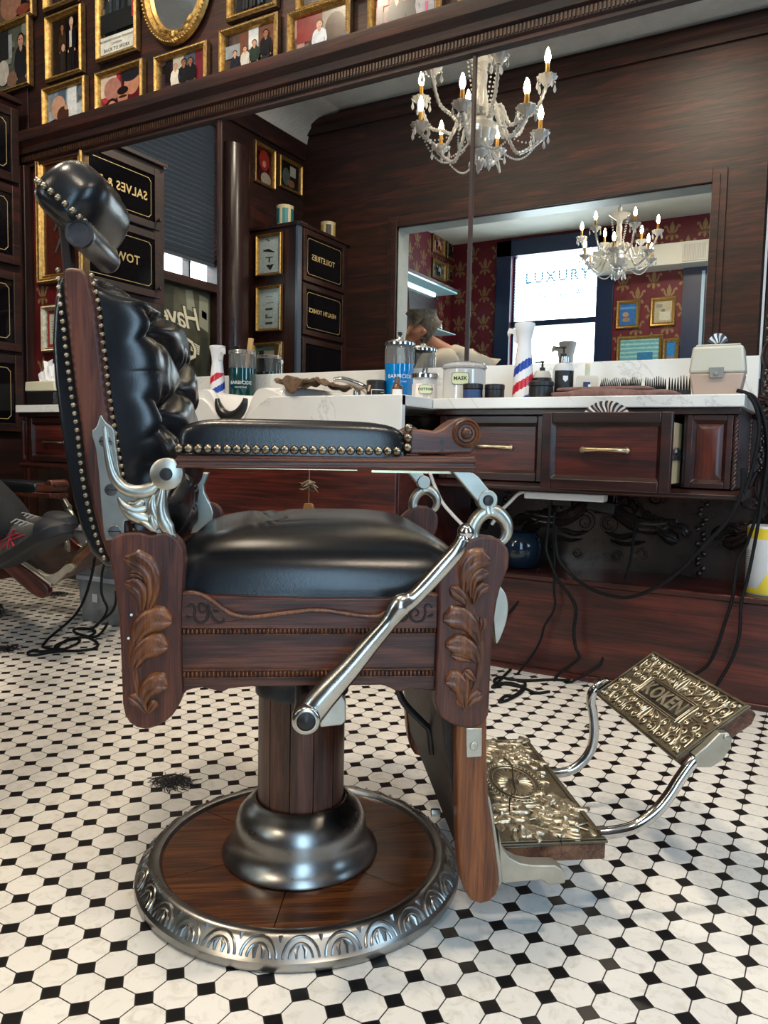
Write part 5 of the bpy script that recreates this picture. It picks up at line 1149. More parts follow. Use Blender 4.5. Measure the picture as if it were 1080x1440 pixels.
# ---- under the counter
t = put('power_strip', 'white power strip fixed under the drawer unit', 'power strip', -.735, 2.43, .61)
mb = MB().box((-.13, -.025, -.012), (.13, .025, .012)); mb.build('body', WHITEPL, t, bevel=.005)
t = tag(MB().box((-.035, -.02, -.017), (.035, .02, .017)).build('plug_adapter', DULLBLK, None, bevel=.004, loc=(-.83, 2.72, .575)), 'small black plug adapter hanging left of the other adapter', 'adapter', 'plug adapters')
t = tag(MB().box((-.05, -.025, -.02), (.05, .025, .02)).build('plug_adapter', DULLBLK, None, bevel=.004, loc=(-.69, 2.72, .565), rot=(0, RAD(8), 0)), 'long black plug adapter under the middle of the drawer unit', 'adapter', 'plug adapters')
t = put('glass_bowl', 'dark blue-black glossy bowl on the ledge behind the chair', 'bowl', -.95, 2.62, .337)
mb = MB().lathe([(.045, 0), (.06, .01), (.075, .045), (.077, .08), (.068, .115), (.055, .128), (.05, .126), (.064, .11), (.07, .08), (.05, .02), (0, .015)], 36); mb.build('body', simple('blueblack_glaze', (.01, .02, .035), .08), t, smooth=60)
t = put('wipes_canister', 'white and yellow wipes canister on the ledge at the right edge', 'canister', -.155, 2.59, .337)
MB().lathe([(.055, 0), (.058, .004), (.058, .2), (.053, .206), (0, .206)], 40).build('body', WHITEPL, t)
mb = MB(); YEL = ink('f0d23a', .4)
mb.lathe([(.0584, .004), (.0584, .02)], 40, close=False); mb.lathe([(.0584, .168), (.0584, .2)], 40, close=False)
for k in range(10): arcstrip(mb, .0584, -.3+.06*k, .3+.12*k, .02+.013*k*.5, .02+.013*(k+1)*.5, 6)
mb.mat = 1
for k in range(14): arcstrip(mb, .0586, -1.25, -.75+.1*sin(k*3.1), .05+k*.006, .0525+k*.006, 4)
mb.mat = 2; arcstrip(mb, .0586, -1.2, -1.0, .018, .03, 3)
mb.build('label', [YEL, ink('9aa0a0'), ink('3c5c4a')], t, recalc=False); 
# ---- cords
def cord(pts, r, label, mat=RUBBER, name='flex_cable', group='cords under the counter'):
    mb = MB(); stube(mb, pts, r*1.25, 8, 7); return tag(mb.build(name, mat, None, smooth=60), label, 'cord', group)
def yz(y, P): return [(x, y, z) for x, z in P]
def vary(P, y0, y1): return [(x, y0+(y1-y0)*i/(len(P)-1), z) for i, (x, z) in enumerate(P)]
cord(vary([(-0.7841,0.6308),(-0.7915,0.596),(-0.7925,0.5527),(-0.796,0.483),(-0.7984,0.4304),(-0.7768,0.3799),(-0.75,0.3302),(-0.7087,0.2826),(-0.6897,0.2415),(-0.6937,0.1715),(-0.6847,0.1205),(-0.6722,0.0919),(-0.7038,0.0562),(-0.7377,0.0242),(-0.7667,-0.0342)], 2.46, 2.44), .0042, 'thick black cord dropping from the power strip and kinking near the floor')
cord(vary([(-0.7797,0.5528),(-0.7809,0.4919),(-0.7749,0.4314),(-0.7704,0.3618),(-0.7697,0.3004),(-0.7634,0.2527),(-0.771,0.2209),(-0.7962,0.1733),(-0.8062,0.1272),(-0.8333,0.0692),(-0.8685,0.0183),(-0.9047,-0.0244),(-0.9712,-0.0497)], 2.47, 2.45), .0032, 'thin black cord running down left of the kinked cord')
cord(vary([(-0.6314,0.5664),(-0.5864,0.5732),(-0.5654,0.5579),(-0.5551,0.5089),(-0.5544,0.4591),(-0.5579,0.3921),(-0.5745,0.3065),(-0.5756,0.2387),(-0.5895,0.1773),(-0.6077,0.1147),(-0.6142,0.0706),(-0.6426,0.04),(-0.6845,0.0111),(-0.7273,-0.0139)], 2.68, 2.44), .0034, 'black cord hanging from the long adapter down to the floor')
cord(vary([(-0.2103,0.7169),(-0.2105,0.656),(-0.2347,0.5858),(-0.2743,0.5289),(-0.3221,0.4702),(-0.371,0.41),(-0.4221,0.3645),(-0.475,0.3301),(-0.5219,0.3124),(-0.5706,0.3111),(-0.6207,0.3183),(-0.6723,0.3384),(-0.7166,0.3683),(-0.753,0.4039),(-0.7681,0.4503),(-0.7749,0.5105)], 2.3, 2.47), .0045, 'black cord looping in a long swag from the cabinet corner')
a = [(-0.2165,0.9198),(-0.1967,0.888),(-0.1876,0.8525)]; 
cord([(p[0], 2.4, p[1]) for p in [(-0.2464,0.9342),(-0.224,0.9258),(-0.2009,0.8998),(-0.1858,0.8525),(-0.1844,0.7932),(-0.1919,0.7336),(-0.2034,0.6773),(-0.2193,0.6323),(-0.2388,0.5805)]], .0045, 'black cord trailing off the counter end down the cabinet side')
cord([(p[0], 2.45, p[1]) for p in [(-0.2401,0.9337),(-0.2134,0.9192),(-0.1853,0.8747),(-0.1681,0.7944),(-0.1681,0.6935),(-0.1777,0.6015),(-0.2018,0.497),(-0.2234,0.4432),(-0.2311,0.3375),(-0.2496,0.2504),(-0.2656,0.184),(-0.2882,0.1266),(-0.3261,0.0877)]], .004, 'black cord running past the wipes canister, left of the rightmost cord')
cord([(p[0], 2.44, p[1]) for p in [(-0.2317,0.9328),(-0.2013,0.9143),(-0.1744,0.8542),(-0.1598,0.7543),(-0.1677,0.6331),(-0.1793,0.51),(-0.1923,0.4058),(-0.2065,0.321),(-0.2058,0.2372),(-0.2208,0.161),(-0.2551,0.0806),(-0.2729,0.0451)]], .004, 'rightmost black cord crossing the front of the wipes canister')
cord(vary([(-0.8544,0.3498),(-0.8609,0.3266),(-0.8798,0.2839),(-0.9064,0.2353),(-0.9382,0.1901),(-0.9705,0.1442)], 2.55, 2.47), .0034, 'short black cord coming out from behind the dark bowl')
cord(vary([(-0.8592,0.6214),(-0.894,0.6108),(-0.9286,0.5809),(-0.9637,0.5506),(-0.9813,0.5324)]+[(-1.0098,0.4973)], 2.42, 2.5), .005, 'white cable curving from the power strip behind the chair', WHITEPL)
cord(vary([(-1.1535,0.6691),(-1.1485,0.6341),(-1.1274,0.5763),(-1.0939,0.5313),(-1.0674,0.4979),(-1.0601,0.4692)], 2.3, 2.4), .005, 'white cable hanging behind the chair arm', WHITEPL)
fl = [(x, y, .004) for x, y in [(-0.9146,2.475),(-0.8985,2.3313),(-0.8896,2.2518),(-0.8651,2.3247),(-0.812,2.3039),(-0.8019,2.2167),(-0.8239,2.1891),(-0.8186,2.1299),(-0.8037,2.1646),(-0.7961,2.2601),(-0.8194,2.3555),(-0.8494,2.3644)]]
cord(fl, .004, 'black cord coiled on the tiles under the counter behind the leg rest')
fl = [(x, y, .004) for x, y in [(-0.7243,2.3116),(-0.7547,2.2756),(-0.8077,2.3038),(-0.8493,2.3088),(-0.8793,2.3053),(-0.9093,2.3123),(-0.9135,2.3689),(-0.8663,2.3655),(-0.8124,2.3914),(-0.757,2.4392),(-0.7031,2.465)]]
cord(fl, .004, 'black cord lying along the foot of the wainscot panel')
# ---- wooden tag hanging under the far arm
t = put('wooden_tag', 'wooden tag tied with frayed twine hanging under the chair arm', 'tag', 0, 0, 0)
tagp = [(-1.0371,0.6992),(-1.0368,0.6797),(-1.0378,0.6175),(-1.0375,0.601)]
(x0, z0), (x1, z1), (x2, z2), (x3, z3) = tagp
mb = MB().tube([(x0, 1.45, z0+.02), (x1, 1.45, z1), (x2, 1.45, z2)], .0012, 6); mb.build('string', simple('twine', hexc('8f7f5e'), .9), t)
mb = MB().prism(smooth2([(x3-.010, z2+.003), (x3+.010, z2+.003), (x3+.014, z2-.012), (x3+.013, z2-.03), (x3-.013, z2-.03), (x3-.014, z2-.012), (x3-.010, z2+.003)], 3)[:-1], 1.446, 1.453); mb.build('tag_body', simple('pale_tag_wood', hexc('a8794a'), .5), t, bevel=.001)
mb = MB(); rg = random.Random(8)
for k in range(16): 
    a = rg.random()*6.28; l = .012+.02*rg.random(); z = z1-.004-.02*rg.random(); mb.tube([(x1, 1.45, z), (x1+l*.6*cos(a), 1.45+.4*l*sin(a), z-.006), (x1+l*cos(a), 1.45+.4*l*sin(a), z-.016*rg.random())], [.0016, .002, .0005], 5)
mb.build('twine_bow', simple('frayed_twine', hexc('9c927a'), .9), t)
# ---- plastic boxes by the left drawers, cord heap in front
BOXP = simple('translucent_box', (.7, .74, .78), .18, 0, **{'Transmission Weight': .72, 'IOR': 1.2})
def tub(x, y, z, w, d, h, label):
    t = put('storage_box', label, 'storage box', x, y, z, 'stacked plastic boxes', RAD(0))
    mb = MB(); k = .012
    def ring(o, zz): return [(-w/2+o, -d/2+o, zz), (w/2-o, -d/2+o, zz), (w/2-o, d/2-o, zz), (-w/2+o, d/2-o, zz)]
    R4 = ring(k, 0)+ring(0, h)+ring(.004, h)+ring(k+.004, .004)
    fs = [(3, 2, 1, 0), (12, 13, 14, 15)]
    for a in (0, 4, 8):
        for i in range(4): fs.append((a+i, a+(i+1) % 4, a+4+(i+1) % 4, a+4+i))
    mb.add(R4, fs); mb.build('tub', BOXP, t, smooth=0)
    mb = MB(); 
    for zz, o in ((h-.014, -.006), ): mb.prism([(-w/2+o, -d/2+o), (w/2-o, -d/2+o), (w/2-o, d/2-o), (-w/2+o, d/2-o)], zz, h+.006, 'z')
    mb.build('lid', simple('pale_lid', (.62, .68, .76), .25, 0, **{'Transmission Weight': .4}), t, bevel=.004)
    return t
b1 = tub(-2.6, 2.27, 0, .25, .24, .19, 'lower translucent plastic box holding a yellow cloth')
MB().superq((.02, -.03, .035), (.085, .07, .03), .8, .8, 24, 12).build('contents', simple('yellow_duster', hexc('c8ac62'), .9), b1, smooth=70)
MB().box((-.03, -.125, .09), (.0, -.1245, .125)).build('sticker', WHITEPL, b1)
b2 = tub(-2.615, 2.27, .196, .28, .26, .2, 'upper translucent plastic box with clear bag inside')
MB().superq((-.03, -.05, .08), (.06, .06, .06), .7, .7, 24, 12).build('contents', simple('grey_bag', (.3, .32, .35), .4), b2, smooth=70)
MB().box((-.04, -.1345, .1), (-.0, -.134, .15)).build('sticker', WHITEPL, b2)
fl = [(x, y, .005) for x, y in [(-2.5674,2.0386),(-2.5205,2.0564),(-2.4745,2.0291),(-2.4426,1.9657),(-2.4599,1.9397),(-2.4538,1.8895),(-2.4389,1.8341),(-2.4037,1.7952),(-2.3614,1.7875),(-2.3701,1.8309),(-2.3966,1.8895),(-2.4485,1.9339),(-2.4678,1.9068),(-2.444,1.8566),(-2.4039,1.8075)]]
cord(fl, .004, 'black cord heaped in small loops on the tiles left of the chair', group='cords left of the chair')
fl = [(x, y, .005) for x, y in [(-2.7427,2.3766),(-2.6093,2.2183),(-2.4541,2.0435),(-2.4204,1.9812),(-2.4702,1.9745),(-2.5357,1.9863),(-2.5802,2.0145),(-2.5775,2.0468),(-2.5397,2.0581)]]
cord(fl, .004, 'black cord ending in an oval loop on the tiles left of the chair', group='cords left of the chair')
a_ = [(x, y, .005) for x, y in [(-2.5682,1.9061),(-2.4955,1.8208),(-2.446,1.7785),(-2.3781,1.776),(-2.3944,1.7407),(-2.4314,1.7152),(-2.4038,1.687),(-2.3773,1.6937),(-2.3531,1.7691),(-2.2949,1.8212),(-2.2856,1.8768),(-2.3403,1.9285),(-2.4154,1.9569),(-2.4515,1.9595)]]
up_ = [(x, 1.95, z) for x, z in [(-2.3738,0.3301),(-2.3825,0.2827),(-2.4077,0.2138),(-2.4331,0.1609),(-2.4712,0.1059),(-2.5224,0.0597),(-2.5833,0.0114)]]
cord(up_[:-1]+a_, .0042, 'long black cord hanging down behind the chair back and sweeping over the tiles', group='cords left of the chair')
up_ = [(x, 1.9, z) for x, z in [(-2.2615,0.3136),(-2.275,0.2778),(-2.2797,0.2133),(-2.2685,0.1825),(-2.2497,0.1527),(-2.2655,0.1186),(-2.3128,0.0747)]]
cord(up_, .0038, 'black cord hanging in front of the plastic boxes', group='cords left of the chair')
up_ = [(x, 1.9, z) for x, z in [(-2.2033,0.2218),(-2.2053,0.1793),(-2.2269,0.1395),(-2.2812,0.1005),(-2.3367,0.0606)]]
cord(up_, .0038, 'black cord against the rear post of the chair', group='cords left of the chair')
# ---- swept hair on the floor
def hair(cx, cy, r, n, seed, label):
    rg = random.Random(seed); mb = MB()
    for k in range(n):
        a = rg.random()*6.28; q = rg.random()**.7*r; x, y = cx+q*cos(a), cy+q*.8*sin(a); b = rg.random()*6.28; l = r*(.3+.5*rg.random())
        mb.tube([(x, y, .001+.006*rg.random()), (x+l*.5*cos(b), y+l*.5*sin(b), .002+.012*rg.random()*(1-q/r)), (x+l*cos(b+.6), y+l*sin(b+.6), .001)], .0009, 4)
    tag(mb.build('hair_clippings', simple('dark_hair', (.012, .01, .01), .6), None), label, 'hair', 'tufts of cut hair', 'stuff')
(a, b), = [(-1.2257,1.2127)]; hair(a, b, .042, 170, 1, 'tuft of cut black hair on the tiles left of the chair base')
(a, b), = [(-0.5247,2.0768)]; hair(a, b, .018, 34, 2, 'small tuft of cut hair between the foot rest tubes')
(a, b), = [(-2.5438,1.6954)]; hair(a, b, .05, 120, 3, 'tuft of cut hair on the tiles at the left edge')
(a, b), = [(-3.2771,2.4542)]; hair(a, b, .06, 150, 4, 'tangled tuft of hair on the tiles by the plastic boxes')

# ================================================================ FRAMED PHOTOGRAPHS
SKIN, SKIN2, SKIN3 = 'c79a80', '8d6148', 'd8b09a'
def crowd(figs):
    """flat printed figures: (x, foot, height, coat, skin, hair) in picture units 0..1"""
    L = []; rg = random.Random(len(figs)*7+int(figs[0][0]*100))
    for (x, f, h, coat, skin, hair) in figs:
        r = h*.072; top = f+h; sw = h*.13; tr = rg.choice(['20242e', '2b2a2a', '3a4452', '17181c'])
        for sg in (-1, 1):
            L.append((tr, [(x+sg*sw*.1, f), (x+sg*sw*.62, f), (x+sg*sw*.72, f+h*.46), (x, f+h*.46)]))
            e = rg.random()*.25
            L.append((coat, [(x+sg*sw*.6, f+h*.8), (x+sg*sw*1.0, f+h*.77), (x+sg*sw*1.22, f+h*.6), (x+sg*sw*(1.1-e), f+h*.42), (x+sg*sw*(.85-e), f+h*.43), (x+sg*sw*.85, f+h*.6)]))
            L.append((skin, [(x+sg*sw*(1.1-e), f+h*.43), (x+sg*sw*(.85-e), f+h*.44), (x+sg*sw*(.82-e), f+h*.39), (x+sg*sw*(1.05-e), f+h*.385)]))
        L.append((coat, [(x-sw*.72, f+h*.42), (x+sw*.72, f+h*.42), (x+sw*.78, f+h*.6), (x+sw*.95, f+h*.75), (x+sw*.7, f+h*.81), (x+sw*.3, f+h*.835), (x-sw*.3, f+h*.835), (x-sw*.7, f+h*.81), (x-sw*.95, f+h*.75), (x-sw*.78, f+h*.6)]))
        L.append((skin, [(x-r*.42, f+h*.79), (x, f+h*.75), (x+r*.42, f+h*.79), (x+r*.42, f+h*.88), (x-r*.42, f+h*.88)]))
        L.append((hair, [(x+r*.98*cos(a), top-r*1.0+r*1.15*sin(a)) for a in [i*pi/8 for i in range(16)]]))
        L.append((skin, [(x+r*.82*cos(a), top-r*1.35+r*1.08*sin(a)) for a in [i*pi/8 for i in range(16)]]))
        for sg in (-1, 1): L.append((hair, [(x+sg*r*.2, top-r*1.2), (x+sg*r*.5, top-r*1.2), (x+sg*r*.5, top-r*1.05), (x+sg*r*.2, top-r*1.05)]))
        L.append(('7a4038', [(x-r*.3, top-r*1.85), (x+r*.3, top-r*1.85), (x+r*.2, top-r*1.98), (x-r*.2, top-r*1.98)]))
    return L
def shade(h, k): return ''.join('%02x' % max(0, min(255, int(int(h[i:i+2], 16)*k))) for i in (0, 2, 4))
def clutter(bg, seed):
    """out-of-focus shapes behind the people in a snapshot"""
    rg = random.Random(seed); L = []
    for k in range(16):
        c = shade(bg, rg.choice([.5, .65, .8, 1.25, 1.5])); x, y = rg.random(), .25+.8*rg.random()
        if rg.random() < .55: w, h = .04+.12*rg.random(), .08+.3*rg.random(); L.append((c, [(x-w, y-h), (x+w, y-h*.9), (x+w*.95, y+h), (x-w, y+h*.95)]))
        else: r = .03+.08*rg.random(); L.append((c, [(x+r*cos(a), y+r*1.2*sin(a)) for a in [i*pi/5 for i in range(10)]]))
    return L
def blob(c, x, y, rx, ry, n=16, a0=0): return (c, [(x+rx*cos(a0+2*pi*i/n), y+ry*sin(a0+2*pi*i/n)) for i in range(n)])
def rect(c, x0, y0, x1, y1): return (c, [(x0, y0), (x1, y0), (x1, y1), (x0, y1)])
def clip(P, w0=0, w1=1):
    for ax in (0, 1):
        for lim, sgn in ((w0, 1), (w1, -1)):
            Q = []
            for i in range(len(P)):
                a, b = P[i], P[(i+1) % len(P)]; ia, ib = sgn*(a[ax]-lim) >= 0, sgn*(b[ax]-lim) >= 0
                if ia: Q.append(a)
                if ia != ib:
                    t = (lim-a[ax])/(b[ax]-a[ax]); Q.append((a[0]+(b[0]-a[0])*t, a[1]+(b[1]-a[1])*t))
            P = Q
            if not P: return P
    return P
GW = 'framed photographs above the mirrors'
def frame(name, label, cat, group, M_, w, h, bg, shapes, fw=.03, mats=None, mount=0., words=(), beads=True, depth=.032):
    """picture frame lying in its own x-z plane, facing -y; M_ places it"""
    t = thing(name, label, cat, group=group); t.matrix_world = M_
    mats = mats or (GOLD, DARKGOLD)
    mb = MB(); prof = [(0, 0), (0, depth*.72), (.005, depth*.78), (.010, depth), (fw*.55, depth*.85), (fw*.72, depth*.5), (fw*.86, depth*.62), (fw, depth*.35), (fw, 0)]
    n = len(prof); vs = []; fs = []
    cs = [(-1, -1), (1, -1), (1, 1), (-1, 1)]
    for sx, sz in cs:
        for o, d in prof: vs.append((sx*(w/2-o), -d, sz*(h/2-o)))
    mi = []
    for k in range(4):
        for i in range(n-1):
            fs.append((k*n+i, ((k+1) % 4)*n+i, ((k+1) % 4)*n+i+1, k*n+i+1)); mi.append(1 if i < 2 else 0)
    mb.add(vs, fs); mb.mi = mi
    if beads:
        o = .013; per = [(-1, -1, 1, 0), (1, -1, 0, 1), (1, 1, -1, 0), (-1, 1, 0, -1)]
        for sx, sz, dx, dz in per:
            L = w-2*o if dx else h-2*o; m = max(4, int(L/.0105))
            for i in range(m): mb.ball((sx*(w/2-o)+dx*L*i/m, -depth*.97, sz*(h/2-o)+dz*L*i/m), .0042, 5, 4, (1.15, .8, .8) if dx else (.8, .8, 1.15))
    mb.build('frame_molding', list(mats), t, smooth=30)
    iw, ih = w-2*fw, h-2*fw; e = .0016
    mb = MB(); cols = [bg]; d0 = -.004
    mb.add([(-iw/2-e, d0, -ih/2-e), (iw/2+e, d0, -ih/2-e), (iw/2+e, d0, ih/2+e), (-iw/2-e, d0, ih/2+e)], [(0, 1, 2, 3)])
    pw, ph = iw-2*mount, ih-2*mount
    if mount:
        cols.append(shapes[0][0]); mb.mat = 1; d0 -= .0006
        mb.add([(-pw/2, d0, -ph/2), (pw/2, d0, -ph/2), (pw/2, d0, ph/2), (-pw/2, d0, ph/2)], [(0, 1, 2, 3)]); shapes = shapes[1:]
    if group in (GW, 'photos high on the left wall', 'photos on the red side wall'): shapes = clutter(bg, label)+list(shapes)
    for c, P in shapes:
        P = clip(P)
        if len(P) < 3: continue
        if c not in cols: cols.append(c)
        mb.mat = cols.index(c); d0 -= .00022
        mb.add([((x-.5)*pw, d0, (y-.5)*ph) for x, y in P], [tuple(range(len(P)))])
    for body, s, x, y, c in words:
        if c not in cols: cols.append(c)
        mb.mat = cols.index(c); mb.text(body, s, T((x-.5)*pw, d0-.0006, (y-.5)*ph) @ Rx(pi/2), .0004)
    mb.build('picture', [print_ink(c) for c in cols], t, smooth=0)
    return t
def onwall(quad):
    """corners seen on the photographs' wall -> placement"""
    xs = [p[0] for p in quad]; zs = [p[1] for p in quad]
    return min(xs), max(xs), min(zs), max(zs)
def hang(b, label, bg, shapes, words=(), fixw=None, fixh=None, mount=0., **kw):
    x0, x1, z0, z1 = b
    if fixh: z1 = z0+fixh
    return frame('photo_frame', label, 'picture frame', GW, T((x0+x1)/2, 2.792, (z0+z1)/2), x1-x0, z1-z0, bg, shapes, words=words, mount=mount, **kw)
def q4(P):   # TL TR BR BL -> averaged box
    return ((P[0][0]+P[3][0])/2, (P[1][0]+P[2][0])/2, (P[2][1]+P[3][1])/2, (P[0][1]+P[1][1])/2)
YW = 2.77
# lower row, left to right
hang(q4([(-3.7599,2.622),(-3.4134,2.6133),(-3.4044,2.3356),(-3.7455,2.3383)]), 'framed photo of a bald bearded man having his beard combed', '9fb2c4', [rect('e2e8ec', .55, .3, .8, 1), rect('51617a', .3, .55, .5, 1), rect('c9d2d8', .8, .1, 1, .6), blob('2a211e', .2, .1, .35, .28), blob('8f8a86', .15, .02, .3, .18), blob(SKIN, .3, .62, .2, .27), blob('4a2c20', .43, .42, .17, .2), blob(SKIN, .52, .58, .05, .06), blob('c58a72', .68, .16, .24, .11), blob('d9d9d6', .62, .4, .03, .2, 8, .5)])
hang(q4([(-3.3408,2.6116),(-2.9997,2.6041),(-2.9919,2.328),(-3.3374,2.3358)]), 'framed photo of a smiling family in red taking a picture together', '7a2430', [rect('d8c6b4', .0, .55, .4, 1), blob('a8766a', .3, .7, .22, .25), blob('5b1a22', .75, .3, .35, .5), blob('b98068', .78, .72, .19, .26), blob('20242c', .74, .9, .22, .14), blob('2a1a18', .28, .2, .2, .3), blob('c08a74', .28, .22, .14, .22), blob('8c2a34', .56, .12, .2, .22), blob('b57c66', .56, .46, .13, .19), blob('1e1614', .56, .6, .14, .09), blob('3a2018', .56, .47, .11, .03)])
hang(q4([(-2.9278,2.5958),(-2.5835,2.5918),(-2.5828,2.3249),(-2.9211,2.3312)]), 'framed photo of an older man in white standing with two friends by a barber chair', '2a2024', [rect('6d2430', .8, .3, 1, 1), rect('50566a', .55, .55, .8, 1), rect('b9b2a6', .3, .75, .55, 1)]+crowd([(.36, .1, .78, 'd9d4c8', SKIN, '8f8a84'), (.56, .06, .86, '1c1c22', SKIN2, '14100e'), (.72, .06, .84, '17171b', SKIN2, '120e0c')])+[blob('141214', .42, .12, .16, .24), rect('a9b6c4', .52, 0, .72, .22)])
hang(q4([(-2.5165,2.6205),(-2.1804,2.6082),(-2.1732,2.3338),(-2.5097,2.338)]), 'framed photo of four men standing in a row outside a brick shop', '4a3a34', [rect('6c4636', .3, .5, 1, 1), rect('cfd4d8', .48, .62, .68, 1), rect('8a9198', .0, .55, .3, .8)]+crowd([(.2, .02, .66, '20242e', SKIN, '2a1c14'), (.42, .06, .64, 'c9c6c0', SKIN, '3a2a20'), (.62, .06, .7, '28342e', SKIN, '20160f'), (.86, .06, .82, '131318', SKIN2, '0e0b0a')])+[rect('2f5fa8', .12, 0, .28, .24), rect('e4e4e2', .36, 0, .5, .3), rect('7a7a74', .56, 0, .7, .28)])
hang(q4([(-2.1308,2.6045),(-1.8078,2.5837),(-1.8044,2.3173),(-2.1273,2.3367)]), 'framed photo of a man in a white shirt smiling in a red room', '6a5550', [rect('7c2c28', .05, .5, .55, 1), rect('8f8578', .55, .55, 1, 1), blob('3a4a8a', .92, .55, .14, .2), blob('4a382c', .8, .62, .2, .3), rect('54504c', .5, 0, 1, .35)]+crowd([(.5, -.1, .95, 'c4ccd8', SKIN, '4a3426')]))
b = q4([(-1.7313,2.7073),(-1.3965,2.684),(-1.3857,2.3211),(-1.7207,2.3345)]); hang(b, 'large framed photo of three men in suits, one in a pink tie', '8a4a40', [rect('97806a', 0, .6, .4, 1), rect('c5b8aa', .6, .5, 1, 1)]+crowd([(.36, -.35, 1.05, '17171b', SKIN3, '1c1410'), (.62, -.3, 1., '1c1c20', SKIN3, '2a1c14'), (.86, -.35, 1.2, '9a9aa2', SKIN3, '6a5f58')])+[rect('c04a86', .84, .0, .88, .38)])
b = q4([(-1.3325,2.6197),(-1.0031,2.5967),(-0.9847,2.3231),(-1.3206,2.3327)]); hang(b, 'framed photo with a dotted white shirt at its foot, rightmost in the top row', 'b49a90', [blob('5a2a24', .6, .3, .5, .4), blob('cfa08c', .25, .35, .3, .22), rect('cfd8e0', .0, .0, .72, .26)]+[blob('2a3a4a', .08+.1*(i % 7), .06+.09*(i//7), .018, .02, 8) for i in range(14)])
b = [(-0.9124,2.3239),(-0.6525,2.3162)]; hang((b[0][0], b[0][0]+.34, b[0][1], b[0][1]+.3), 'framed photo mostly above the picture, past the dotted shirt photo', '5a4038', crowd([(.4, 0, .8, '222228', SKIN, '2a1c14')]))
# upper rows
hang(q4([(-3.7188,2.9759),(-3.4265,2.9672),(-3.4322,2.6243),(-3.7224,2.6504)]), 'framed photo of a man in a suit beside a man in brown', '191310', [rect('251a14', 0, 0, .5, 1)]+crowd([(.4, .05, .85, '3a2a1e', SKIN2, '1c1410'), (.72, -.05, 1.0, '14161c', SKIN3, 'b79c88')])+[rect('c8c4c0', .66, .42, .74, .72), blob(SKIN, .45, .45, .06, .07)])
b = q4([(-3.3305,3.18),(-3.0345,3.1536),(-3.0335,2.6413),(-3.3274,2.6636)]); hang(b, 'tall framed photo of a bachelor party with printed caption', '2c3234', crowd([(.27, .38, .46, 'd2d6de', SKIN3, 'c0a090'), (.5, .4, .52, '1d2024', SKIN3, 'a02c28'), (.76, .42, .46, 'cdd4e0', SKIN3, '4a3a30')])+[rect('1b1e20', .0, .22, 1, .42), rect('d8dad4', 0, 0, 1, .18), rect('c03a44', .95, .3, 1, .8)], words=(('BACHELORETTE BOUND TO LONDON', .0135, .5, .135, '1a1a1a'), ('LONDON', .016, .5, .09, '1a1a1a'), ('BACK TO WORK', .024, .5, .035, '1a1a1a')))
b = q4([(-4.2263,3.0378),(-3.8529,3.0147),(-3.8403,2.6532),(-4.2133,2.6617)]); hang((b[0], b[1], b[2], b[3]), 'framed photo of a smiling man with a white mask, at the left edge', '5a6058', [rect('23282a', .0, .5, .45, 1), rect('a8adb0', .45, .5, .55, .9)]+crowd([(.8, -.4, 1.25, '1b1f26', SKIN, '2a1c14')])+[blob('cfcac2', .3, .28, .17, .22), blob('8a6a58', .55, .12, .14, .14)])
b = [(-3.8118,2.999),(-4.1752,3.0179)]; hang((b[1][0], b[0][0], (b[0][1]+b[1][1])/2, (b[0][1]+b[1][1])/2+.33), 'framed photo cut off by the top left corner', '6d5a4c', [blob('22181a', .7, .15, .2, .16), blob('a87a66', .4, .3, .3, .3), blob('8a4a3a', .75, .12, .2, .1)])
b = [(-3.4719,2.994),(-3.7334,2.9981)]; hang((b[1][0], b[0][0], (b[0][1]+b[1][1])/2, (b[0][1]+b[1][1])/2+.3), 'framed photo just showing between the suit photo and the caption photo', '3a2a28', crowd([(.5, .2, .7, '5a4038', SKIN, '2a1c14')]))
b = [(-2.1845,2.6355),(-2.469,2.6396)]; hang((b[1][0], b[0][0], (b[0][1]+b[1][1])/2, (b[0][1]+b[1][1])/2+.3), 'framed photo of four pale figures, right of the oval mirror', '17181c', crowd([(.3, .05, .85, 'cfc9bf', SKIN, '2a1c14'), (.5, .05, .85, 'd8d0c4', SKIN, '2a1c14'), (.7, .05, .85, 'c4bfba', SKIN, '3a2a20')]))
b = [(-1.7483,2.5655),(-2.086,2.6277)]; hang((b[1][0], b[0][0], b[0][1]+.012, b[0][1]+.3), 'framed photo just above the white shirt photo at the top edge', '2a2226', crowd([(.5, .2, .7, '26262c', SKIN, '2a1c14')]))
# oval gilt mirror
ov = [(-3.0028,2.8664),(-2.55,2.8355),(-2.7697,2.6164)]; ox = (ov[0][0]+ov[1][0])/2; rx_ = (ov[1][0]-ov[0][0])/2; rz0 = .30; oz = ov[2][1]+rz0
t = thing('oval_mirror', 'oval mirror in an ornate gilt frame with a flower crest at its foot', 'mirror', (ox, 2.79, oz))
mb = MB(); n = 72
for (f0, d0, f1, d1) in ((1., .01, .97, .03), (.97, .03, .9, .034), (.9, .034, .84, .02), (.84, .02, .8, .026), (.8, .026, .76, .012)):
    vs = []; 
    for i in range(n):
        a = 2*pi*i/n
        for f, d in ((f0, d0), (f1, d1)): vs.append((rx_*(1-(1-f)*1.25)*cos(a), -d, rz0*f*sin(a)))
    mb.add(vs, [(2*i, 2*((i+1) % n), 2*((i+1) % n)+1, 2*i+1) for i in range(n)])
for i in range(90):
    a = 2*pi*i/90; mb.ball((rx_*.955*cos(a), -.034, rz0*.965*sin(a)), .006, 5, 4)
mb.build('frame_molding', GOLD, t, smooth=60)
mb = MB()
for k in range(7):
    a = k*2*pi/7; mb.leaf([(0, -rz0*.9), (.018*cos(a), -rz0*.9+.018*sin(a)), (.032*cos(a), -rz0*.9+.028*sin(a))], .02, .012, lambda x, z, d: (x, -.03-d, z), seg=4, k=3)
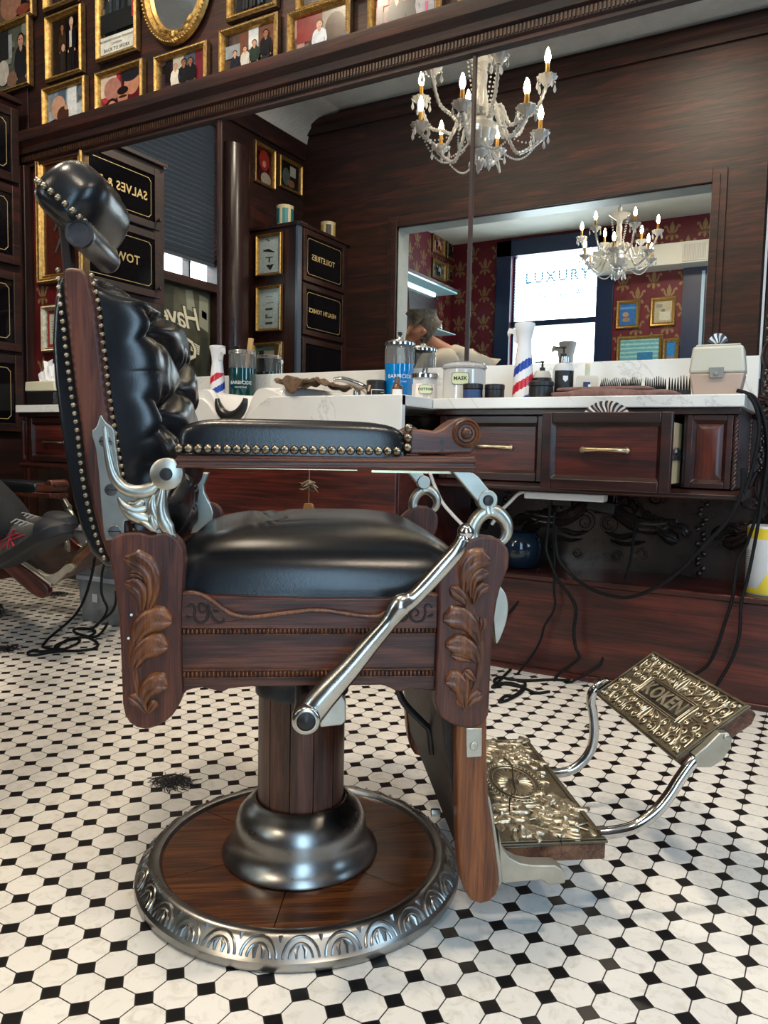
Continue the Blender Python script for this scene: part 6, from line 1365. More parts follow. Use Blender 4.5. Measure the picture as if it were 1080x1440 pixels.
for sg in (-1, 1):
    for k in range(4): mb.leaf([(sg*.02*k, -rz0*.9+.004*k*k), (sg*(.025+.02*k), -rz0*.92+.006*k*k), (sg*(.045+.02*k), -rz0*.86+.007*k*k)], .022, .012, lambda x, z, d: (x, -.028-d, z), seg=4, k=3)
mb.ball((0, -.04, -rz0*.9), .012, 10, 6); mb.build('crest', GOLD, t, smooth=60)
mb = MB(); mb.add([(rx_*.72*cos(2*pi*i/48), -.011, rz0*.77*sin(2*pi*i/48)) for i in range(48)], [tuple(range(48))]); mb.build('glass', MIRROR, t, smooth=0)
# frames on the red strip left of the mirror
b = [(-3.8184,2.3082),(-3.4355,2.3077),(-3.447,1.6098),(-3.8361,1.5993)]
frame('razor_display', 'tall gilt frame holding open razors on brown felt, behind the head rest', 'picture frame', None, T((b[0][0]+b[1][0])/2+.005, 2.79, (b[2][1]+b[1][1])/2-.02), b[1][0]-b[0][0], b[1][1]-b[2][1]-.02, '4a1f18', [], fw=.05, words=())
rzr = bpy.data.objects['razor_display']
mb = MB()
for k in range(4):
    mb.m = T(-.05+.008*k, -.012, .2-.115*k) @ Ry(RAD(28)); mb.box((-.005, -.004, -.04), (.005, .004, .04)); 
mb.build('razor', simple('dull_grey_steel', (.12, .12, .12), .4, .6), rzr, bevel=.002)
b = [(-3.7844,1.4884),(-3.5558,1.494),(-3.5605,1.2409),(-3.7845,1.2317)]
frame('certificate', 'small silver-gilt framed certificate low on the red strip', 'picture frame', None, T((b[0][0]+b[1][0])/2, 2.79, (b[0][1]+b[3][1])/2), b[1][0]-b[0][0], b[0][1]-b[3][1], '8f2a2a', [('c9c4b4', [(0, 0), (1, 0), (1, 1), (0, 1)])]+[rect('6a6a66', .15, .2+.09*i, .85, .22+.09*i) for i in range(7)], mount=.018, fw=.03, mats=(noisy('silver_gilt', (.35, .28, .16), (.75, .68, .5), (50, 50, 50), (.3, .5), .8), DARKGOLD))
# red panel frame at the right edge
mb = MB().box((-.18, 2.79, 1.43), (.4, 2.8, 2.23)); struct(mb.build('trim_19', REDPL, smooth=0))

# ================================================================ THE REST OF THE ROOM (seen mainly in the mirrors)
BLKGL = simple('black_sign_glass', (.004, .004, .006), .08, 0, **{'Specular IOR Level': .25})
LETTER = simple('gold_leaf_letter', hexc('d5bd84'), .35, .3)
def signdoor(parent, M_, w, h, word, size, off=0., knob=None):
    """walnut-framed door with a black glass, gold line and gilt lettering; own plane x-z facing -y"""
    mb = MB(); mb.m = M_; f = .045
    for a, b in (((-w/2, 0, -h/2), (-w/2+f, -.022, h/2)), ((w/2-f, 0, -h/2), (w/2, -.022, h/2)), ((-w/2+f, 0, -h/2), (w/2-f, -.022, -h/2+f)), ((-w/2+f, 0, h/2-f), (w/2-f, -.022, h/2))):
        mb.box((a[0], b[1], a[2]), (b[0], a[1], b[2]))
    d = mb.build('door', WALNUTY, parent, bevel=.003)
    mb = MB(); mb.m = M_; mb.box((-w/2+f, -.012, -h/2+f), (w/2-f, -.004, h/2-f)); mb.build('glass', BLKGL, d)
    if not word: return d
    mb = MB(); mb.m = M_; iw, ih = w/2-f-.022, h/2-f-.022; c = .02; e = .003
    out = [(-iw+c, -ih), (iw-c, -ih), (iw, -ih+c), (iw, ih-c), (iw-c, ih), (-iw+c, ih), (-iw, ih-c), (-iw, -ih+c)]
    inn = [(x-math.copysign(e, x), z-math.copysign(e, z)) for x, z in out]
    mb.add([(x, -.0126, z) for x, z in out+inn], [(i, (i+1) % 8, 8+(i+1) % 8, 8+i) for i in range(8)])
    if word != ' ': mb.text(word, size, T(off, -.0126, 0) @ Rx(pi/2), .0008, spacing=1.05, bold=.0012)
    mb.build('lettering', LETTER, d, smooth=0, recalc=False)
    if knob:
        mb = MB(); mb.m = M_ @ T(knob*(w/2-f/2), -.022, -h/2+.06); mb.lathe([(.006, 0), (.006, -.012), (.013, -.02), (.011, -.03), (0, -.032)], 14, ax='y'); mb.build('knob', WALNUTZ, d)
    return d
FACE_X = Rz(RAD(90))            # turn a face to look along +x
sc = thing('wall_cabinet', 'tall walnut cabinet with SALVES and TOWELS glass doors, by the left end of the mirrors', 'cabinet', (0, 0, 0), 0, 'signed wall cabinets')
mb = MB().box((WX0+.002, 1.79, 0), (-3.872, 2.73, .1)).box((WX0+.002, 1.79, 2.54), (-3.86, 2.733, 2.565)).box((WX0+.002, 1.795, .1), (-3.89, 2.73, 2.54)); mb.build('carcass', WALNUTY, sc, bevel=.003)
for z0, z1, wd in ((2.12, 2.5, 'SALVES & BALMS'), (1.69, 2.1, 'TOWELS'), (1.23, 1.65, ' '), (.8, 1.21, ' ')):
    signdoor(sc, T(-3.872, 2.285, (z0+z1)/2) @ FACE_X, .83, z1-z0, wd, .075, -.1 if wd == 'TOWELS' else -.03, -1)
mb = MB().box((-3.885, 1.9, .12), (-3.866, 2.7, .76)); mb.build('base_panel', WALNUTY, sc, bevel=.004)
def tin(x, y, z, r, h, label, c1, c2):
    t = thing('talcum_tin', label, 'tin', (x, y, z), 0, 'old tins on the cabinets')
    MB().lathe([(r, 0), (r, h), (r*1.03, h), (r*1.03, h+.012), (r*.9, h+.016), (0, h+.016)], 28).build('body', simple('cream_tin', hexc('c9bd98'), .3), t)
    mb = MB(); n = 6
    for k in range(6):
        mb.mat = k % 2; arcstrip(mb, r*1.004, k*pi/3, k*pi/3+.7, h*.1, h*.9, 5)
    mb.build('label', [ink(c1), ink(c2)], t, recalc=False)
tin(-4.1, 2.05, 2.565, .055, .11, 'pale tin on top of the salves cabinet', '7d8a88', '54605a')
tc_ = thing('wall_cabinet', 'tall walnut cabinet with TOILETRIES and HEALTH TONICS doors, reflected mid-mirror', 'cabinet', (0, 0, 0), 0, 'signed wall cabinets')
mb = MB().box((WX0+.002, WYF+.002, 0), (-4.075, .095, 2.64)).box((WX0+.002, WYF+.002, 2.64), (-4.05, .11, 2.67)); mb.build('carcass', WALNUTZ, tc_, bevel=.003)
for z0, z1, wd, s in ((2.19, 2.63, 'TOILETRIES', .068), (1.73, 2.17, 'HEALTH TONICS', .054)):
    signdoor(tc_, T(-4.07, -.3, (z0+z1)/2) @ FACE_X, .66, z1-z0, wd, s, .02)
signdoor(tc_, T(-4.07, -.3, 1.4) @ FACE_X, .66, .6, None, 0); mb = MB().box((-4.078, -.63, .1), (-4.06, .02, 1.08)); mb.build('base_panel', WALNUTZ, tc_, bevel=.004)
mb = MB().box((-4.085, .04, .0), (-4.062, .1, 2.64)); mb.build('corner_post', simple('worn_blue_grey', hexc('46556a'), .35), tc_)
tin(-4.28, .0, 2.67, .075, .16, 'tin with teal panels on the toiletries cabinet, nearer the corner of its top', '2d7f88', '1f6a78')
tin(-4.2, -.55, 2.67, .07, .15, 'black and gold tin at the far end of the toiletries cabinet', '1c1a1a', 'b49a5a')
mb = MB().box((-.05, -.05, 0), (.05, .05, .1)); tag(mb.build('tin_canister', simple('grey_blue_tin', hexc('5a6870'), .4), None, bevel=.004, loc=(-4.3, -.25, 2.67)), 'plain grey tin between the teal tin and the black and gold tin', 'tin')
FACE_Y = Rz(RAD(180))
for quad, lb, bg, shp in (
    ([(-4.5161,2.5991),(-4.2298,2.59),(-4.21,2.2412),(-4.4933,2.2302)], 'gilt framed sheet of razors and clippers, topmost on the toiletries cabinet side', 'b9ccd0', [('2a2a2c', [(.25, .55), (.8, .62), (.82, .66), (.55, .68), (.28, .58)]), ('2a2a2c', [(.5, .9), (.66, .97), (.68, .95), (.52, .88)]), ('3a3a3c', [(.35, .42), (.7, .42), (.7, .45), (.55, .45), (.55, .3), (.48, .3), (.48, .45), (.35, .45)]), ('3a3a3c', [(.3, .2), (.65, .2), (.65, .23), (.5, .23), (.5, .08), (.44, .08), (.44, .23), (.3, .23)])]),
    ([(-4.5006,2.1566),(-4.2165,2.1472),(-4.2191,1.7485),(-4.5009,1.7643)], 'gilt framed sheet of small tool pictures, middle of the toiletries cabinet side', 'bcd0d6', [rect('7a8a90', .35, .8, .7, .82), rect('6a7478', .3, .64, .65, .655), rect('4a5458', .35, .46, .7, .52), rect('5a6468', .35, .26, .7, .29), rect('5a6468', .6, .26, .7, .36), rect('4a5054', .35, .1, .7, .16)]),
    ([(-4.5365,1.6659),(-4.2055,1.6589),(-4.1962,1.1742),(-4.5319,1.1663)], 'gilt framed print low on the toiletries cabinet side, behind the reflected comb jar', '6f8a86', [rect('b9b6a2', .1, .1, .9, .9), rect('4f7f7a', .2, .2, .8, .8)])):
    x0, x1, z0, z1 = q4(quad)
    frame('tool_print', lb, 'picture frame', 'prints on the cabinet side', T((x0+x1)/2, .1, (z0+z1)/2) @ FACE_Y, x1-x0, z1-z0, bg, shp, beads=False, fw=.028)
for quad, lb, bg, shp in (
    ([(0.0467,3.4496),(-0.2521,3.4443),(-0.2362,3.0964),(0.0584,3.085)], 'gilt framed photo of a red scene high on the left wall, left of its neighbour', '3a1614', [blob('8a2a24', .5, .65, .3, .3), blob('b98a78', .5, .55, .1, .1), blob('9a9488', .4, .12, .3, .2)]),
    ([(-0.3,3.4346),(-0.6616,3.4461),(-0.6511,3.1627),(-0.3046,3.1418)], 'gilt framed dark photo high on the left wall, nearest the corner', '1c1614', [rect('9fa09c', .2, .5, .5, .9), blob('4a5450', .7, .4, .2, .35), blob('7a5a4a', .45, .2, .2, .15)])):
    ys = [p[0] for p in quad]; zs = [p[1] for p in quad]; w_ = abs((quad[0][0]+quad[3][0])/2-(quad[1][0]+quad[2][0])/2); h_ = (quad[0][1]-quad[3][1]+quad[1][1]-quad[2][1])/2
    frame('wall_photo', lb, 'picture frame', 'photos high on the left wall', T(WX0, sum(ys)/4, sum(zs)/4) @ FACE_X, w_, h_, bg, shp, beads=False, fw=.03)
# half-round walnut pilaster, shop window with slatted blind and lettered street mural
mb = MB(); mb.prism([(WX0+.002, .14)]+[(WX0+.002+.11*sin(a), .29-.15*cos(a)) for a in [i*pi/14 for i in range(1, 14)]]+[(WX0+.002, .44)], 0, 3.3, 'z'); struct(mb.build('trim_20', noisy('polished_pilaster', hexc('1f1418'), hexc('3a2624'), (6, 6, 1), (.18, .3)), smooth=60))
wl = thing('window_3', 'shop window with dark slatted blind over a lettered mural, reflected beside the salves cabinet', 'window'); struct(wl)
DKW = WALNUTY
mb = MB()
for a, b in (((WX0-.1, .47, .95), (WX0+.02, .53, 3.45)), ((WX0-.1, 1.69, .95), (WX0+.02, 1.75, 3.45)), ((WX0-.1, .53, 3.39), (WX0+.02, 1.69, 3.45)), ((WX0-.1, .53, .95), (WX0+.02, 1.69, 1.0)), ((WX0-.1, .53, 2.03), (WX0+.02, 1.69, 2.1)), ((WX0-.1, .8, 2.1), (WX0-.02, .82, 2.25))): mb.box(a, b)
mb.build('frame', DKW, wl, bevel=.003)
mb = MB().box((WX0-.13, .47, 2.05), (WX0-.12, 1.75, 3.45)); mb.build('pane', DAY, wl)
mb = MB(); 
for i in range(30):
    z = 2.26+i*.039; C_ = [(-.05, 0), (-.028, .006), (-.016, .02), (-.012, .043)]
    mb.add([(WX0+a, y, z+h) for a, h in C_ for y in (.53, 1.69)], [(2*q, 2*q+1, 2*q+3, 2*q+2) for q in range(3)])
mb.box((WX0-.06, .53, 2.24), (WX0-.01, 1.69, 2.27)); mb.build('blind', simple('dark_slats', hexc('3a434e'), .3), wl)
MUR = noisy('sepia_street_mural', hexc('1f211d'), hexc('565a4c'), (3, 3.2, 2.4), (.2, .4), lo=.35, hi=.65)
mb = MB().box((WX0-.08, .53, 1.0), (WX0-.06, 1.69, 2.03))
cols = [MUR, ink('c9c6ac'), ink('8f9484'), ink('31362f'), ink('d8d6c0')]
fm = lambda y, z, d=.0: (WX0-.06+.0006+d, y, z)
for c, P in ((2, [(.55, 1.7), (.66, 1.74), (.66, 2.0), (.55, 1.98)]), (3, [(.56, 1.2), (.64, 1.2), (.64, 1.65), (.56, 1.66)]), (2, [(.7, 1.84), (.8, 1.86), (.82, 2.01), (.74, 2.02)]), (3, [(.95, 1.1), (1.15, 1.1), (1.15, 2.), (.95, 2.0)]), (4, [(.66, 1.5), (.76, 1.53), (.755, 1.61), (.655, 1.58)]), (2, [(.8, 1.2), (.92, 1.17), (.92, 1.26), (.8, 1.28)]), (3, [(.57, 1.8), (.63, 1.82), (.63, 1.88), (.57, 1.86)])):
    mb.mat = c; mb.add([fm(*p) for p in P], [tuple(range(len(P)))])
for k in range(5): mb.mat = 3; mb.add([fm(.665, 1.515+k*.016, .0004), fm(.75, 1.54+k*.016, .0004), fm(.75, 1.545+k*.016, .0004), fm(.665, 1.52+k*.016, .0004)], [(0, 1, 2, 3)])
mb.build('mural', cols, wl, smooth=0, recalc=False)
mb = MB(); mb2 = MB()
for word, z, y in (('Have', 1.78, .64), ('Great', 1.53, .66), ('Shave', 1.28, .66)):
    for m_, d, bo in ((mb2, .001, .012), (mb, .003, .002)):
        m_.text(word, .25, T(WX0-.058+d, y, z) @ FACE_X @ Rx(pi/2), .001, 'LEFT', shear=.3, bold=bo*.8, spacing=.86)
mb2.build('lettering_outline', ink('3a3f34'), wl, smooth=0); mb.build('lettering', ink('dcd9c2'), wl, smooth=0)  # bolder dark copy behind the pale letters outlines them
# ---- chandeliers
BULB = emit('lit_bulb', (1., .8, .5), 60.)
SLEEVE = simple('gold_candle_sleeve', hexc('b98a3c'), .3, .5)
BEADM = simple('cut_crystal_bead', (.95, .96, .98), .04, 0, **{'Transmission Weight': .35, 'IOR': 1.6})
def chandelier(loc, label, top, k=1.):
    t = thing('chandelier', label, 'chandelier', loc, RAD(12), 'crystal chandeliers')
    mb = MB().lathe([(0, -.215), (.012, -.21), (.02, -.19), (.03, -.17), (.02, -.15), (.035, -.13), (.045, -.12), (.03, -.105), (.07, -.07), (.088, -.02), (.084, .02), (.055, .05), (.03, .06), (.05, .08), (.075, .09), (.05, .1), (.026, .12), (.03, .18), (.024, .22), (.03, .27), (.022, .3), (.03, .34), (.085, .38), (.1, .395), (.08, .39), (.03, .37), (.02, .4), (.02, .46)], 20); mb.build('stem', THINGLASS, t, smooth=25)
    mb = MB().tube([(0, 0, .46), (0, 0, top)], .006, 8); mb.lathe([(.06, top), (.055, top-.02), (.02, top-.04), (.006, top-.05)], 24); mb.build('hanging_rod', CHROME, t)
    def arm(R0, zp, a, dip, bulb=True):
        ca, sa = cos(a), sin(a)
        P = smooth2([(.05, 0, .06), (R0*.3, 0, .06+.05), (R0*.45, 0, .0+dip*.2), (R0*.62, 0, dip), (R0*.85, 0, dip*.7+zp*.2), (R0, 0, zp-.03)], 9)
        mb = MB(); mb.tube([(x*ca, x*sa, z) for x, y, z in P], [.0078+.0042*(i % 2) for i in range(len(P))], 7); ar = mb.build('arm', THINGLASS, t, smooth=40)
        o = (R0*ca, R0*sa, zp)
        mb = MB(); n = 20; rows = [(.012, -.03), (.02, -.028), (.03, -.012), (.045, 0), (.052, .014), (.049, .016), (.035, .002), (.012, -.004)]; vs = []
        for r, h in rows:
            for i in range(n): q = 2*pi*i/n; rr = r*(1+.09*cos(10*q)*(r > .03)); vs.append((o[0]+rr*cos(q), o[1]+rr*sin(q), o[2]+h))
        mb.add(vs, [(j*n+i, j*n+(i+1) % n, (j+1)*n+(i+1) % n, (j+1)*n+i) for j in range(len(rows)-1) for i in range(n)]); mb.build('drip_pan', THINGLASS, ar, smooth=30)
        MB().lathe([(.0115, -.005), (.0105, .075), (.008, .08)], 12, o).build('candle_sleeve', SLEEVE, ar)
        MB().lathe([(.008, .08), (.014, .095), (.0165, .11), (.0125, .132), (.005, .155), (0, .162)], 12, o).build('bulb', BULB, ar, smooth=60)
        mb = MB()
        for q in (a+.8, a-.8, a+2.6, a-2.6):
            x, y = o[0]+.05*cos(q), o[1]+.05*sin(q); mb.ball((x, y, zp-.005), .006, 6, 4); mb.lathe([(0, -.06), (.007, -.05), (.009, -.042), (.006, -.03), (.0015, -.014), (0, -.012)], 8, (x, y, zp))
        mb.build('pendant_drop', BEADM, ar)
    for i in range(6): arm(.33, -.01, i*pi/3+.2, -.11)
    for i in range(6): arm(.35, .2, i*pi/3+.2+pi/6, .02)
    mb = MB()
    for i in range(6):
        a0, a1 = i*pi/3+.2, (i+1)*pi/3+.2; n = 24
        for j in range(n+1):
            s = j/n; r = .33*(1-s)+.09*s; a = a0+(a1-a0)*.5*s; z = -.03+(-.07)*s-.1*sin(pi*s); mb.ball((r*cos(a), r*sin(a), z), .0062, 6, 4)
        for j in range(14): s = j/13; mb.ball((.09*cos(a0)*(1-s)+.035*s*cos(a0), .09*sin(a0)*(1-s)+.035*s*sin(a0), .385-.3*s), .0065, 6, 4)
        for j in range(12): s = j/11; r = .33-.23*s; mb.ball((r*cos(a0+.1), r*sin(a0+.1), -.05-.04*sin(pi*s)+.06*s), .0055, 6, 4)
    mb.build('bead_swag', BEADM, t)
    mb = MB()
    for i in range(8): 
        a = i*pi/4; mb.lathe([(0, -.05), (.012, -.03), (.014, -.018), (.004, 0)], 6, (.05*cos(a), .05*sin(a), -.14-.03*(i % 2)))
    mb.build('crystal_drop', BEADM, t, smooth=0)
chandelier((-1.75, 1.58, 2.48), 'crystal chandelier with lit candle bulbs, reflected large in the mirrors', CEIL-2.48)
chandelier((-1.89, -2.07, 2.62), 'crystal chandelier hanging in the red front room, small in the reflection', 3.5-2.62)
# ---- front room furniture
for quad, lb, c in (
    ([(-3.454,3.5234),(-3.8304,3.5428),(-3.8469,3.2805),(-3.4697,3.2517)], 'upper left of four framed photos on the red side wall', ('a86a5a', 'c9b8a8')),
    ([(-3.8727,3.5622),(-4.2659,3.5809),(-4.2743,3.2879),(-3.8917,3.2625)], 'upper right of four framed photos on the red side wall', ('3a3a3e', '8a8a8c')),
    ([(-3.4727,3.1989),(-3.8622,3.2101),(-3.8885,2.9656),(-3.4875,2.9427)], 'lower left of four framed photos on the red side wall', ('7a8a84', 'b9c0b4')),
    ([(-3.8951,3.2078),(-4.2782,3.2314),(-4.2937,3.0047),(-3.9102,2.9697)], 'lower right of four framed photos on the red side wall', ('4a4640', '9a968a'))):
    ys = [p[0] for p in quad]; zs = [p[1] for p in quad]; w_ = abs((quad[0][0]+quad[3][0])/2-(quad[1][0]+quad[2][0])/2); h_ = (quad[0][1]-quad[3][1]+quad[1][1]-quad[2][1])/2
    frame('wall_photo', lb, 'picture frame', 'photos on the red side wall', T(WX0, sum(ys)/4, sum(zs)/4) @ FACE_X, w_, h_, c[0], crowd([(.4, .1, .8, c[1], SKIN, '2a1c14'), (.65, .1, .75, '2a2a30', SKIN, '1c1410')]), beads=False, fw=.045)
for quad, lb, bg, shp in (
    ([(-2.3887,2.5898),(-2.1081,2.5979),(-2.0965,2.2579),(-2.3735,2.2487)], 'gilt framed blue picture on the red front wall', '3f78b8', [blob('b9977a', .65, .5, .2, .12), blob('a98a70', .6, .25, .25, .1), rect('6aa0d0', 0, .75, 1, .85)]),
    ([(-1.9889,2.5929),(-1.7004,2.6033),(-1.6839,2.2665),(-1.9727,2.2506)], 'gilt framed newspaper page on the red front wall, right of the blue picture', 'b6ac8e', [rect('d2ceba', .1, .1, .7, .5), rect('7d8078', .55, .7, .9, .85), rect('5d6460', .4, .5, .6, .62), rect('8a8a7a', .1, .62, .4, .64)]),
    ([(-2.3697,2.1632),(-1.8308,2.1677),(-1.8068,1.6675),(-2.3475,1.6654)], 'framed print of pale blue stripes low on the red front wall', '79b9c4', [rect('a9dcd8', 0, .12*i, 1, .12*i+.05) for i in range(9)]+[rect('3f86b4', .15, .3, .55, .62), rect('8fc08a', .5, .1, .8, .4)]),  # window blinds reflected in the glass, painted into the picture as stripes
    ([(-1.821,2.0987),(-1.6396,2.1138),(-1.617,1.655),(-1.7991,1.6435)], 'framed photo with blue sky, right of the striped print', '2f86c8', [rect('8a8074', 0, 0, 1, .55), blob('c9bfb4', .3, .3, .2, .2), blob('a8988a', .7, .3, .2, .2)])):
    x0, x1, z0, z1 = q4(quad); x0, x1 = min(x0, x1), max(x0, x1)
    frame('front_picture', lb, 'picture frame', 'pictures on the red front wall', T((x0+x1)/2, FARY+(.002 if 'blue sky' not in lb else .06), (z0+z1)/2) @ FACE_Y, x1-x0, z1-z0, bg, shp, beads=False, fw=.045)
dr = thing('door_2', 'dark street door with a glazed slit right of the framed pictures', 'door'); struct(dr)
mb = MB().box((-1.62, FARY, 0), (-.5, FARY+.06, 2.9)); mb.build('leaf', BLUEW, dr)
mb = MB().box((-1.42, FARY+.06, .3), (-1.385, FARY+.065, 2.85)); mb.build('pane', simple('pale_blue_glass', (.45, .62, .75), .1), dr)
# lit glass shelf unit on the side wall, ladder, box, bottles
sh = thing('display_shelf', 'dark back-bar with lit glass shelves along the red side wall', 'shelf', (0, 0, 0))
zt = [(-3.5473,2.7496)][0][1]; zb = [(-3.5828,2.2177)][0][1]
mb = MB().box((WX0+.002, -3.6, 0), (-4.28, -.98, .9)).box((WX0+.002, -3.6, .9), (-4.57, -.98, zt)).box((WX0, -3.62, zt), (-4.27, -.96, zt+.04)); mb.build('carcass', WALNUTY, sh, bevel=.003)
GSH = simple('pale_shelf_glass', (.45, .75, .8), .08, 0, **{'Coat Weight': .5})
mb = MB().box((-4.565, -3.58, zb), (-4.28, -1.0, zb+.012)); mb.build('shelf', GSH, sh); mb = MB().box((-4.565, -3.58, zt-.02), (-4.27, -1.0, zt)); mb.build('shelf', GSH, sh)
mb = MB().box((-4.56, -3.5, zt-.045), (-4.54, -1.1, zt-.022)); mb.build('shelf_lamp', emit('cool_shelf_light', (.55, .9, 1.), 5.), sh)
rg = random.Random(21)
for k in range(9): bottle('glass_bottle', 'small bottle on the lit shelf of the side wall', 'bottle', -4.42+.05*rg.random(), -3.4+.17*k, [(.028, 0), (.03, .004), (.03, .09), (.012, .12), (.012, .15), (0, .152)], [CHROME, CLEARPL, AMB][k % 3], 'bottles on the lit shelf', z=zb+.012, n=12)
x = -4.42; t = thing('wooden_box', 'orange-brown wooden box with a dark panel on the lit shelf', 'box', (x, -1.25, zb+.012))
MB().box((-.12, -.2, 0), (.12, .2, .24)).build('body', wood('pine_box', hexc('7a4a20'), hexc('9c6230'), hexc('b57a42'), 'y', 1.5), t, bevel=.004); MB().box((.12, -.12, .04), (.126, .1, .16)).build('panel', DULLBLK, t)
l0 = [(-3.7313,2.4984),(-3.6515,2.4909),(-3.4401,1.6714),(-3.7337,1.6836)]
ld = thing('step_ladder', 'wooden ladder leaning inside the opening, left side of the reflection', 'ladder', (0, 0, 0)); mb = MB()
(ax_, az_), (bx_, bz_), (cx_, cz_), (dx_, dz_) = l0
for sgn, yy in ((0, -1.25), (1, -1.25)):
    xa, xb = (-3.98, -3.84) if sgn == 0 else (-3.72, -3.48); MB().tube([(xa, -1.2, 2.35), (xb, -1.15, .0)], .03, 4).build('rail', WALNUTZ, ld)
for k in range(7): z = .25+.3*k; f = 1-z/2.35; MB().box((-3.98+.14*f-.01, -1.22+.04*f, z), (-3.72+.24*f+.01, -1.14+.04*f, z+.025)).build('rung', WALNUT, ld)

# ================================================================ SECOND CHAIR, CUSTOMER, BARBER
c2 = copy_tree(CH)
tag(c2, 'second barber chair, reclined and lowered, at the left edge below the tissue box', 'barber chair', 'barber chairs')
c2.location = (-3.2, 1.82, 0); c2.rotation_euler = (0, 0, 0)
DROP = .2
PIV = T(-.2, 0, .6)
REC = T(0, 0, -DROP) @ PIV @ Ry(RAD(-12)) @ PIV.inverted()
PL = T(.24, 0, .47)
for ch in kids(c2):
    n = ch.name.split('.')[0]
    if n in ('base_rim', 'base_disc', 'pedestal_bell'): ch.matrix_local = T(-.04, 0, 0); continue
    if n == 'column': ch.matrix_local = T(-.04, 0, .05) @ Matrix.Diagonal((1, 1, .38, 1)); continue
    if n == 'collar': ch.matrix_local = T(-.04, 0, -.19); continue
    if n.startswith('back_') and n != 'back_bracket' or n.startswith('headrest') or n == 'nail_trim': ch.matrix_local = REC; continue
    if n == 'recline_lever':
        for g in kids(ch): bpy.data.objects.remove(g)
        bpy.data.objects.remove(ch); continue
    if n == 'leg_rest':
        ch.matrix_local = T(.25, 0, -DROP+.2) @ PL @ Rz(RAD(30)) @ Ry(RAD(-44)) @ PL.inverted()
        for g in kids(ch):
            if g.name.split('.')[0] in ('footrest_tube', 'footrest_block', 'footrest_plate', 'footrest_hinge', 'strut'):
                for q in kids(g): bpy.data.objects.remove(q)
                bpy.data.objects.remove(g)
        continue
    ch.matrix_local = T(.24 if n in ('armrest', 'arm_link') else 0, 0, -DROP)
RED = wood('red_leg_oak', hexc('240a08'), hexc('451510'), hexc('5e231a'), 'z', 2.5, (.25, .4), .2)
for g in [o for o in bpy.data.objects if o.name.startswith('leg_board') and o.parent and o.parent.parent is c2]:
    g.material_slots[0].link = 'OBJECT'; g.material_slots[0].material = RED

SKINM = simple('skin', hexc('b9826a'), .5, 0, **{'Subsurface Weight': .08})
def limb_mesh(name, mat, parent, V, E, root=0, sub=2):
    """continuous surface grown over a joint skeleton: V = (x, y, z, radius)"""
    me = bpy.data.meshes.new(name); me.from_pydata([v[:3] for v in V], E, [])
    o = bpy.data.objects.new(name, me); COL.objects.link(o)
    if parent: o.parent = parent
    me.materials.append(mat)
    m = o.modifiers.new('skin', 'SKIN'); m.use_smooth_shade = True
    if not me.skin_vertices: 
        pass
    for i, v in enumerate(V):
        sv = me.skin_vertices[0].data[i]; r = v[3]; sv.radius = r if isinstance(r, tuple) else (r, r); sv.use_root = (i == root)
    s = o.modifiers.new('sub', 'SUBSURF'); s.levels = sub; s.render_levels = sub
    return o
def chain(V, E, pts, start=None):
    prev = start
    for p in pts:
        V.append(p); k = len(V)-1
        if prev is not None: E.append((prev, k))
        prev = k
    return prev
def hand(V, E, wrist, d, up, start):
    """palm, four unequal curled fingers and a side thumb, from the wrist along d"""
    w = Vector(wrist); d = Vector(d).normalized(); u = (Vector(up)-d*Vector(up).dot(d)).normalized(); s = d.cross(u)
    P = lambda a, b, c, r: tuple(w+d*a+s*b+u*c)+(r,)
    palm = chain(V, E, [P(.035, 0, 0, .026), P(.07, 0, 0, .03)], start)
    for b, l in ((-.027, .062), (-.009, .072), (.009, .068), (.026, .054)):
        chain(V, E, [P(.092, b, 0, .0095), P(.092+l*.5, b*1.1, -.012, .0085), P(.092+l*.85, b*1.1, -.034, .0075)], palm)
    chain(V, E, [P(.05, -.035, -.008, .012), P(.075, -.05, -.018, .0095), P(.098, -.052, -.026, .008)], palm-1)
def head(V, E, base, c, face, r=.085):
    """skull, jaw, nose and ears on a neck that ends at c"""
    c = Vector(c); f = Vector(face).normalized(); up = Vector((0, 0, 1)); up = (up-f*up.dot(f)).normalized(); s = f.cross(up)
    P = lambda a, b, h, q: tuple(c+f*a+s*b+up*h)+(q,)
    k = chain(V, E, [P(-.01, 0, -.06, .06), P(0, 0, .0, .078), P(-.008, 0, .05, .082), P(-.012, 0, .085, .05)], base)
    m = k-2
    chain(V, E, [P(.055, 0, -.055, .036)], k-3)                       # chin
    chain(V, E, [P(.085, 0, .005, .016), P(.102, 0, -.012, .011)], m)  # nose
    for sg in (-1, 1): chain(V, E, [P(-.005, sg*.078, 0, .018), P(-.015, sg*.092, .01, .014)], m)
    return P
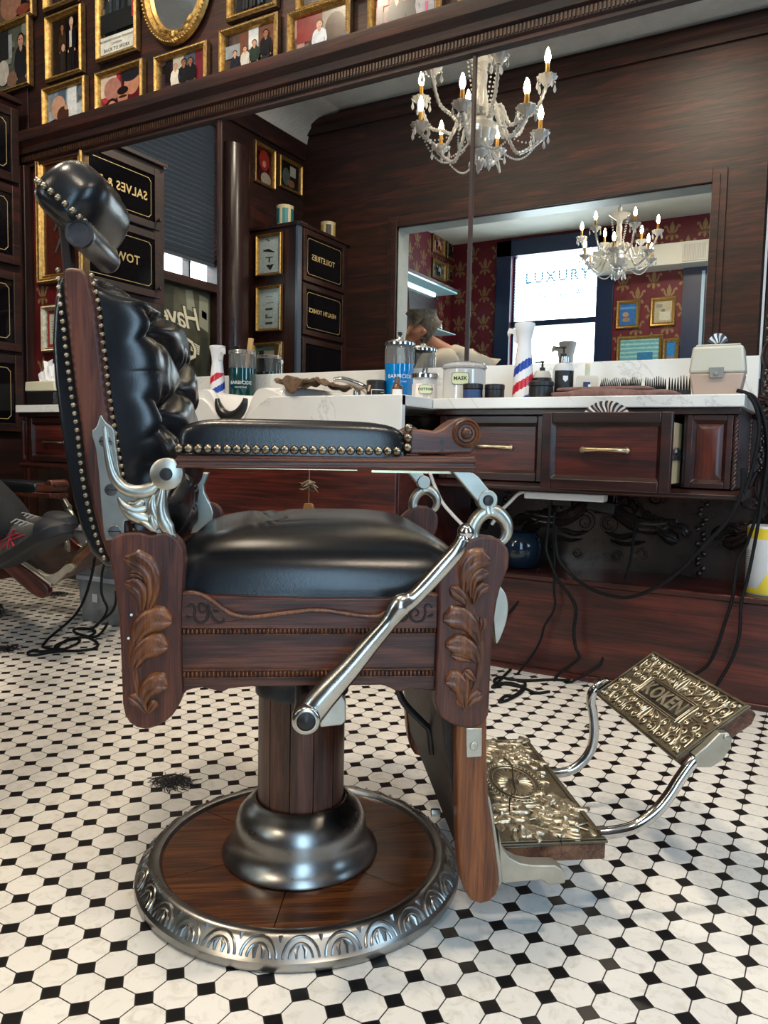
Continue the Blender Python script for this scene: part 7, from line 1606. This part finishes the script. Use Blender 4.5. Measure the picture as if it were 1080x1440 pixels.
# barber bending towards the reclined customer
br = thing('person', 'grey-haired person in a pale shirt bending over, seen in the mirror behind the blue jar', 'person', (-1.97, .78, 0))
O = Vector((-1.97, .78, 0)); W = lambda x, y, z, r: (x-O.x, y-O.y, z, r)
V = []; E = []
V.append(W(-1.97, .78, .98, .13))
neck = chain(V, E, [W(-2.05, .88, 1.12, .13), W(-2.1, 1.01, 1.25, .15), W(-2.12, 1.11, 1.33, .10), W(-2.2, 1.15, 1.39, .055)], 0)
face = Vector((-.75, .55, -.35))
PH = head(V, E, neck, (-2.29-O.x, 1.19-O.y, 1.475), face)
for sg in (-1, 1):
    s = Vector((.38, -.92, 0))*sg*-1
    hp_ = (s.x*.1, s.y*.1)
    chain(V, E, [W(-1.97+hp_[0], .78+hp_[1], .92, .095), W(-1.96+hp_[0]*1.1, .78+hp_[1]*1.1, .5, .062), W(-1.92+hp_[0]*1.2, .76+hp_[1]*1.2, .09, .042), W(-2.02+hp_[0]*1.2, .81+hp_[1]*1.2, .035, .036), W(-2.12+hp_[0]*1.2, .86+hp_[1]*1.2, .03, .03)], 0)
    sh = (-2.05+s.x*.2, 1.08+s.y*.2); el = (-2.26+s.x*.22, 1.18+s.y*.24, 1.06); wr = (-2.5+s.x*.12, 1.36+s.y*.12, 1.06)
    a = chain(V, E, [W(sh[0], sh[1], 1.29, .06), W(*el, .043), W(*wr, .03)], 2)
    hand(V, E, (wr[0]-O.x, wr[1]-O.y, wr[2]), (-.24, .18, -.05), (0, 0, 1), a)
limb_mesh('body', SKINM, br, V, E)
V = [W(-1.98, .78, .93, .155)]; E = []
chain(V, E, [W(-2.05, .88, 1.12, .155), W(-2.1, 1.01, 1.25, .175), W(-2.12, 1.11, 1.34, .115), W(-2.155, 1.125, 1.365, .075)], 0)
for sg in (-1, 1):
    s = Vector((.38, -.92, 0))*sg*-1; sh = (-2.05+s.x*.2, 1.08+s.y*.2); el = (-2.26+s.x*.22, 1.18+s.y*.24, 1.06)
    chain(V, E, [W(sh[0], sh[1], 1.295, .08), W(el[0], el[1], el[2], .062), W(el[0]-.06, el[1]+.03, el[2], .05)], 2)
limb_mesh('shirt', simple('pale_shirt', hexc('b9b1a2'), .8), br, V, E)
V = [W(-1.97, .78, .98, .15)]; E = []
for sg in (-1, 1):
    s = Vector((.38, -.92, 0))*sg*-1; hp_ = (s.x*.1, s.y*.1)
    chain(V, E, [W(-1.97+hp_[0], .78+hp_[1], .9, .108), W(-1.96+hp_[0]*1.1, .78+hp_[1]*1.1, .5, .078), W(-1.92+hp_[0]*1.2, .76+hp_[1]*1.2, .1, .068)], 0)
limb_mesh('trousers', simple('dark_trousers', hexc('1a1d26'), .85), br, V, E)
HAIR = noisy('grey_hair', hexc('4a4641'), hexc('8a857c'), (60, 60, 60), (.6, .8), 0, .4, bscale=200)
hv = []; he = []
c = PH(-.02, 0, .045, .088); hv.append(c); chain(hv, he, [PH(-.03, 0, .075, .085), PH(.03, 0, .095, .055)], 0); chain(hv, he, [PH(-.05, 0, .0, .07), PH(-.055, 0, -.04, .045)], 0)
limb_mesh('hair', HAIR, br, hv, he)
for sg in (-1, 1):
    mb = MB(); p = PH(.074, sg*.03, .022, 0); mb.ball(p[:3], .011, 10, 6); mb.build('eye', simple('eye_white', (.7, .7, .68), .2), br)
    s = Vector((.38, -.92, 0))*sg*-1; hp_ = (s.x*.12, s.y*.12)
    limb_mesh('shoe', simple('black_shoe', (.015, .015, .016), .4), br, [W(-1.9+hp_[0], .75+hp_[1], .06, .05), W(-2.0+hp_[0], .8+hp_[1], .055, .052), W(-2.13+hp_[0], .865+hp_[1], .045, (.042, .042))], [(0, 1), (1, 2)])
# customer lying back in the second chair
cu = thing('person', 'reclining customer in dark jeans and a grey and red trainer, at the left edge', 'person', (-3.2, 1.82, 0))
O = Vector((-3.2, 1.82, 0))
V = [W(-3.27, 1.82, .53, .13)]; E = []
nk = chain(V, E, [W(-3.39, 1.82, .66, .13), W(-3.51, 1.82, .82, .15), W(-3.58, 1.82, .92, .09), W(-3.61, 1.82, .98, .055)], 0)
PH2 = head(V, E, nk, (-3.67-O.x, 0, 1.06), Vector((.8, 0, .6)))
LEGS = {1: [(-3.25, 1.74, .52), (-2.84, 1.62, .6), (-2.37, 1.60, .465)], -1: [(-3.25, 1.9, .52), (-2.9, 1.8, .6), (-2.57, 1.76, .465)]}
for k, L in LEGS.items():
    chain(V, E, [W(*L[0], .09), W(*L[1], .062), W(*L[2], .042), W(L[2][0]+.03, L[2][1], L[2][2]-.05, .036), W(L[2][0]+.13, L[2][1], L[2][2]-.055, .026)], 0)
    a = chain(V, E, [W(-3.51, 1.82-k*.2, .86, .058), W(-3.56, 1.82-k*.27, .68, .042), W(-3.5, 1.82-k*.26, .63, .03)], 2)
    hand(V, E, (-3.5-O.x, -k*.26, .63), (1, 0, -.05), (0, 0, 1), a)
limb_mesh('body', SKINM, cu, V, E)
V = [W(-3.27, 1.82, .55, .15)]; E = []
chain(V, E, [W(-3.39, 1.82, .68, .16), W(-3.51, 1.82, .83, .175), W(-3.58, 1.82, .93, .1)], 0)
for k in (1, -1): chain(V, E, [W(-3.51, 1.82-k*.2, .86, .075), W(-3.56, 1.82-k*.27, .68, .058), W(-3.5, 1.82-k*.26, .635, .045)], 2)
limb_mesh('jacket', simple('charcoal_jacket', hexc('23252b'), .85), cu, V, E)
V = [W(-3.27, 1.82, .53, .145)]; E = []
for k, L in LEGS.items(): chain(V, E, [W(L[0][0]+.02, L[0][1], L[0][2], .105), W(*L[1], .08), W(L[2][0]-.1, L[2][1], L[2][2]+.06, .066), W(L[2][0]+.0, L[2][1], L[2][2]-.0, .066), W(L[2][0]+.03, L[2][1], L[2][2]-.05, .06)], 0)
limb_mesh('jeans', noisy('dark_denim', hexc('06080d'), hexc('0e121b'), (20, 20, 20), (.8, .95), 0, .3, bscale=300), cu, V, E)
limb_mesh('hair', simple('dark_brown_hair', hexc('2a1d16'), .7), cu, [PH2(-.025, 0, .05, .085), PH2(-.03, 0, .08, .07), PH2(-.05, 0, 0, .07)], [(0, 1), (0, 2)])
for sg in (-1, 1):
    mb = MB(); p = PH2(.074, sg*.03, .022, 0); mb.ball(p[:3], .011, 10, 6); mb.build('eye', simple('eye_white', (.7, .7, .68), .2), cu)
TRA = noisy('trainer_mesh', hexc('2b2c2c'), hexc('4a4b49'), (90, 90, 90), (.7, .9)); TRN = simple('trainer_navy', hexc('12161f'), .6); TRR = ink('a8283c', .5)
def trainer(heel, toe, y, yaw):
    """lofted running shoe: heel at the origin, toe along +x"""
    hx, hz = heel; tx, tz = toe; L = math.hypot(tx-hx, tz-hz); pitch = math.atan2(tz-hz, tx-hx)
    M_ = T(hx-O.x, y-O.y, hz) @ Rz(yaw) @ Ry(-pitch)
    secs = [(0, .026, .085), (.05, .034, .098), (.16, .036, .115), (.28, .036, .122), (.40, .037, .108), (.5, .041, .09), (.62, .046, .075), (.75, .049, .066), (.87, .044, .055), (.95, .033, .042), (1., .015, .03)]
    def up(u, v):
        k = u*(len(secs)-1); i = min(int(k), len(secs)-2); f = k-i; a, w, h = (secs[i][q]+(secs[i+1][q]-secs[i][q])*f for q in range(3))
        an = -.15*pi+1.3*pi*v
        return (a*L, w*1.05*cos(an), .024+max(0, (h-.024)*(.13+sin(an))/1.13) if sin(an) > -.13 else .024)
    mb = MB(); mb.m = M_; mb.grid(up, 40, 20); t = mb.build('shoe', TRA, cu, smooth=70)
    mb = MB(); mb.m = M_; out = [(a*L, w*1.1) for a, w, h in secs]+[(a*L, -w*1.1) for a, w, h in secs[::-1]]
    mb.prism(smooth2(out+[out[0]], 3)[:-1], -.006, .03, 'z'); mb.build('sole', TRN, t, bevel=.006)
    for sg in (-1, 1):
        mb = MB(); mb.m = M_
        for P in ([(.12, .03), (.2, .07), (.3, .085)], [(.3, .035), (.36, .07), (.42, .085)], [(.2, .045), (.34, .055), (.5, .05), (.6, .045)], [(.22, .07), (.36, .068), (.5, .062)], [(.4, .03), (.36, .06)]):
            Q = smooth2([(a*L, sg*(.040 if a < .5 else .046)*(1.03-.25*(z-.03)/.06), z) for a, z in P], 5); mb.tube(Q, .0045, 6, flat=.6)
        mb.build('stripe', TRR, t)
    MB_ = MB(); MB_.m = M_; MB_.tube([(-.004, 0, .07), (-.008, 0, .1), (-.002, 0, .115)], .006, 6); MB_.build('heel_tab', TRR, t)
    mb = MB(); mb.m = M_
    for k in range(6): x = (.34+.055*k)*L; h = .128-.012*k; mb.tube([(x, -.02, h-.012), (x+.006, 0, h-.003), (x+.01, .02, h-.012)], .0032, 6)
    mb.build('lace', simple('grey_lace', (.25, .25, .25), .8), t)
    mb = MB(); mb.m = M_; mb.grid(lambda u, v: ((.74+.27*u)*L, (.052*(1-u**3)+.0)*cos(pi*v), .026+(.050*(1-u**1.5)+.004)*sin(pi*v)), 10, 12); mb.build('toe_cap', TRN, t, smooth=70)
trainer((-2.40, .325), (-2.05, .47), 1.60, RAD(-3))
trainer((-2.60, .325), (-2.25, .47), 1.76, RAD(0))

# ================================================================ CAMERA, LIGHT
cam = bpy.data.cameras.new('camera'); co = bpy.data.objects.new('camera', cam); COL.objects.link(co)
cam.sensor_fit = 'VERTICAL'; cam.sensor_height = 36; cam.lens = 36*1087.49/1440; cam.clip_start = .02
R_, U_, F_ = (0.864990,0.501361,0.020717), (-0.058806,0.060282,0.996448), (-0.498332,0.863135,-0.081626)
co.matrix_world = Matrix(((R_[0], U_[0], -F_[0], 0), (R_[1], U_[1], -F_[1], 0), (R_[2], U_[2], -F_[2], .75), (0, 0, 0, 1)))
scene.camera = co
w = bpy.data.worlds.new('daylight'); scene.world = w; w.use_nodes = True
w.node_tree.nodes['Background'].inputs[0].default_value = (.75, .9, 1, 1); w.node_tree.nodes['Background'].inputs[1].default_value = 1.
def lamp(name, loc, size, power, col, rot=(0, 0, 0), size_y=None, spread=None):
    l = bpy.data.lights.new(name, 'AREA'); l.energy = power; l.size = size; l.color = col
    if size_y: l.shape = 'RECTANGLE'; l.size_y = size_y
    else: l.shape = 'DISK'
    if spread: l.spread = spread
    o = bpy.data.objects.new(name, l); COL.objects.link(o); o.location = loc; o.rotation_euler = rot
    return o
WARM = (1., .84, .64)
for x, y, e in ((-1.0, .35, 52), (1.7, 1.7, 24), (-2.9, 1.0, 46), (-2.2, 2.2, 18), (.9, 0, 40)):
    lamp('ceiling_lamp', (x, y, 3.84), .28, e, WARM)
lamp('front_room_lamp', (-1.5, -2.4, 3.45), .5, 40, WARM)
scene.view_settings.view_transform = 'Standard'; scene.view_settings.look = 'None'; scene.view_settings.exposure = .12; scene.view_settings.gamma = 1
scene.view_settings.use_curve_mapping = False
scene.cycles.use_denoising = True; scene.cycles.max_bounces = 10; scene.cycles.glossy_bounces = 6; scene.cycles.transmission_bounces = 8; scene.cycles.transparent_max_bounces = 12
scene.cycles.caustics_reflective = False; scene.cycles.caustics_refractive = False; scene.cycles.sample_clamp_indirect = 6
